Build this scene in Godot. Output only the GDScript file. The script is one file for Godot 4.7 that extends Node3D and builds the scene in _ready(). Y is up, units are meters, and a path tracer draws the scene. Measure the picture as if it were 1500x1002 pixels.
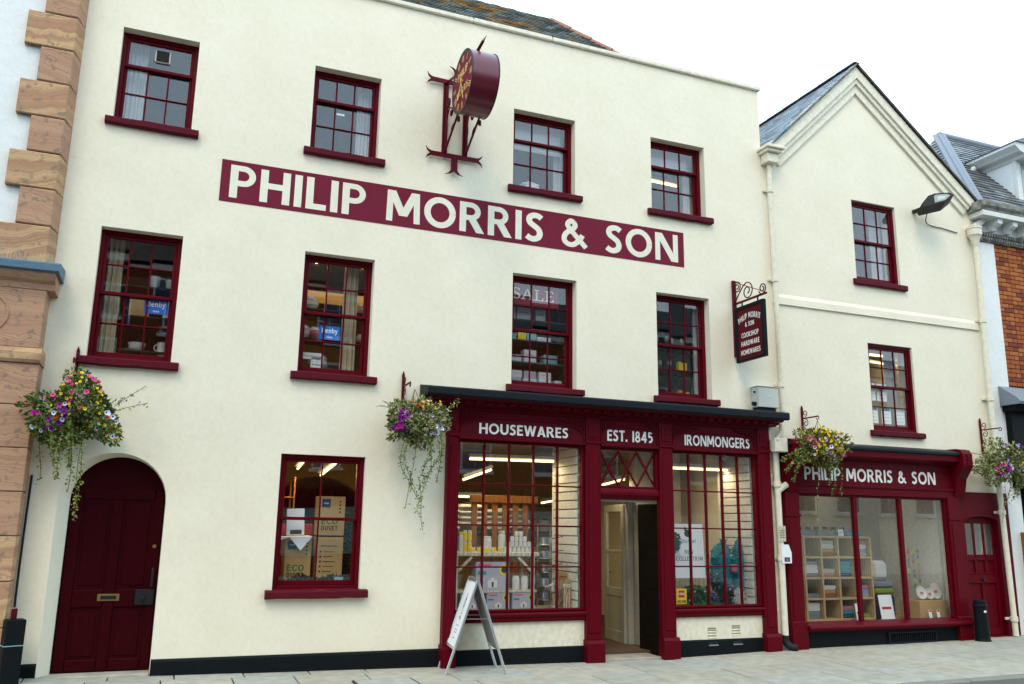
extends Node3D

# ------------------------------------------------------------------ mesh building
class MB:
	var v := PackedVector3Array()
	var n := PackedVector3Array()
	var c := PackedColorArray()
	var col := Color(1, 1, 1)
	func tri(a: Vector3, b: Vector3, d: Vector3) -> void:
		var m := (b - a).cross(d - a).normalized()
		trin(a, b, d, m, m, m)
	func trin(a: Vector3, b: Vector3, d: Vector3, na: Vector3, nb: Vector3, nd: Vector3) -> void:
		v.append(a); v.append(d); v.append(b)
		n.append(na); n.append(nd); n.append(nb)
		c.append(col); c.append(col); c.append(col)
	func quad(a: Vector3, b: Vector3, d: Vector3, e: Vector3) -> void:
		tri(a, b, d); tri(a, d, e)
	func quadn(a: Vector3, b: Vector3, d: Vector3, e: Vector3, na: Vector3, nb: Vector3, nd: Vector3, ne: Vector3) -> void:
		trin(a, b, d, na, nb, nd); trin(a, d, e, na, nd, ne)
	func box(x0: float, x1: float, y0: float, y1: float, z0: float, z1: float) -> MB:
		var p := [Vector3(x0, y0, z0), Vector3(x1, y0, z0), Vector3(x1, y1, z0), Vector3(x0, y1, z0), Vector3(x0, y0, z1), Vector3(x1, y0, z1), Vector3(x1, y1, z1), Vector3(x0, y1, z1)]
		quad(p[4], p[5], p[6], p[7]); quad(p[1], p[0], p[3], p[2])
		quad(p[0], p[4], p[7], p[3]); quad(p[5], p[1], p[2], p[6])
		quad(p[7], p[6], p[2], p[3]); quad(p[0], p[1], p[5], p[4])
		return self
	# box with chamfered edges
	func bbox(x0: float, x1: float, y0: float, y1: float, z0: float, z1: float, b := 0.006) -> MB:
		b = minf(b, 0.45 * minf(x1 - x0, minf(y1 - y0, z1 - z0)))
		var cx := (x0 + x1) / 2; var cy := (y0 + y1) / 2; var cz := (z0 + z1) / 2
		var h := Vector3(x1 - x0, y1 - y0, z1 - z0) / 2
		var o := Vector3(cx, cy, cz)
		var ax := [Vector3.RIGHT, Vector3.UP, Vector3.BACK]
		for i in 3:
			var j := (i + 1) % 3; var k := (i + 2) % 3
			for s in [-1.0, 1.0]:
				var f: Vector3 = o + ax[i] * h[i] * s
				var u: Vector3 = ax[j] * (h[j] - b); var w: Vector3 = ax[k] * (h[k] - b) * s
				quad(f - u - w, f + u - w, f + u + w, f - u + w)
			for s in [-1.0, 1.0]:
				for t in [-1.0, 1.0]:
					var e1: Vector3 = o + ax[j] * h[j] * s + ax[k] * (h[k] - b) * t
					var e2: Vector3 = o + ax[j] * (h[j] - b) * s + ax[k] * h[k] * t
					var l: Vector3 = ax[i] * (h[i] - b)
					if s * t > 0: quad(e1 - l, e1 + l, e2 + l, e2 - l) if (l.cross(e2 - e1)).dot(ax[j] * s + ax[k] * t) > 0 else quad(e1 + l, e1 - l, e2 - l, e2 + l)
					else: quad(e1 - l, e1 + l, e2 + l, e2 - l) if (l.cross(e2 - e1)).dot(ax[j] * s + ax[k] * t) > 0 else quad(e1 + l, e1 - l, e2 - l, e2 + l)
		for sx in [-1.0, 1.0]:
			for sy in [-1.0, 1.0]:
				for sz in [-1.0, 1.0]:
					var q := o + Vector3(sx * h.x, sy * (h.y - b), sz * (h.z - b))
					var r := o + Vector3(sx * (h.x - b), sy * h.y, sz * (h.z - b))
					var t := o + Vector3(sx * (h.x - b), sy * (h.y - b), sz * h.z)
					if sx * sy * sz > 0: tri(q, r, t)
					else: tri(q, t, r)
		return self
	# solid bar between two points, w wide, h high
	func bar(a: Vector3, b: Vector3, w: float, h: float, up := Vector3.UP) -> MB:
		var d := (b - a).normalized()
		if absf(d.dot(up)) > 0.98: up = Vector3.RIGHT
		var s := d.cross(up).normalized() * w / 2
		var u := s.cross(d).normalized() * h / 2
		var p := [a - s - u, a + s - u, a + s + u, a - s + u, b - s - u, b + s - u, b + s + u, b - s + u]
		quad(p[3], p[2], p[1], p[0]); quad(p[4], p[5], p[6], p[7])
		for i in 4:
			var j := (i + 1) % 4
			quad(p[i], p[j], p[j + 4], p[i + 4])
		return self
	func tube(pts: Array, r: float, seg := 8, r2 := -1.0) -> MB:
		if r2 < 0: r2 = r
		var rings := []
		var nn := []
		var side := Vector3.ZERO
		for i in pts.size():
			var d: Vector3 = (pts[mini(i + 1, pts.size() - 1)] - pts[maxi(i - 1, 0)]).normalized()
			if side == Vector3.ZERO: side = d.cross(Vector3.UP if absf(d.y) < 0.9 else Vector3.RIGHT).normalized()
			side = (side - d * side.dot(d)).normalized()
			var up := d.cross(side)
			var ring := []; var nr := []
			var rr := lerpf(r, r2, float(i) / maxf(1, pts.size() - 1))
			for k in seg:
				var a := TAU * k / seg
				var m := side * cos(a) + up * sin(a)
				ring.append(pts[i] + m * rr); nr.append(m)
			rings.append(ring); nn.append(nr)
		for i in pts.size() - 1:
			for k in seg:
				var j := (k + 1) % seg
				quadn(rings[i][k], rings[i][j], rings[i + 1][j], rings[i + 1][k], nn[i][k], nn[i][j], nn[i + 1][j], nn[i + 1][k])
		for k in range(1, seg - 1):
			tri(rings[0][0], rings[0][k + 1], rings[0][k])
			tri(rings[-1][0], rings[-1][k], rings[-1][k + 1])
		return self
	# profile of (radius, height) turned about the vertical through o
	func lathe(o: Vector3, prof: Array, seg := 20) -> MB:
		for i in prof.size() - 1:
			var a: Vector2 = prof[i]; var b: Vector2 = prof[i + 1]
			var d := (b - a).normalized()
			for k in seg:
				var t0 := TAU * k / seg; var t1 := TAU * (k + 1) / seg
				var e0 := Vector3(cos(t0), 0, sin(t0)); var e1 := Vector3(cos(t1), 0, sin(t1))
				var n0 := e0 * d.y - Vector3.UP * d.x; var n1 := e1 * d.y - Vector3.UP * d.x
				quadn(o + e1 * a.x + Vector3.UP * a.y, o + e0 * a.x + Vector3.UP * a.y, o + e0 * b.x + Vector3.UP * b.y, o + e1 * b.x + Vector3.UP * b.y, n1, n0, n0, n1)
		return self
	# a polygon of (z, y) points drawn out along x
	func along_x(prof: Array, x0: float, x1: float) -> MB:
		var poly := PackedVector2Array(prof)
		if Geometry2D.is_polygon_clockwise(poly): poly.reverse()
		var m := poly.size()
		for i in m:
			var a := poly[i]; var b := poly[(i + 1) % m]
			quad(Vector3(x0, a.y, a.x), Vector3(x1, a.y, a.x), Vector3(x1, b.y, b.x), Vector3(x0, b.y, b.x))
		var t := Geometry2D.triangulate_polygon(poly)
		for i in range(0, t.size(), 3):
			var a := poly[t[i]]; var b := poly[t[i + 1]]; var d := poly[t[i + 2]]
			if (b - a).cross(d - a) < 0:
				var q := b; b = d; d = q
			tri(Vector3(x0, a.y, a.x), Vector3(x0, b.y, b.x), Vector3(x0, d.y, d.x))
			tri(Vector3(x1, a.y, a.x), Vector3(x1, d.y, d.x), Vector3(x1, b.y, b.x))
		return self
	# a polygon of (x, y) points drawn out along z
	func along_z(prof: Array, z0: float, z1: float) -> MB:
		var poly := PackedVector2Array(prof)
		if Geometry2D.is_polygon_clockwise(poly): poly.reverse()
		var m := poly.size()
		for i in m:
			var a := poly[i]; var b := poly[(i + 1) % m]
			quad(Vector3(a.x, a.y, z1), Vector3(a.x, a.y, z0), Vector3(b.x, b.y, z0), Vector3(b.x, b.y, z1))
		var t := Geometry2D.triangulate_polygon(poly)
		for i in range(0, t.size(), 3):
			var a := poly[t[i]]; var b := poly[t[i + 1]]; var d := poly[t[i + 2]]
			if (b - a).cross(d - a) < 0:
				var q := b; b = d; d = q
			tri(Vector3(a.x, a.y, z1), Vector3(b.x, b.y, z1), Vector3(d.x, d.y, z1))
			tri(Vector3(a.x, a.y, z0), Vector3(d.x, d.y, z0), Vector3(b.x, b.y, z0))
		return self
	# flat ribbon along (x, y) points, wd wide, facing +z at height z
	func ribbon(pts: Array, wd: float, z: float, xf: Transform3D) -> MB:
		var l := []; var r := []
		for i in pts.size():
			var a: Vector2 = pts[maxi(i - 1, 0)]; var b: Vector2 = pts[i]; var d: Vector2 = pts[mini(i + 1, pts.size() - 1)]
			var t1 := (b - a).normalized() if i > 0 else (d - b).normalized()
			var t2 := (d - b).normalized() if i < pts.size() - 1 else t1
			var m := (t1 + t2).normalized()
			var o := Vector2(-m.y, m.x) * wd / 2 / maxf(0.4, m.dot(t1))
			l.append(b + o); r.append(b - o)
		for i in pts.size() - 1:
			quad(xf * Vector3(r[i].x, r[i].y, z), xf * Vector3(r[i + 1].x, r[i + 1].y, z), xf * Vector3(l[i + 1].x, l[i + 1].y, z), xf * Vector3(l[i].x, l[i].y, z))
		return self
	func xform(t: Transform3D) -> MB:
		for i in v.size():
			v[i] = t * v[i]
			n[i] = (t.basis * n[i]).normalized()
		return self
	func mesh() -> ArrayMesh:
		var a := []
		a.resize(Mesh.ARRAY_MAX)
		a[Mesh.ARRAY_VERTEX] = v; a[Mesh.ARRAY_NORMAL] = n; a[Mesh.ARRAY_COLOR] = c
		var m := ArrayMesh.new()
		m.add_surface_from_arrays(Mesh.PRIMITIVE_TRIANGLES, a)
		return m

var M := {}
var names := {}
var rng := RandomNumberGenerator.new()

func mb() -> MB: return MB.new()
func R(a: float, b: float) -> float: return rng.randf_range(a, b)
func smooth(ctrl: Array, steps := 5) -> Array:
	var out := []
	for i in ctrl.size() - 1:
		var p0 = ctrl[maxi(i - 1, 0)]; var p1 = ctrl[i]; var p2 = ctrl[i + 1]; var p3 = ctrl[mini(i + 2, ctrl.size() - 1)]
		for s in steps:
			out.append(p1.cubic_interpolate(p2, p0, p3, float(s) / steps))
	out.append(ctrl[-1])
	return out

func numbered(called: String) -> String:
	var k: int = names.get(called, 0)
	names[called] = k + 1
	return called if k == 0 else "%s_%03d" % [called, k]

func thing(called: String, label: String, category: String, at := Vector3.ZERO, group := "", turn := 0.0) -> Node3D:
	var o := Node3D.new()
	o.name = numbered(called)
	add_child(o)
	o.position = at; o.rotation.y = turn
	o.set_meta("label", label); o.set_meta("category", category)
	if group: o.set_meta("group", group)
	return o

func structure(called: String) -> Node3D:
	var o := Node3D.new()
	o.name = numbered(called); add_child(o)
	o.set_meta("kind", "structure")
	return o

# one named mesh under a thing or a part; m is in the world's coordinates unless local
func part(parent: Node3D, called: String, m, mat: Material, local := false) -> MeshInstance3D:
	var o := MeshInstance3D.new()
	o.name = called
	o.mesh = m.mesh() if m is MB else m
	o.material_override = mat
	parent.add_child(o, true)
	if not local: o.global_transform = Transform3D.IDENTITY
	return o

func group_part(parent: Node3D, called: String, at := Vector3.ZERO) -> Node3D:
	var o := Node3D.new()
	o.name = called
	parent.add_child(o, true)
	o.position = at
	return o

# lettering set from a font, fitted to a width and height, centred on xf
func print_text(parent: Node3D, called: String, s: String, xf: Transform3D, w: float, h: float, mat: Material, serif := false, bold := true) -> void:
	var f := SystemFont.new()
	f.font_names = PackedStringArray(["Droid Serif" if serif else "Droid Sans"])
	f.font_weight = 700 if bold else 400
	var t := TextMesh.new()
	t.font = f; t.text = s; t.font_size = 48; t.pixel_size = 0.01; t.depth = 0.002; t.curve_step = 2.0
	var b := t.get_aabb()
	var o := MeshInstance3D.new()
	o.name = called; o.mesh = t; o.material_override = mat
	parent.add_child(o, true)
	var k := Vector3(w / b.size.x, h / b.size.y, 1.0)
	o.global_transform = xf * Transform3D(Basis.from_scale(k), -Vector3(b.get_center().x * k.x, b.get_center().y * k.y, 0))

# ------------------------------------------------------------------ signwriter's capitals, cap height 1
func arc(cx: float, cy: float, rx: float, ry: float, a0: float, a1: float, seg := 16) -> Array:
	var o := []
	for i in seg + 1:
		var a := deg_to_rad(lerpf(a0, a1, float(i) / seg))
		o.append(Vector2(cx + rx * cos(a), cy + ry * sin(a)))
	return o

func V(a: Array) -> Array:
	var o := []
	for i in range(0, a.size(), 2): o.append(Vector2(a[i], a[i + 1]))
	return o

# [advance, strokes]; a stroke is ["p", points, width] or ["d", x0, y0, x1, y1, width across]
func glyph(ch: String) -> Array:
	var w := 0.2
	match ch:
		"I", "1": return [0.2, [["p", V([0.1, 0, 0.1, 1]), w]]]
		"H": return [0.78, [["p", V([0.1, 0, 0.1, 1]), w], ["p", V([0.68, 0, 0.68, 1]), w], ["p", V([0.1, 0.51, 0.68, 0.51]), 0.18]]]
		"L": return [0.55, [["p", V([0.1, 0, 0.1, 1]), w], ["p", V([0.1, 0.09, 0.55, 0.09]), 0.18]]]
		"E": return [0.56, [["p", V([0.1, 0, 0.1, 1]), w], ["p", V([0.1, 0.09, 0.56, 0.09]), 0.18], ["p", V([0.1, 0.51, 0.5, 0.51]), 0.17], ["p", V([0.1, 0.91, 0.56, 0.91]), 0.18]]]
		"T": return [0.62, [["p", V([0.31, 0, 0.31, 1]), w], ["p", V([0, 0.91, 0.62, 0.91]), 0.18]]]
		"P": return [0.66, [["p", V([0.1, 0, 0.1, 1]), w], ["p", V([0.1, 0.915]) + arc(0.34, 0.685, 0.225, 0.23, 90, -90) + V([0.1, 0.455]), 0.17]]]
		"R": return [0.76, [["p", V([0.1, 0, 0.1, 1]), w], ["p", V([0.1, 0.915]) + arc(0.34, 0.7, 0.22, 0.215, 90, -90) + V([0.1, 0.485]), 0.17], ["d", 0.38, 0.45, 0.64, 0.0, 0.25]]]
		"D": return [0.78, [["p", V([0.1, 0, 0.1, 1]), w], ["p", V([0.1, 0.91]) + arc(0.3, 0.5, 0.38, 0.41, 90, -90) + V([0.1, 0.09]), 0.18]]]
		"O": return [0.96, [["p", arc(0.48, 0.5, 0.38, 0.415, 0, 360, 36), 0.19]]]
		"C": return [0.78, [["p", arc(0.48, 0.5, 0.38, 0.415, 48, 312, 28), 0.19]]]
		"G": return [0.86, [["p", arc(0.48, 0.5, 0.38, 0.415, 50, 318, 28), 0.19], ["p", V([0.76, 0.12, 0.76, 0.5]), w], ["p", V([0.5, 0.42, 0.76, 0.42]), 0.16]]]
		"U": return [0.78, [["p", V([0.1, 1, 0.1, 0.38]) + arc(0.39, 0.38, 0.29, 0.29, 180, 360) + V([0.68, 1]), 0.19]]]
		"N": return [0.84, [["p", V([0.09, 0, 0.09, 1]), 0.18], ["p", V([0.75, 0, 0.75, 1]), 0.18], ["d", 0.13, 1.0, 0.71, 0.0, 0.25]]]
		"M": return [0.98, [["p", V([0.09, 0, 0.11, 1]), 0.18], ["p", V([0.89, 0, 0.87, 1]), 0.18], ["d", 0.14, 1.0, 0.49, 0.2, 0.24], ["d", 0.84, 1.0, 0.49, 0.2, 0.24]]]
		"W": return [1.16, [["d", 0.1, 1, 0.34, 0, 0.21], ["d", 0.34, 0, 0.58, 1, 0.19], ["d", 0.58, 1, 0.82, 0, 0.19], ["d", 0.82, 0, 1.06, 1, 0.21]]]
		"A": return [0.82, [["d", 0.11, 0, 0.41, 1, 0.22], ["d", 0.71, 0, 0.41, 1, 0.22], ["p", V([0.22, 0.29, 0.6, 0.29]), 0.16]]]
		"K": return [0.76, [["p", V([0.1, 0, 0.1, 1]), w], ["d", 0.22, 0.45, 0.6, 1.0, 0.25], ["d", 0.3, 0.55, 0.64, 0.0, 0.25]]]
		"S": return [0.6, [["p", smooth(V([0.53, 0.83, 0.43, 0.895, 0.31, 0.91, 0.18, 0.86, 0.125, 0.75, 0.17, 0.63, 0.3, 0.54, 0.43, 0.44, 0.48, 0.3, 0.43, 0.16, 0.29, 0.09, 0.16, 0.11, 0.05, 0.18]), 3), 0.19]]]
		"&": return [0.92, [["p", smooth(V([0.84, 0.04, 0.56, 0.34, 0.27, 0.66, 0.22, 0.8, 0.32, 0.915, 0.43, 0.88]), 3), 0.17], ["p", smooth(V([0.42, 0.885, 0.47, 0.76, 0.37, 0.62, 0.2, 0.5, 0.11, 0.36, 0.11, 0.2, 0.24, 0.095, 0.42, 0.1, 0.56, 0.22]), 3), 0.17], ["p", smooth(V([0.5, 0.16, 0.62, 0.28, 0.72, 0.46]), 3), 0.17]]]
		"8": return [0.62, [["p", arc(0.31, 0.73, 0.17, 0.19, 0, 360, 24), 0.16], ["p", arc(0.31, 0.28, 0.22, 0.2, 0, 360, 24), 0.18]]]
		"4": return [0.66, [["p", V([0.46, 0, 0.46, 1]), 0.18], ["p", V([0.0, 0.29, 0.64, 0.29]), 0.16], ["d", 0.1, 0.27, 0.44, 1.0, 0.2]]]
		"5": return [0.58, [["p", V([0.12, 0.92, 0.52, 0.92]), 0.16], ["p", V([0.15, 0.95, 0.13, 0.5]), 0.16], ["p", V([0.1, 0.53]) + arc(0.24, 0.34, 0.25, 0.24, 90, -110), 0.18]]]
		".": return [0.22, [["p", V([0.0, 0.1, 0.2, 0.1]), 0.2]]]
	return [0.36, []]

# write capitals between (0,0) and (w,h) of xf, one mesh for each letter
func signwrite(parent: Node3D, s: String, xf: Transform3D, w: float, h: float, mat: Material, gap := 0.12) -> void:
	var total := 0.0
	for ch in s: total += glyph(ch)[0] + gap
	total -= gap
	var k := w / total
	var x := 0.0
	for ch in s:
		var g := glyph(ch)
		if g[1].size() > 0:
			var m := mb()
			var z := 0.0
			for st in g[1]:
				var pts := []
				z += 0.0006
				var t := xf * Transform3D(Basis.from_scale(Vector3(k, h, 1)), Vector3(x * k, 0, 0))
				if st[0] == "p": m.ribbon(st[1], st[2], z, t)
				else:
					var a := Vector2(st[1], st[2]); var b := Vector2(st[3], st[4]); var hw: float = st[5] / 2
					if b.y < a.y:
						var q := a; a = b; b = q
					m.quad(t * Vector3(a.x - hw, a.y, z), t * Vector3(a.x + hw, a.y, z), t * Vector3(b.x + hw, b.y, z), t * Vector3(b.x - hw, b.y, z))
			part(parent, "letter", m, mat)
		x += g[0] + gap

# ------------------------------------------------------------------ textures and materials
func noise_image(seed_: int, freq: float, oct := 4, size := 512) -> Image:
	var f := FastNoiseLite.new()
	f.seed = seed_; f.frequency = freq; f.fractal_octaves = oct; f.noise_type = FastNoiseLite.TYPE_SIMPLEX_SMOOTH
	return f.get_seamless_image(size, size)

func mix_texture(im: Image, a: Color, b: Color, gamma := 1.0) -> ImageTexture:
	var o := Image.create(im.get_width(), im.get_height(), false, Image.FORMAT_RGB8)
	for y in im.get_height():
		for x in im.get_width():
			o.set_pixel(x, y, a.lerp(b, pow(im.get_pixel(x, y).r, gamma)))
	o.generate_mipmaps()
	return ImageTexture.create_from_image(o)

func normal_texture(im: Image, k: float) -> ImageTexture:
	var o := im.duplicate() as Image
	o.convert(Image.FORMAT_RGBA8)
	o.bump_map_to_normal_map(k)
	return ImageTexture.create_from_image(o)

func lin(r: float, g: float, b: float) -> Color: return Color(r, g, b).linear_to_srgb()

func mat(called: String, col: Color, rough := 0.7, metal := 0.0) -> StandardMaterial3D:
	var m := StandardMaterial3D.new()
	m.albedo_color = col; m.roughness = rough; m.metallic = metal; m.metallic_specular = 0.26; m.resource_name = called
	M[called] = m
	return m

func textured(m: StandardMaterial3D, tex: Texture2D, scale: float, nrm: Texture2D = null, ns := 1.0, stretch := Vector3.ONE) -> StandardMaterial3D:
	m.albedo_texture = tex
	m.uv1_triplanar = true; m.uv1_world_triplanar = true
	m.uv1_scale = stretch * scale
	if nrm:
		m.normal_enabled = true; m.normal_texture = nrm; m.normal_scale = ns
	return m

func glowing(called: String, col: Color, e: float) -> StandardMaterial3D:
	var m := mat(called, col, 0.4)
	m.emission_enabled = true; m.emission = col; m.emission_energy_multiplier = e
	return m

func make_materials() -> void:
	var n1 := noise_image(3, 0.006, 5)
	var n2 := noise_image(11, 0.03, 4)
	var n3 := noise_image(21, 0.11, 3)
	var n4 := noise_image(31, 0.012, 6)
	# weathered limewash: broad faint patches, a fine sandy grain
	var wall_mix := Image.create(512, 512, false, Image.FORMAT_L8)
	for y in 512:
		for x in 512:
			var a := n1.get_pixel(x, y).r; var b := n2.get_pixel((x * 2) % 512, (y * 2) % 512).r; var d := n3.get_pixel(x, y).r
			var f := 0.4 * a + 0.35 * b + 0.25 * d
			var speck := maxf(0.0, n4.get_pixel((x * 3) % 512, (y * 3) % 512).r - 0.74) * 1.6
			wall_mix.set_pixel(x, y, Color(f - speck, 0, 0))
	var wall_bump := Image.create(512, 512, false, Image.FORMAT_L8)
	for y in 512:
		for x in 512:
			wall_bump.set_pixel(x, y, Color(0.55 * n1.get_pixel(x, y).r + 0.3 * n2.get_pixel(x, y).r + 0.12 * n3.get_pixel(x, y).r, 0, 0))
	var wt := mix_texture(wall_mix, Color(0.935, 0.93, 0.905), Color(1, 1, 0.995))
	var wn := normal_texture(wall_bump, 4.0)
	var fine := normal_texture(n3, 1.5)
	var soft := normal_texture(n2, 2.0)
	var patch := mix_texture(n2, Color(0.9, 0.9, 0.9), Color(1, 1, 1))
	var fleck := mix_texture(n3, Color(0.7, 0.7, 0.7), Color(1, 1, 1))
	textured(mat("cream_render", lin(0.855, 0.785, 0.635), 0.85), wt, 0.31, wn, 0.16)
	textured(mat("white_render", lin(0.8, 0.82, 0.82), 0.85), wt, 0.4, wn, 0.5)
	textured(mat("cream_paint", lin(0.82, 0.76, 0.6), 0.5), patch, 0.6, soft, 0.08)
	textured(mat("burgundy", lin(0.108, 0.0018, 0.008), 0.42), patch, 1.7, soft, 0.2)
	textured(mat("burgundy_sill", lin(0.13, 0.009, 0.02), 0.55), fleck, 1.2, normal_texture(n3, 4.0), 0.7)
	textured(mat("burgundy_band", lin(0.17, 0.014, 0.035), 0.75), wt, 0.9, wn, 0.15)
	textured(mat("burgundy_door", lin(0.034, 0.0004, 0.0025), 0.42), patch, 1.1, soft, 0.2)
	textured(mat("burgundy_iron", lin(0.1, 0.005, 0.014), 0.4), patch, 2.0, soft, 0.2)
	textured(mat("clock_paint", lin(0.13, 0.006, 0.018), 0.28), patch, 2.0, soft, 0.15)
	M.clock_paint.metallic_specular = 0.55
	textured(mat("sign_cream", lin(0.82, 0.78, 0.65), 0.7), wt, 0.31, wn, 0.4)
	mat("letter_white", lin(0.78, 0.76, 0.7), 0.5)
	textured(mat("black_paint", lin(0.009, 0.012, 0.014), 0.55), fleck, 0.8, soft, 0.3)
	textured(mat("lead", lin(0.014, 0.018, 0.023), 0.5), fleck, 0.9, soft, 0.5)
	textured(mat("lead_pale", lin(0.3, 0.33, 0.38), 0.55), fleck, 0.9, soft, 0.5)
	textured(mat("lead_blue", lin(0.13, 0.22, 0.3), 0.5), fleck, 1.1, soft, 0.6)
	textured(mat("white_paint", lin(0.72, 0.72, 0.68), 0.5), patch, 1.3, soft, 0.2)
	textured(mat("grey_stone", lin(0.42, 0.41, 0.37), 0.8), mix_texture(n4, Color(0.45, 0.45, 0.42), Color(1, 1, 1)), 0.8, soft, 0.6)
	# sandstone: wavy beds of rust and buff, three cuts of it
	for k in 4:
		var im := Image.create(256, 256, false, Image.FORMAT_RGB8)
		for y in 256:
			for x in 256:
				var warp: float = (n1.get_pixel((x + k * 97) % 512, y % 512).r - 0.5) * 22.0 + (n4.get_pixel((x * 2 + k * 41) % 512, (y * 2) % 512).r - 0.5) * 9.0 + x * [0.25, -0.125, 0.125, 0.0][k]
				var yy: float = y + warp
				var bed := n4.get_pixel((k * 67) % 512, posmod(int(yy * 2.0), 512)).r
				var thin := n3.get_pixel((k * 31) % 512, posmod(int(yy * 2.0), 512)).r
				var cc := Color(0.71, 0.56, 0.45).lerp(Color(0.8, 0.67, 0.52), smoothstep(0.3, 0.7, bed))
				if k % 2 == 1: cc = cc.lerp(Color(0.72, 0.57, 0.49), 0.65)
				cc = cc.lerp(Color(0.5, 0.39, 0.34), smoothstep(0.55, 0.8, thin) * 0.4)
				cc = cc.lerp(Color(0.42, 0.4, 0.38), clampf((n2.get_pixel(x, (y + k * 50) % 512).r - 0.66) * 2.0, 0, 0.5))
				im.set_pixel(x, y, cc)
		im.generate_mipmaps()
		textured(mat("sandstone_%d" % k, Color(0.95, 0.93, 0.9), 0.85), ImageTexture.create_from_image(im), 1.0, soft, 0.4)
	for k in 5:
		var tone: Color = [Color(0.69, 0.68, 0.635), Color(0.665, 0.655, 0.61), Color(0.7, 0.68, 0.625), Color(0.675, 0.675, 0.64), Color(0.685, 0.66, 0.605)][k]
		textured(mat("paving_%d" % k, tone, 0.8), mix_texture(n4, Color(0.87, 0.865, 0.85), Color(1, 1, 1)) if k == 0 else M.paving_0.albedo_texture, 0.55 + 0.07 * k, soft, 0.35)
	textured(mat("mortar", Color(0.3, 0.29, 0.27), 0.95), fleck, 1.0, fine, 0.5)
	textured(mat("kerb_granite", Color(0.6, 0.6, 0.57), 0.8), fleck, 1.6, fine, 0.6)
	textured(mat("asphalt", lin(0.06, 0.06, 0.062), 0.9), fleck, 1.5, fine, 0.8)
	textured(mat("brick_wall", lin(0.36, 0.105, 0.035), 0.85), mix_texture(n2, Color(0.5, 0.5, 0.55), Color(1, 1, 1)), 1.4, normal_texture(n2, 6.0), 0.7, Vector3(0.6, 2.4, 0.6))
	for k in 4:
		textured(mat("brick_%d" % k, lin([0.36, 0.42, 0.29, 0.2][k], [0.1, 0.14, 0.07, 0.055][k], [0.034, 0.045, 0.03, 0.035][k]), 0.85), patch, 1.5, soft, 0.7)
	var sl := mat("slate", Color(1, 1, 1), 0.4)
	sl.metallic_specular = 0.55
	sl.vertex_color_use_as_albedo = true
	textured(sl, fleck, 1.3, soft, 0.5)
	textured(mat("terracotta", lin(0.4, 0.19, 0.14), 0.85), patch, 1.4, soft, 0.5)
	# glass: thin clear sheets
	for k in 2:
		var g := mat(["glass", "clear_glass"][k], Color(0.03, 0.05, 0.06, 0.012), 0.0)
		g.transparency = BaseMaterial3D.TRANSPARENCY_ALPHA
		g.metallic_specular = 0.5
	# insides
	textured(mat("room_white", lin(0.46, 0.44, 0.39), 0.9), patch, 0.5)
	textured(mat("room_yellow", lin(0.42, 0.31, 0.1), 0.9), patch, 0.5)
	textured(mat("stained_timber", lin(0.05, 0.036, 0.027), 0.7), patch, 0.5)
	textured(mat("room_floor", lin(0.12, 0.08, 0.05), 0.8), patch, 0.7)
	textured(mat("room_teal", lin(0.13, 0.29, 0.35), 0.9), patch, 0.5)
	textured(mat("wire_grey", lin(0.12, 0.13, 0.13), 0.6), patch, 0.5)
	textured(mat("slatwall", lin(0.7, 0.69, 0.64), 0.6), patch, 0.8)
	var wood := Image.create(256, 256, false, Image.FORMAT_RGB8)
	for y in 256:
		for x in 256:
			var t := 0.5 + 0.5 * sin(x * 0.35 + 9.0 * n1.get_pixel(x * 2, y).r + 2.5 * n4.get_pixel(x, y * 2).r)
			wood.set_pixel(x, y, Color(0.86, 0.84, 0.8).lerp(Color(1, 1, 1), t))
	wood.generate_mipmaps()
	var wtex := ImageTexture.create_from_image(wood)
	textured(mat("pale_wood", lin(0.5, 0.35, 0.17), 0.6), wtex, 1.6)
	textured(mat("pallet_wood", lin(0.3, 0.12, 0.03), 0.7), wtex, 1.6)
	textured(mat("dark_door", lin(0.01, 0.007, 0.006), 0.42), wtex, 1.2)
	textured(mat("white_door", lin(0.52, 0.5, 0.42), 0.5), patch, 1.4)
	textured(mat("shelf_paint", lin(0.62, 0.58, 0.47), 0.6), wtex, 1.3)
	textured(mat("curtain_white", lin(0.7, 0.73, 0.74), 0.9), fleck, 3.0)
	M.curtain_white.backlight = Color(0.3, 0.3, 0.3)
	textured(mat("curtain_cream", lin(0.66, 0.56, 0.36), 0.9), fleck, 3.0)
	textured(mat("kraft", lin(0.5, 0.33, 0.14), 0.8), patch, 1.6)
	mat("paper", lin(0.78, 0.8, 0.8), 0.8)
	mat("paper_grey", lin(0.3, 0.3, 0.32), 0.8)
	mat("print_dark", lin(0.03, 0.03, 0.035), 0.7)
	mat("print_green", lin(0.03, 0.16, 0.04), 0.7)
	mat("print_blue", lin(0.02, 0.14, 0.5), 0.5)
	mat("print_teal", lin(0.02, 0.3, 0.33), 0.6)
	mat("print_red", lin(0.5, 0.02, 0.03), 0.6)
	mat("sale_red", lin(0.22, 0.012, 0.025), 0.7)
	mat("print_pink", lin(0.6, 0.12, 0.2), 0.6)
	mat("print_yellow", lin(0.75, 0.55, 0.02), 0.5)
	mat("print_navy", lin(0.03, 0.06, 0.13), 0.6)
	mat("print_orange", lin(0.7, 0.2, 0.02), 0.6)
	mat("ceramic", lin(0.66, 0.66, 0.6), 0.25)
	mat("sign_deep", lin(0.085, 0.004, 0.01), 0.5)
	mat("box_white", lin(0.6, 0.6, 0.62), 0.6)
	mat("box_teal", lin(0.2, 0.4, 0.42), 0.6)
	mat("box_lilac", lin(0.4, 0.39, 0.46), 0.6)
	mat("steel", lin(0.5, 0.5, 0.5), 0.28, 1.0)
	mat("aluminium", lin(0.62, 0.63, 0.64), 0.38, 0.9)
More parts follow.
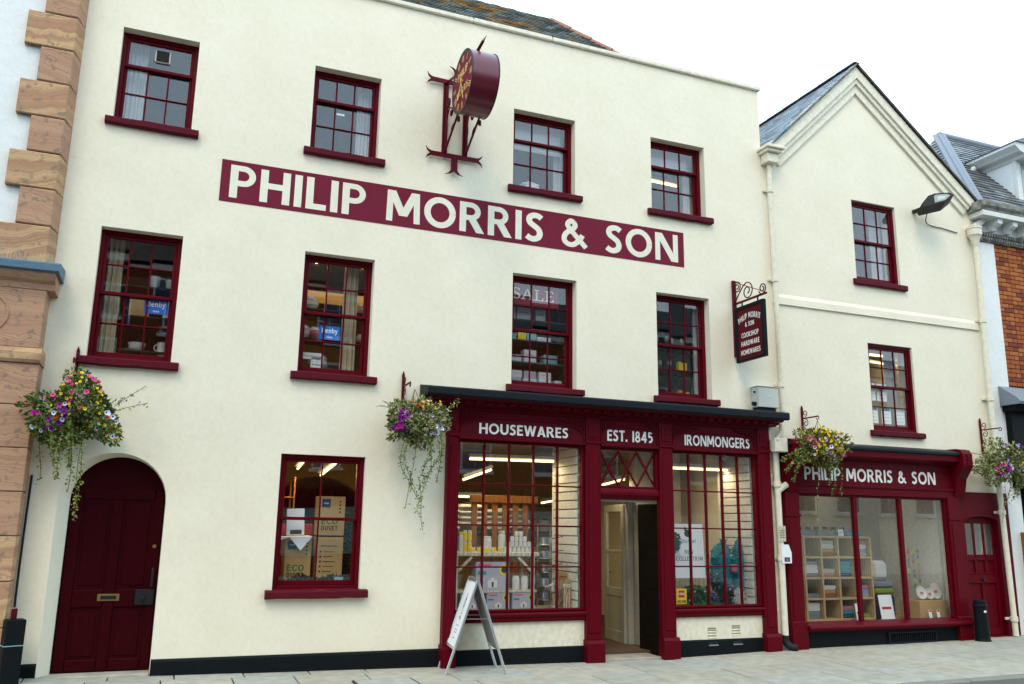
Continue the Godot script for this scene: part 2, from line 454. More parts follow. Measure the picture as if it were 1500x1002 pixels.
	mat("board_grey", lin(0.3, 0.3, 0.29), 0.6)
	mat("brass", lin(0.3, 0.2, 0.07), 0.45, 0.8)
	mat("gold", lin(0.72, 0.46, 0.1), 0.4, 0.35)
	mat("iron", lin(0.02, 0.02, 0.022), 0.45)
	mat("box_metal", lin(0.5, 0.53, 0.47), 0.5)
	mat("lens_glass", lin(0.3, 0.36, 0.33), 0.12)
	mat("garland", lin(0.02, 0.07, 0.02), 0.8)
	mat("moss_bowl", lin(0.05, 0.045, 0.03), 0.9)
	for a in [["towel_white", 0.7, 0.68, 0.64], ["towel_grey", 0.22, 0.23, 0.26], ["towel_ochre", 0.5, 0.25, 0.04], ["towel_rust", 0.28, 0.07, 0.03], ["towel_teal", 0.02, 0.28, 0.33], ["towel_navy", 0.03, 0.04, 0.1], ["towel_pink", 0.5, 0.16, 0.24], ["towel_coral", 0.5, 0.2, 0.13], ["towel_beige", 0.45, 0.4, 0.3], ["towel_blue", 0.25, 0.36, 0.55], ["towel_green", 0.25, 0.34, 0.05], ["plush_teal", 0.03, 0.25, 0.28], ["plush_blue", 0.04, 0.12, 0.4], ["plush_orange", 0.5, 0.13, 0.04], ["plush_dark", 0.03, 0.035, 0.03], ["plush_green", 0.03, 0.12, 0.04]]:
		var t := mat(a[0], lin(a[1], a[2], a[3]), 0.95)
		textured(t, fleck, 5.0, fine, 0.8)
	var lf := mat("leaf", Color(1, 1, 1), 0.6)
	lf.vertex_color_use_as_albedo = true
	lf.metallic_specular = 0.2
	lf.backlight = Color(0.35, 0.4, 0.2)
	var fl := mat("petal", Color(1, 1, 1), 0.7)
	fl.vertex_color_use_as_albedo = true
	fl.backlight = Color(0.3, 0.3, 0.3)
	glowing("tube_glow", Color(1.0, 0.9, 0.66), 2.2)
	glowing("bulb_glow", Color(1.0, 0.8, 0.45), 4.0)
	for q in ["ceramic", "steel", "aluminium", "lens_glass", "gold", "brass"]: M[q].metallic_specular = 0.5
	for q in ["burgundy", "burgundy_door", "burgundy_sill", "burgundy_iron", "sign_deep", "black_paint"]: M[q].metallic_specular = 0.2

# ------------------------------------------------------------------ the scene
func _ready() -> void:
	rng.seed = 1845
	var cam := Camera3D.new()
	cam.name = "camera"
	add_child(cam)
	var yaw := deg_to_rad(21.7123); var pitch := deg_to_rad(12.1819); var roll := deg_to_rad(0.8679)
	var fwd := Vector3(sin(yaw) * cos(pitch), sin(pitch), -cos(yaw) * cos(pitch))
	var rt := Vector3(cos(yaw), 0, sin(yaw))
	var up := rt.cross(fwd)
	cam.transform = Transform3D(Basis(rt * cos(roll) + up * sin(roll), up * cos(roll) - rt * sin(roll), -fwd), Vector3(0, 1.55, 10))
	cam.fov = 43.355; cam.near = 0.05; cam.far = 400.0
	cam.current = true

	var env := Environment.new()
	env.background_mode = Environment.BG_SKY
	var sky := Sky.new()
	var sm := ProceduralSkyMaterial.new()
	sm.sky_top_color = lin(0.57, 0.8, 1.0)
	sm.sky_horizon_color = lin(0.8, 0.91, 1.0)
	sm.sky_curve = 0.3
	sm.ground_bottom_color = Color(0.3, 0.3, 0.29)
	sm.ground_horizon_color = Color(0.6, 0.6, 0.58)
	sm.sky_energy_multiplier = 1.4
	sm.ground_energy_multiplier = 0.6
	sky.sky_material = sm
	env.sky = sky
	env.tonemap_mode = Environment.TONE_MAPPER_LINEAR
	env.tonemap_exposure = 1.31
	env.sdfgi_enabled = true; env.ssao_enabled = true; env.ssil_enabled = true
	var we := WorldEnvironment.new()
	we.name = "world_environment"
	we.environment = env
	add_child(we)
	var sun := DirectionalLight3D.new()
	sun.name = "overcast_sun"
	sun.light_energy = 0.45; sun.light_angular_distance = 25.0; sun.light_color = Color(1.0, 0.97, 0.91)
	sun.shadow_enabled = true
	add_child(sun)
	sun.look_at_from_position(Vector3(-5, 14, 9), Vector3.ZERO)

	make_materials()
	build_ground()
	build_shop_building()
	build_gabled_building()
	build_stone_building()
	build_brick_building()
	build_street_opposite()
	build_clock()
	build_hanging_sign()
	build_pipes_and_boxes()
	build_baskets()
	build_street_things()
	build_upper_window_things()
	build_duvet_window()
	build_housewares_window()
	build_toy_window()
	build_towel_window()
	build_lamps()

# the pavement dips a little along the shopfront
func g(x: float) -> float:
	var k := [[-40.0, 0.07], [-1.25, 0.055], [0.05, 0.02], [3.1, -0.02], [5.1, -0.04], [6.3, -0.045], [8.0, 0.0], [11.3, 0.02], [12.5, 0.05], [60.0, 0.06]]
	for i in k.size() - 1:
		if x <= k[i + 1][0]:
			return lerpf(k[i][1], k[i + 1][1], clampf((x - k[i][0]) / (k[i + 1][0] - k[i][0]), 0, 1))
	return 0.06

func build_ground() -> void:
	var gr := structure("ground")
	part(gr, "ground_sheet", mb().box(-150, 150, -0.5, -0.19, -150, 150), M.asphalt)
	var rd := structure("road")
	part(rd, "carriageway", mb().box(-40, 60, -0.186, -0.135, 2.62, 12.4), M.asphalt)
	for z in [[2.5, 2.62], [12.4, 12.52]]:
		part(rd, "channel", mb().box(-40, 60, -0.19, -0.13, z[0] + 0.001, z[1] - 0.001), M.kerb_granite)
	var pv := structure("pavement")
	var bed := mb()
	for i in 44:
		var x := -8.0 + 0.6 * i
		var a := g(x) - 0.012; var b := g(x + 0.6) - 0.012
		bed.quad(Vector3(x, a - 0.04, 2.36), Vector3(x + 0.6, b - 0.04, 2.36), Vector3(x + 0.6, b, -0.3), Vector3(x, a, -0.3))
	part(pv, "bedding", bed, M.mortar)
	# flagstones, course by course
	var z0 := -0.25
	var row := 0
	for dz in [0.5, 0.62, 0.6, 0.64, 0.245]:
		var x := -7.0 - 0.3 * row
		while x < 18.0:
			var w: float = [0.62, 0.9, 0.75, 1.05, 0.68][rng.randi() % 5]
			var m := mb()
			var j := 0.006
			var lift := R(-0.003, 0.003)
			var slope := -0.015
			var za: float = z0 + j; var zb: float = z0 + dz - j
			var xa := x + j; var xb := x + w - j
			var p := []
			for q in [[xa, zb], [xb, zb], [xb, za], [xa, za]]:
				p.append(Vector3(q[0], g(q[0]) + slope * maxf(0, q[1]) + lift + R(-0.0015, 0.0015), q[1]))
			var cc: Vector3 = (p[0] + p[1] + p[2] + p[3]) / 4
			var inn := []
			for q in p: inn.append(q + Vector3(signf(cc.x - q.x) * 0.005, 0, signf(cc.z - q.z) * 0.005))
			m.quad(inn[0], inn[1], inn[2], inn[3])
			for k in 4:
				var b: int = (k + 1) % 4
				m.quad(p[k] - Vector3(0, 0.006, 0), p[b] - Vector3(0, 0.006, 0), inn[b], inn[k])
				m.quad(p[k] - Vector3(0, 0.04, 0), p[b] - Vector3(0, 0.04, 0), p[b] - Vector3(0, 0.006, 0), p[k] - Vector3(0, 0.006, 0))
			part(pv, "flagstone", m, M["paving_%d" % (rng.randi() % 5)])
			x += w
		z0 += dz
		row += 1
	var kb := structure("kerb")
	var x := -7.0
	while x < 18.0:
		var w := 0.915
		var y := g(x + 0.45) - 0.037
		part(kb, "kerbstone", mb().bbox(x + 0.004, x + w - 0.004, -0.3, y, 2.36, 2.5, 0.015), M.kerb_granite)
		x += w
	var pf := structure("far_pavement")
	part(pf, "paving", mb().box(-40, 60, -0.3, -0.01, 12.52, 17.0), M.paving_1)
	# iron access cover let into the flags
	var cv := thing("access_cover", "grey rectangular steel access cover in the pavement by the folding board", "access cover", Vector3(2.3, 0, 0.95))
	part(cv, "frame", mb().box(1.98, 2.6, -0.05, 0.0005, 0.74, 1.2), M.iron)
	part(cv, "lid", mb().bbox(2.0, 2.58, -0.04, 0.0035, 0.76, 1.18, 0.004), M.paving_3)

# wall sheet facing +z with rectangular holes [x0, x1, y0, y1]
func sheet(m: MB, x0: float, x1: float, y0: float, y1: float, z: float, holes: Array, back := false) -> void:
	var xs := [x0, x1]; var ys := [y0, y1]
	for h in holes:
		for q in [h[0], h[1]]:
			if q > x0 and q < x1 and not xs.has(q): xs.append(q)
		for q in [h[2], h[3]]:
			if q > y0 and q < y1 and not ys.has(q): ys.append(q)
	xs.sort(); ys.sort()
	for i in xs.size() - 1:
		for j in ys.size() - 1:
			var cx: float = (xs[i] + xs[i + 1]) / 2; var cy: float = (ys[j] + ys[j + 1]) / 2
			var open := false
			for h in holes:
				if cx > h[0] and cx < h[1] and cy > h[2] and cy < h[3]: open = true
			if open: continue
			var a := Vector3(xs[i], ys[j], z); var b := Vector3(xs[i + 1], ys[j], z); var d := Vector3(xs[i + 1], ys[j + 1], z); var e := Vector3(xs[i], ys[j + 1], z)
			if back: m.quad(b, a, e, d)
			else: m.quad(a, b, d, e)

func reveal(m: MB, h: Array, z0: float, z1: float) -> void:
	var a := Vector3(h[0], h[2], z0); var b := Vector3(h[1], h[2], z0); var d := Vector3(h[1], h[3], z0); var e := Vector3(h[0], h[3], z0)
	var k := Vector3(0, 0, z1 - z0)
	m.quad(a, b, b + k, a + k); m.quad(b, d, d + k, b + k); m.quad(d, e, e + k, d + k); m.quad(e, a, a + k, e + k)

# one pane, two faces, set a touch out of true as old glass is
func pane(parent: Node3D, x0: float, x1: float, y0: float, y1: float, z: float, wob := 0.0012) -> void:
	var m := mb()
	var q := [Vector3(x0, y0, z + R(-wob, wob)), Vector3(x1, y0, z + R(-wob, wob)), Vector3(x1, y1, z + R(-wob, wob))]
	q.append(q[0] + q[2] - q[1])
	m.quad(q[0], q[1], q[2], q[3])
	var k := Vector3(0, 0, -0.004)
	m.quad(q[1] + k, q[0] + k, q[3] + k, q[2] + k)
	part(parent, "pane", m, M.glass)

# sliding sash window: o = [x0, x1, y0, y1]; rows of panes in the upper and the lower sash
func sash_window(b: Node3D, o: Array, cols: int, up: int, low: int, rail: float, zf := -0.12, sill_out := 0.075, up_cols := -1) -> Node3D:
	var w := group_part(b, "window")
	var x0: float = o[0]; var x1: float = o[1]; var y0: float = o[2]; var y1: float = o[3]
	if up_cols < 0: up_cols = cols
	var f := 0.045
	var m := mb()
	m.bbox(x0, x0 + f, y0, y1, zf - 0.1, zf, 0.004); m.bbox(x1 - f, x1, y0, y1, zf - 0.1, zf, 0.004)
	m.bbox(x0 + f, x1 - f, y1 - f, y1, zf - 0.1, zf, 0.004); m.bbox(x0 + f, x1 - f, y0, y0 + f * 0.9, zf - 0.1, zf, 0.004)
	part(w, "frame", m, M.burgundy)
	var ym := lerpf(y0, y1, rail)
	for s in [[ym - 0.018, y1 - f, up, up_cols, zf - 0.022], [y0 + f * 0.9, ym + 0.018, low, cols, zf - 0.062]]:
		var a: float = s[0]; var c: float = s[1]; var z: float = s[4]
		var st := 0.034
		var bt := 0.036 if s[4] > zf - 0.04 else 0.055
		var tp := 0.036
		var k := mb()
		k.bbox(x0 + f, x0 + f + st, a, c, z - 0.036, z, 0.004); k.bbox(x1 - f - st, x1 - f, a, c, z - 0.036, z, 0.004)
		k.bbox(x0 + f + st, x1 - f - st, a, a + bt, z - 0.036, z, 0.004); k.bbox(x0 + f + st, x1 - f - st, c - tp, c, z - 0.036, z, 0.004)
		part(w, "sash", k, M.burgundy)
		var gx0 := x0 + f + st; var gx1 := x1 - f - st; var gy0 := a + bt; var gy1 := c - tp
		var nc: int = s[3]; var nr: int = s[2]
		var pw := (gx1 - gx0) / nc; var ph := (gy1 - gy0) / nr
		for i in range(1, nc):
			part(w, "glazing_bar", mb().bbox(gx0 + pw * i - 0.009, gx0 + pw * i + 0.009, gy0, gy1, z - 0.03, z - 0.004, 0.005), M.burgundy)
		for j in range(1, nr):
			part(w, "glazing_bar", mb().bbox(gx0, gx1, gy0 + ph * j - 0.009, gy0 + ph * j + 0.009, z - 0.028, z - 0.002, 0.005), M.burgundy)
		for i in nc:
			for j in nr:
				pane(w, gx0 + pw * i, gx0 + pw * (i + 1), gy0 + ph * j, gy0 + ph * (j + 1), z - 0.018)
	if sill_out > 0:
		var sl := mb()
		var n := 9
		var xa := x0 - 0.075; var xb := x1 + 0.085
		# an old stone sill, its edges knocked about
		var pr := []
		for i in n + 1:
			var x := lerpf(xa, xb, float(i) / n)
			var t := y0 + 0.004 + R(-0.004, 0.003); var bo := y0 - 0.088 + R(-0.005, 0.005); var zz := sill_out + R(-0.006, 0.004)
			pr.append([Vector3(x, t + 0.008, zf - 0.02), Vector3(x, t - 0.006, zz - 0.014), Vector3(x, t - 0.02, zz), Vector3(x, bo + 0.012, zz), Vector3(x, bo, zz - 0.012), Vector3(x, bo, -0.02)])
		for i in n:
			for k in 5:
				sl.quad(pr[i][k + 1], pr[i + 1][k + 1], pr[i + 1][k], pr[i][k])
		for k in [0, n]:
			var p: Array = pr[k]
			for t in range(1, 5):
				if k == 0: sl.tri(p[0], p[t + 1], p[t])
				else: sl.tri(p[0], p[t], p[t + 1])
		part(w, "sill", sl, M.burgundy_sill)
	return w

func arch_pts(xl: float, xr: float, spring: float, rise: float, seg := 24) -> Array:
	var o := []
	for i in seg + 1:
		var a := PI - PI * i / seg
		o.append(Vector2((xl + xr) / 2 + (xr - xl) / 2 * cos(a), spring + rise * sin(a)))
	return o

var W := [[-0.90, -0.07, 6.0, 7.14], [1.29, 2.13, 6.035, 7.15], [3.96, 4.88, 6.0, 7.12], [6.09, 7.0, 6.0, 7.11],
	[-0.88, -0.04, 3.26, 4.72], [1.32, 2.16, 3.275, 4.73], [3.98, 4.90, 3.32, 4.80], [6.13, 7.0, 3.33, 4.79], [1.21, 2.17, 0.845, 2.33]]
var W9 := [9.76, 10.66, 5.42, 6.745]
var W10 := [9.88, 10.775, 3.07, 4.42]

func build_shop_building() -> void:
	var b := thing("shop_building", "cream rendered three storey corner shop with a long painted name band and burgundy shopfront", "shop", Vector3(3.4, 0, 0))
	var wall := mb()
	var door := [-0.98, 0.05, -0.3, 2.285]
	var front := [3.16, 7.84, -0.3, 2.95]
	var holes := W + [door, front]
	sheet(wall, -1.3, 8.03, -0.3, 8.24, 0, holes)
	sheet(wall, -1.3, 8.03, -0.3, 8.24, -0.3, holes, true)
	for h in W: reveal(wall, h, 0, -0.3)
	reveal(wall, front, 0, -0.3)
	# round-headed doorway with a splayed left jamb
	var oa := arch_pts(-0.98, 0.05, 1.77, 0.49)
	var ia := arch_pts(-0.88, 0.045, 1.77, 0.46)
	for i in oa.size() - 1:
		var p: Vector2 = oa[i]; var q: Vector2 = oa[i + 1]
		wall.quad(Vector3(p.x, p.y, 0), Vector3(q.x, q.y, 0), Vector3(q.x, 2.285, 0), Vector3(p.x, 2.285, 0))
		var r: Vector2 = ia[i]; var s: Vector2 = ia[i + 1]
		wall.quad(Vector3(p.x, p.y, 0), Vector3(r.x, r.y, -0.16), Vector3(s.x, s.y, -0.16), Vector3(q.x, q.y, 0))
		wall.quad(Vector3(r.x, r.y, -0.16), Vector3(r.x, r.y, -0.4), Vector3(s.x, s.y, -0.4), Vector3(s.x, s.y, -0.16))
	wall.quad(Vector3(-0.98, -0.3, 0), Vector3(-0.88, -0.3, -0.16), Vector3(-0.88, 1.77, -0.16), Vector3(-0.98, 1.77, 0))
	wall.quad(Vector3(-0.88, -0.3, -0.16), Vector3(-0.88, -0.3, -0.4), Vector3(-0.88, 1.77, -0.4), Vector3(-0.88, 1.77, -0.16))
	wall.quad(Vector3(0.05, -0.3, 0), Vector3(0.05, 1.77, 0), Vector3(0.045, 1.77, -0.4), Vector3(0.045, -0.3, -0.4))
	# sides, back and the head of the parapet
	wall.box(-1.3, -1.0, -0.3, 8.24, -6.5, -0.302)
	wall.box(7.73, 8.03, -0.3, 8.24, -6.5, -0.302)
	wall.box(-1.0, 7.73, -0.3, 8.24, -6.5, -6.3)
	wall.quad(Vector3(-1.3, 8.24, 0), Vector3(8.03, 8.24, 0), Vector3(8.03, 8.24, -0.3), Vector3(-1.3, 8.24, -0.3))
	wall.quad(Vector3(8.03, -0.3, 0), Vector3(8.03, -0.3, -0.3), Vector3(8.03, 8.24, -0.3), Vector3(8.03, 8.24, 0))
	part(b, "wall", wall, M.cream_render)
	# coping stones along the parapet
	var x := -1.3
	while x < 8.0:
		var w := minf(1.16 + R(-0.1, 0.1), 8.065 - x)
		if 8.065 - (x + w) < 0.4: w = 8.065 - x
		part(b, "coping_stone", mb().bbox(x + 0.004, x + w - 0.004, 8.241 + R(0, 0.004), 8.312 + R(-0.004, 0.004), -0.34, 0.045, 0.012), M.cream_paint)
		x += w
	# floors, ceilings and partitions behind the windows
	part(b, "floor", mb().box(-1.0, 7.73, -0.12, 0.012, -6.3, -0.31), M.room_floor)
	part(b, "upper_floor", mb().box(-1.0, 7.73, 2.78, 3.1, -6.3, -0.302), M.room_white)
	part(b, "upper_floor", mb().box(-1.0, 7.73, 5.36, 5.7, -6.3, -0.302), M.room_white)
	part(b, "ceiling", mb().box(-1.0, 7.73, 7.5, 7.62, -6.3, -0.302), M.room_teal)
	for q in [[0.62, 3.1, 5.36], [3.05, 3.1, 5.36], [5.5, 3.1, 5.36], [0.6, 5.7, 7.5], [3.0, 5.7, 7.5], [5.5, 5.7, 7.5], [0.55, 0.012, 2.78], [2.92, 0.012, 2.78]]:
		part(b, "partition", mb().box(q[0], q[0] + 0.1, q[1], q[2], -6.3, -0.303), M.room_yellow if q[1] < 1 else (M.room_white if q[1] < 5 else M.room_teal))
	part(b, "back_wall", mb().box(0.65, 2.92, 0.012, 2.78, -6.2, -6.1), M.room_yellow)
	# yellow cross wall with a round arch, behind the duvet window
	var aw := mb()
	var pts := arch_pts(1.35, 2.75, 1.6, 0.62)
	aw.box(0.65, 1.35, 0.012, 2.78, -2.6, -2.4); aw.box(2.75, 2.92, 0.012, 2.78, -2.6, -2.4)
	for i in pts.size() - 1:
		var p: Vector2 = pts[i]; var q: Vector2 = pts[i + 1]
		aw.quad(Vector3(p.x, p.y, -2.4), Vector3(q.x, q.y, -2.4), Vector3(q.x, 2.78, -2.4), Vector3(p.x, 2.78, -2.4))
		aw.quad(Vector3(p.x, p.y, -2.4), Vector3(p.x, p.y, -2.6), Vector3(q.x, q.y, -2.6), Vector3(q.x, q.y, -2.4))
	part(b, "arched_cross_wall", aw, M.room_yellow)
	part(b, "shop_lining", mb().box(3.02, 7.73, 0.012, 2.78, -6.29, -6.2), M.room_yellow)
	part(b, "shop_ceiling", mb().box(3.03, 7.72, 2.72, 2.775, -6.19, -0.31), M.room_white)
	# black painted plinth
	for q in [[-1.25, -0.985], [0.055, 3.135]]:
		part(b, "plinth", mb().along_x([Vector2(0.001, -0.3), Vector2(0.028, -0.3), Vector2(0.028, 0.155), Vector2(0.012, 0.175), Vector2(0.001, 0.178)], q[0], q[1]), M.black_paint)
	# name band painted on the wall
	var band := group_part(b, "name_band")
	part(band, "painted_ground", mb().box(0.30, 6.60, 5.205, 5.72, 0.001, 0.005), M.burgundy_band)
	signwrite(band, "PHILIP MORRIS & SON", Transform3D(Basis.IDENTITY, Vector3(0.405, 5.262, 0.0052)), 6.095, 0.405, M.sign_cream, 0.115)
	# windows
	sash_window(b, W[0], 3, 1, 2, 0.655, -0.12, 0.075, 1)
	for i in [1, 2, 3]: sash_window(b, W[i], 3, 1, 2, 0.66)
	for i in [4, 5, 6, 7]: sash_window(b, W[i], 3, 2, 2, 0.515)
	sash_window(b, W[8], 2, 1, 1, 0.52, -0.06, 0.085)
	# side door
	var d := group_part(b, "side_door")
	var leaf := mb()
	var ring := arch_pts(-0.88, 0.045, 1.77, 0.46)
	var poly := [Vector2(-0.88, 0.03)]
	poly.append_array(ring)
	poly.append(Vector2(0.045, 0.03))
	leaf.along_z(poly, -0.26, -0.215)
	part(d, "leaf", leaf, M.burgundy_door)
	part(d, "threshold", mb().bbox(-0.95, 0.05, -0.1, 0.045, -0.3, 0.02, 0.01), M.paving_2)
	var rails := mb()
	for q in [[-0.86, -0.76, 0.06, 1.9], [-0.055, 0.03, 0.06, 1.9], [-0.47, -0.36, 0.06, 1.78], [-0.76, -0.47, 0.06, 0.17], [-0.36, -0.055, 0.06, 0.17], [-0.76, -0.47, 0.68, 0.86], [-0.36, -0.055, 0.68, 0.86], [-0.76, -0.055, 1.78, 1.9]]:
		rails.bbox(q[0], q[1], q[2], q[3], -0.2149, -0.195, 0.008)
	part(d, "stiles_and_rails", rails, M.burgundy_door)
	for q in [[-0.72, -0.51, 0.2, 0.62], [-0.32, -0.095, 0.2, 0.62], [-0.72, -0.51, 0.9, 1.74], [-0.32, -0.095, 0.9, 1.74]]:
		part(d, "panel", mb().bbox(q[0], q[1], q[2], q[3], -0.2148, -0.206, 0.008), M.burgundy_door)
	part(d, "letter_plate", mb().bbox(-0.52, -0.31, 0.745, 0.815, -0.1945, -0.186, 0.003), M.brass)
	part(d, "letter_flap", mb().bbox(-0.49, -0.34, 0.762, 0.798, -0.1855, -0.181, 0.002), M.iron)
	part(d, "lock_case", mb().bbox(-0.16, 0.02, 0.7, 0.86, -0.1945, -0.165, 0.006), M.iron)
	part(d, "lock_knob", mb().tube([Vector3(-0.09, 0.78, -0.164), Vector3(-0.09, 0.78, -0.12)], 0.022, 12), M.iron)
	part(d, "pull_handle", mb().tube(smooth([Vector3(-0.01, 0.88, -0.194), Vector3(-0.01, 0.9, -0.15), Vector3(-0.01, 1.05, -0.145), Vector3(-0.01, 1.07, -0.194)], 4), 0.012, 8), M.iron)
	part(d, "cylinder_lock", mb().tube([Vector3(-0.02, 1.3, -0.1945), Vector3(-0.02, 1.3, -0.18)], 0.02, 12), M.brass)
	build_shopfront(b)
	build_main_roof(b)

func flutes(m: MB, x0: float, x1: float, xl: float, xr: float, spring: float, rise: float, top: float) -> void:
	var x := x0 + 0.012
	while x < x1 - 0.01:
		var t := (x - (xl + xr) / 2) / ((xr - xl) / 2)
		var y := spring + rise * sqrt(maxf(0.0, 1.0 - t * t)) if absf(t) < 1 else spring
		y += 0.03
		if y < top - 0.03: m.bbox(x, x + 0.014, y, top, 0.0752, 0.093, 0.006)
		x += 0.03

func build_shopfront(b: Node3D) -> void:
	# pilasters on blocks
	for q in [[3.135, 3.27], [4.985, 5.195], [6.07, 6.27], [7.655, 7.86]]:
		var m := mb()
		m.bbox(q[0], q[1], -0.1, 2.62, 0.0, 0.1, 0.006)
		m.bbox(q[0] + 0.035, q[1] - 0.035, 0.3, 2.5, 0.1002, 0.11, 0.006)
		m.bbox(q[0] - 0.006, q[1] + 0.006, 2.621, 2.665, 0.0, 0.115, 0.006)
		m.bbox(q[0], q[1], 2.666, 2.95, 0.0, 0.102, 0.005)
		m.bbox(q[0] + 0.04, q[1] - 0.04, 2.7, 2.9, 0.1021, 0.112, 0.004)
		var p := part(b, "pilaster", m, M.burgundy)
		part(p, "plinth_block", mb().along_x([Vector2(0.0, -0.12), Vector2(0.145, -0.12), Vector2(0.145, 0.18), Vector2(0.125, 0.215), Vector2(0.0, 0.222)], q[0] - 0.012, q[1] + 0.022), M.burgundy)
		for h in 3:
			part(p, "roundel", mb().tube([Vector3((q[0] + q[1]) / 2, 2.73 + 0.065 * h, 0.112), Vector3((q[0] + q[1]) / 2, 2.73 + 0.065 * h, 0.12)], 0.018, 10), M.burgundy)
	# fascia with three lettered arches
	part(b, "fascia", mb().box(3.27, 7.655, 2.6, 2.95, 0.0, 0.075), M.burgundy)
	for q in [[3.29, 4.965, 0.235, 3.535, 1.205, "HOUSEWARES", 0.13], [5.215, 6.05, 0.225, 5.3, 0.68, "EST. 1845", 0.145], [6.29, 7.635, 0.22, 6.475, 1.06, "IRONMONGERS", 0.142]]:
		var f := group_part(b, "lettered_arch")
		var pts := []
		var seg := 40
		var spring := 2.635
		for i in seg + 1:
			var a := PI - PI * i / seg
			# a flat-topped arch: square-ish super ellipse
			var ca := signf(cos(a)) * pow(absf(cos(a)), 0.6); var sa := pow(maxf(0.0, sin(a)), 0.6)
			pts.append(Vector2((q[0] + q[1]) / 2 + (q[1] - q[0]) / 2 * ca, spring + q[2] * sa))
		var ap := pts.duplicate()
		part(f, "arch_panel", mb().along_z(ap, 0.076, 0.08), M.sign_deep)
		var bead := []
		for p in pts: bead.append(Vector3(p.x, p.y, 0.084))
		part(f, "arch_bead", mb().tube(bead, 0.013, 8), M.burgundy)
		var fm := mb()
		flutes(fm, q[0] - 0.02, q[1] + 0.02, q[0], q[1], spring + 0.03, q[2], 2.925)
		var fp := part(f, "fluting", fm, M.burgundy)
		fp.set_meta("kind", "stuff")
		part(f, "arch_ledge", mb().bbox(q[0] - 0.015, q[1] + 0.015, 2.595, 2.632, 0.0755, 0.112, 0.006), M.burgundy)
		signwrite(f, q[5], Transform3D(Basis.IDENTITY, Vector3(q[3], 2.672, 0.0815)), q[4], q[6], M.letter_white, 0.1)
	# cornice
	var c := group_part(b, "cornice")
	part(c, "frieze", mb().box(3.135, 7.86, 2.951, 3.0, 0.0, 0.1), M.burgundy)
	part(c, "moulding", mb().along_x([Vector2(0.0, 3.001), Vector2(0.105, 3.001), Vector2(0.13, 3.02), Vector2(0.16, 3.022), Vector2(0.19, 3.045), Vector2(0.27, 3.05), Vector2(0.29, 3.075), Vector2(0.3, 3.085), Vector2(0.0, 3.085)], 2.86, 7.98), M.burgundy)
	for i in 34:
		var x := 3.0 + i * 0.145
		part(c, "dentil", mb().bbox(x, x + 0.07, 3.012, 3.05, 0.16, 0.24, 0.004), M.burgundy)
	part(c, "lead_capping", mb().along_x([Vector2(0.001, 3.086), Vector2(0.30, 3.086), Vector2(0.305, 3.07), Vector2(0.34, 3.07), Vector2(0.36, 3.09), Vector2(0.362, 3.16), Vector2(0.345, 3.178), Vector2(0.001, 3.235)], 2.79, 8.02), M.lead)
	# two glazed fronts, five panes by four
	for q in [[3.27, 4.985], [6.27, 7.655]]:
		var w := group_part(b, "shop_window")
		var x0: float = q[0]; var x1: float = q[1]
		var y0 := 0.565; var y1 := 2.595
		var fr := mb()
		fr.bbox(x0, x0 + 0.035, y0, y1, -0.03, 0.05, 0.005); fr.bbox(x1 - 0.035, x1, y0, y1, -0.03, 0.05, 0.005)
		fr.bbox(x0 + 0.035, x1 - 0.035, y1 - 0.035, y1, -0.03, 0.05, 0.005); fr.bbox(x0 + 0.035, x1 - 0.035, y0, y0 + 0.03, -0.03, 0.05, 0.005)
		part(w, "frame", fr, M.burgundy)
		part(w, "sill", mb().along_x([Vector2(-0.05, 0.45), Vector2(0.06, 0.45), Vector2(0.075, 0.47), Vector2(0.075, 0.5), Vector2(0.095, 0.515), Vector2(0.105, 0.54), Vector2(0.09, 0.556), Vector2(-0.05, 0.564)], x0, x1), M.burgundy)
		var gx0 := x0 + 0.035; var gx1 := x1 - 0.035; var gy0 := y0 + 0.03; var gy1 := y1 - 0.035
		var pw := (gx1 - gx0) / 5; var ph := (gy1 - gy0) / 4
		for i in range(1, 5): part(w, "glazing_bar", mb().bbox(gx0 + pw * i - 0.011, gx0 + pw * i + 0.011, gy0, gy1, -0.018, 0.034, 0.006), M.burgundy)
		for j in range(1, 4): part(w, "glazing_bar", mb().bbox(gx0, gx1, gy0 + ph * j - 0.009, gy0 + ph * j + 0.009, -0.015, 0.028, 0.006), M.burgundy)
		for i in 5:
			for j in 4:
				pane(w, gx0 + pw * i, gx0 + pw * (i + 1), gy0 + ph * j, gy0 + ph * (j + 1), 0.004, 0.002)
		# stall riser and its plinth
		var sr := mb()
		var vents := []
		if x0 > 6:
			vents = [[6.78, 6.92, 0.17, 0.31], [7.16, 7.3, 0.19, 0.33]]
		sheet(sr, x0, x1, 0.1, 0.45, 0.03, vents)
		for h in vents: reveal(sr, h, 0.03, -0.06)
		sr.quad(Vector3(x0, 0.1, -0.06), Vector3(x1, 0.1, -0.06), Vector3(x1, 0.45, -0.06), Vector3(x0, 0.45, -0.06))
		part(w, "stall_riser", sr, M.cream_paint)
		part(w, "riser_plinth", mb().along_x([Vector2(-0.05, -0.3), Vector2(0.05, -0.3), Vector2(0.05, 0.135), Vector2(0.031, 0.152), Vector2(-0.05, 0.152)] if x0 < 6 else [Vector2(-0.05, -0.3), Vector2(0.05, -0.3), Vector2(0.05, 0.148), Vector2(0.031, 0.165), Vector2(-0.05, 0.165)], x0 + 0.02, x1 - 0.012), M.black_paint)
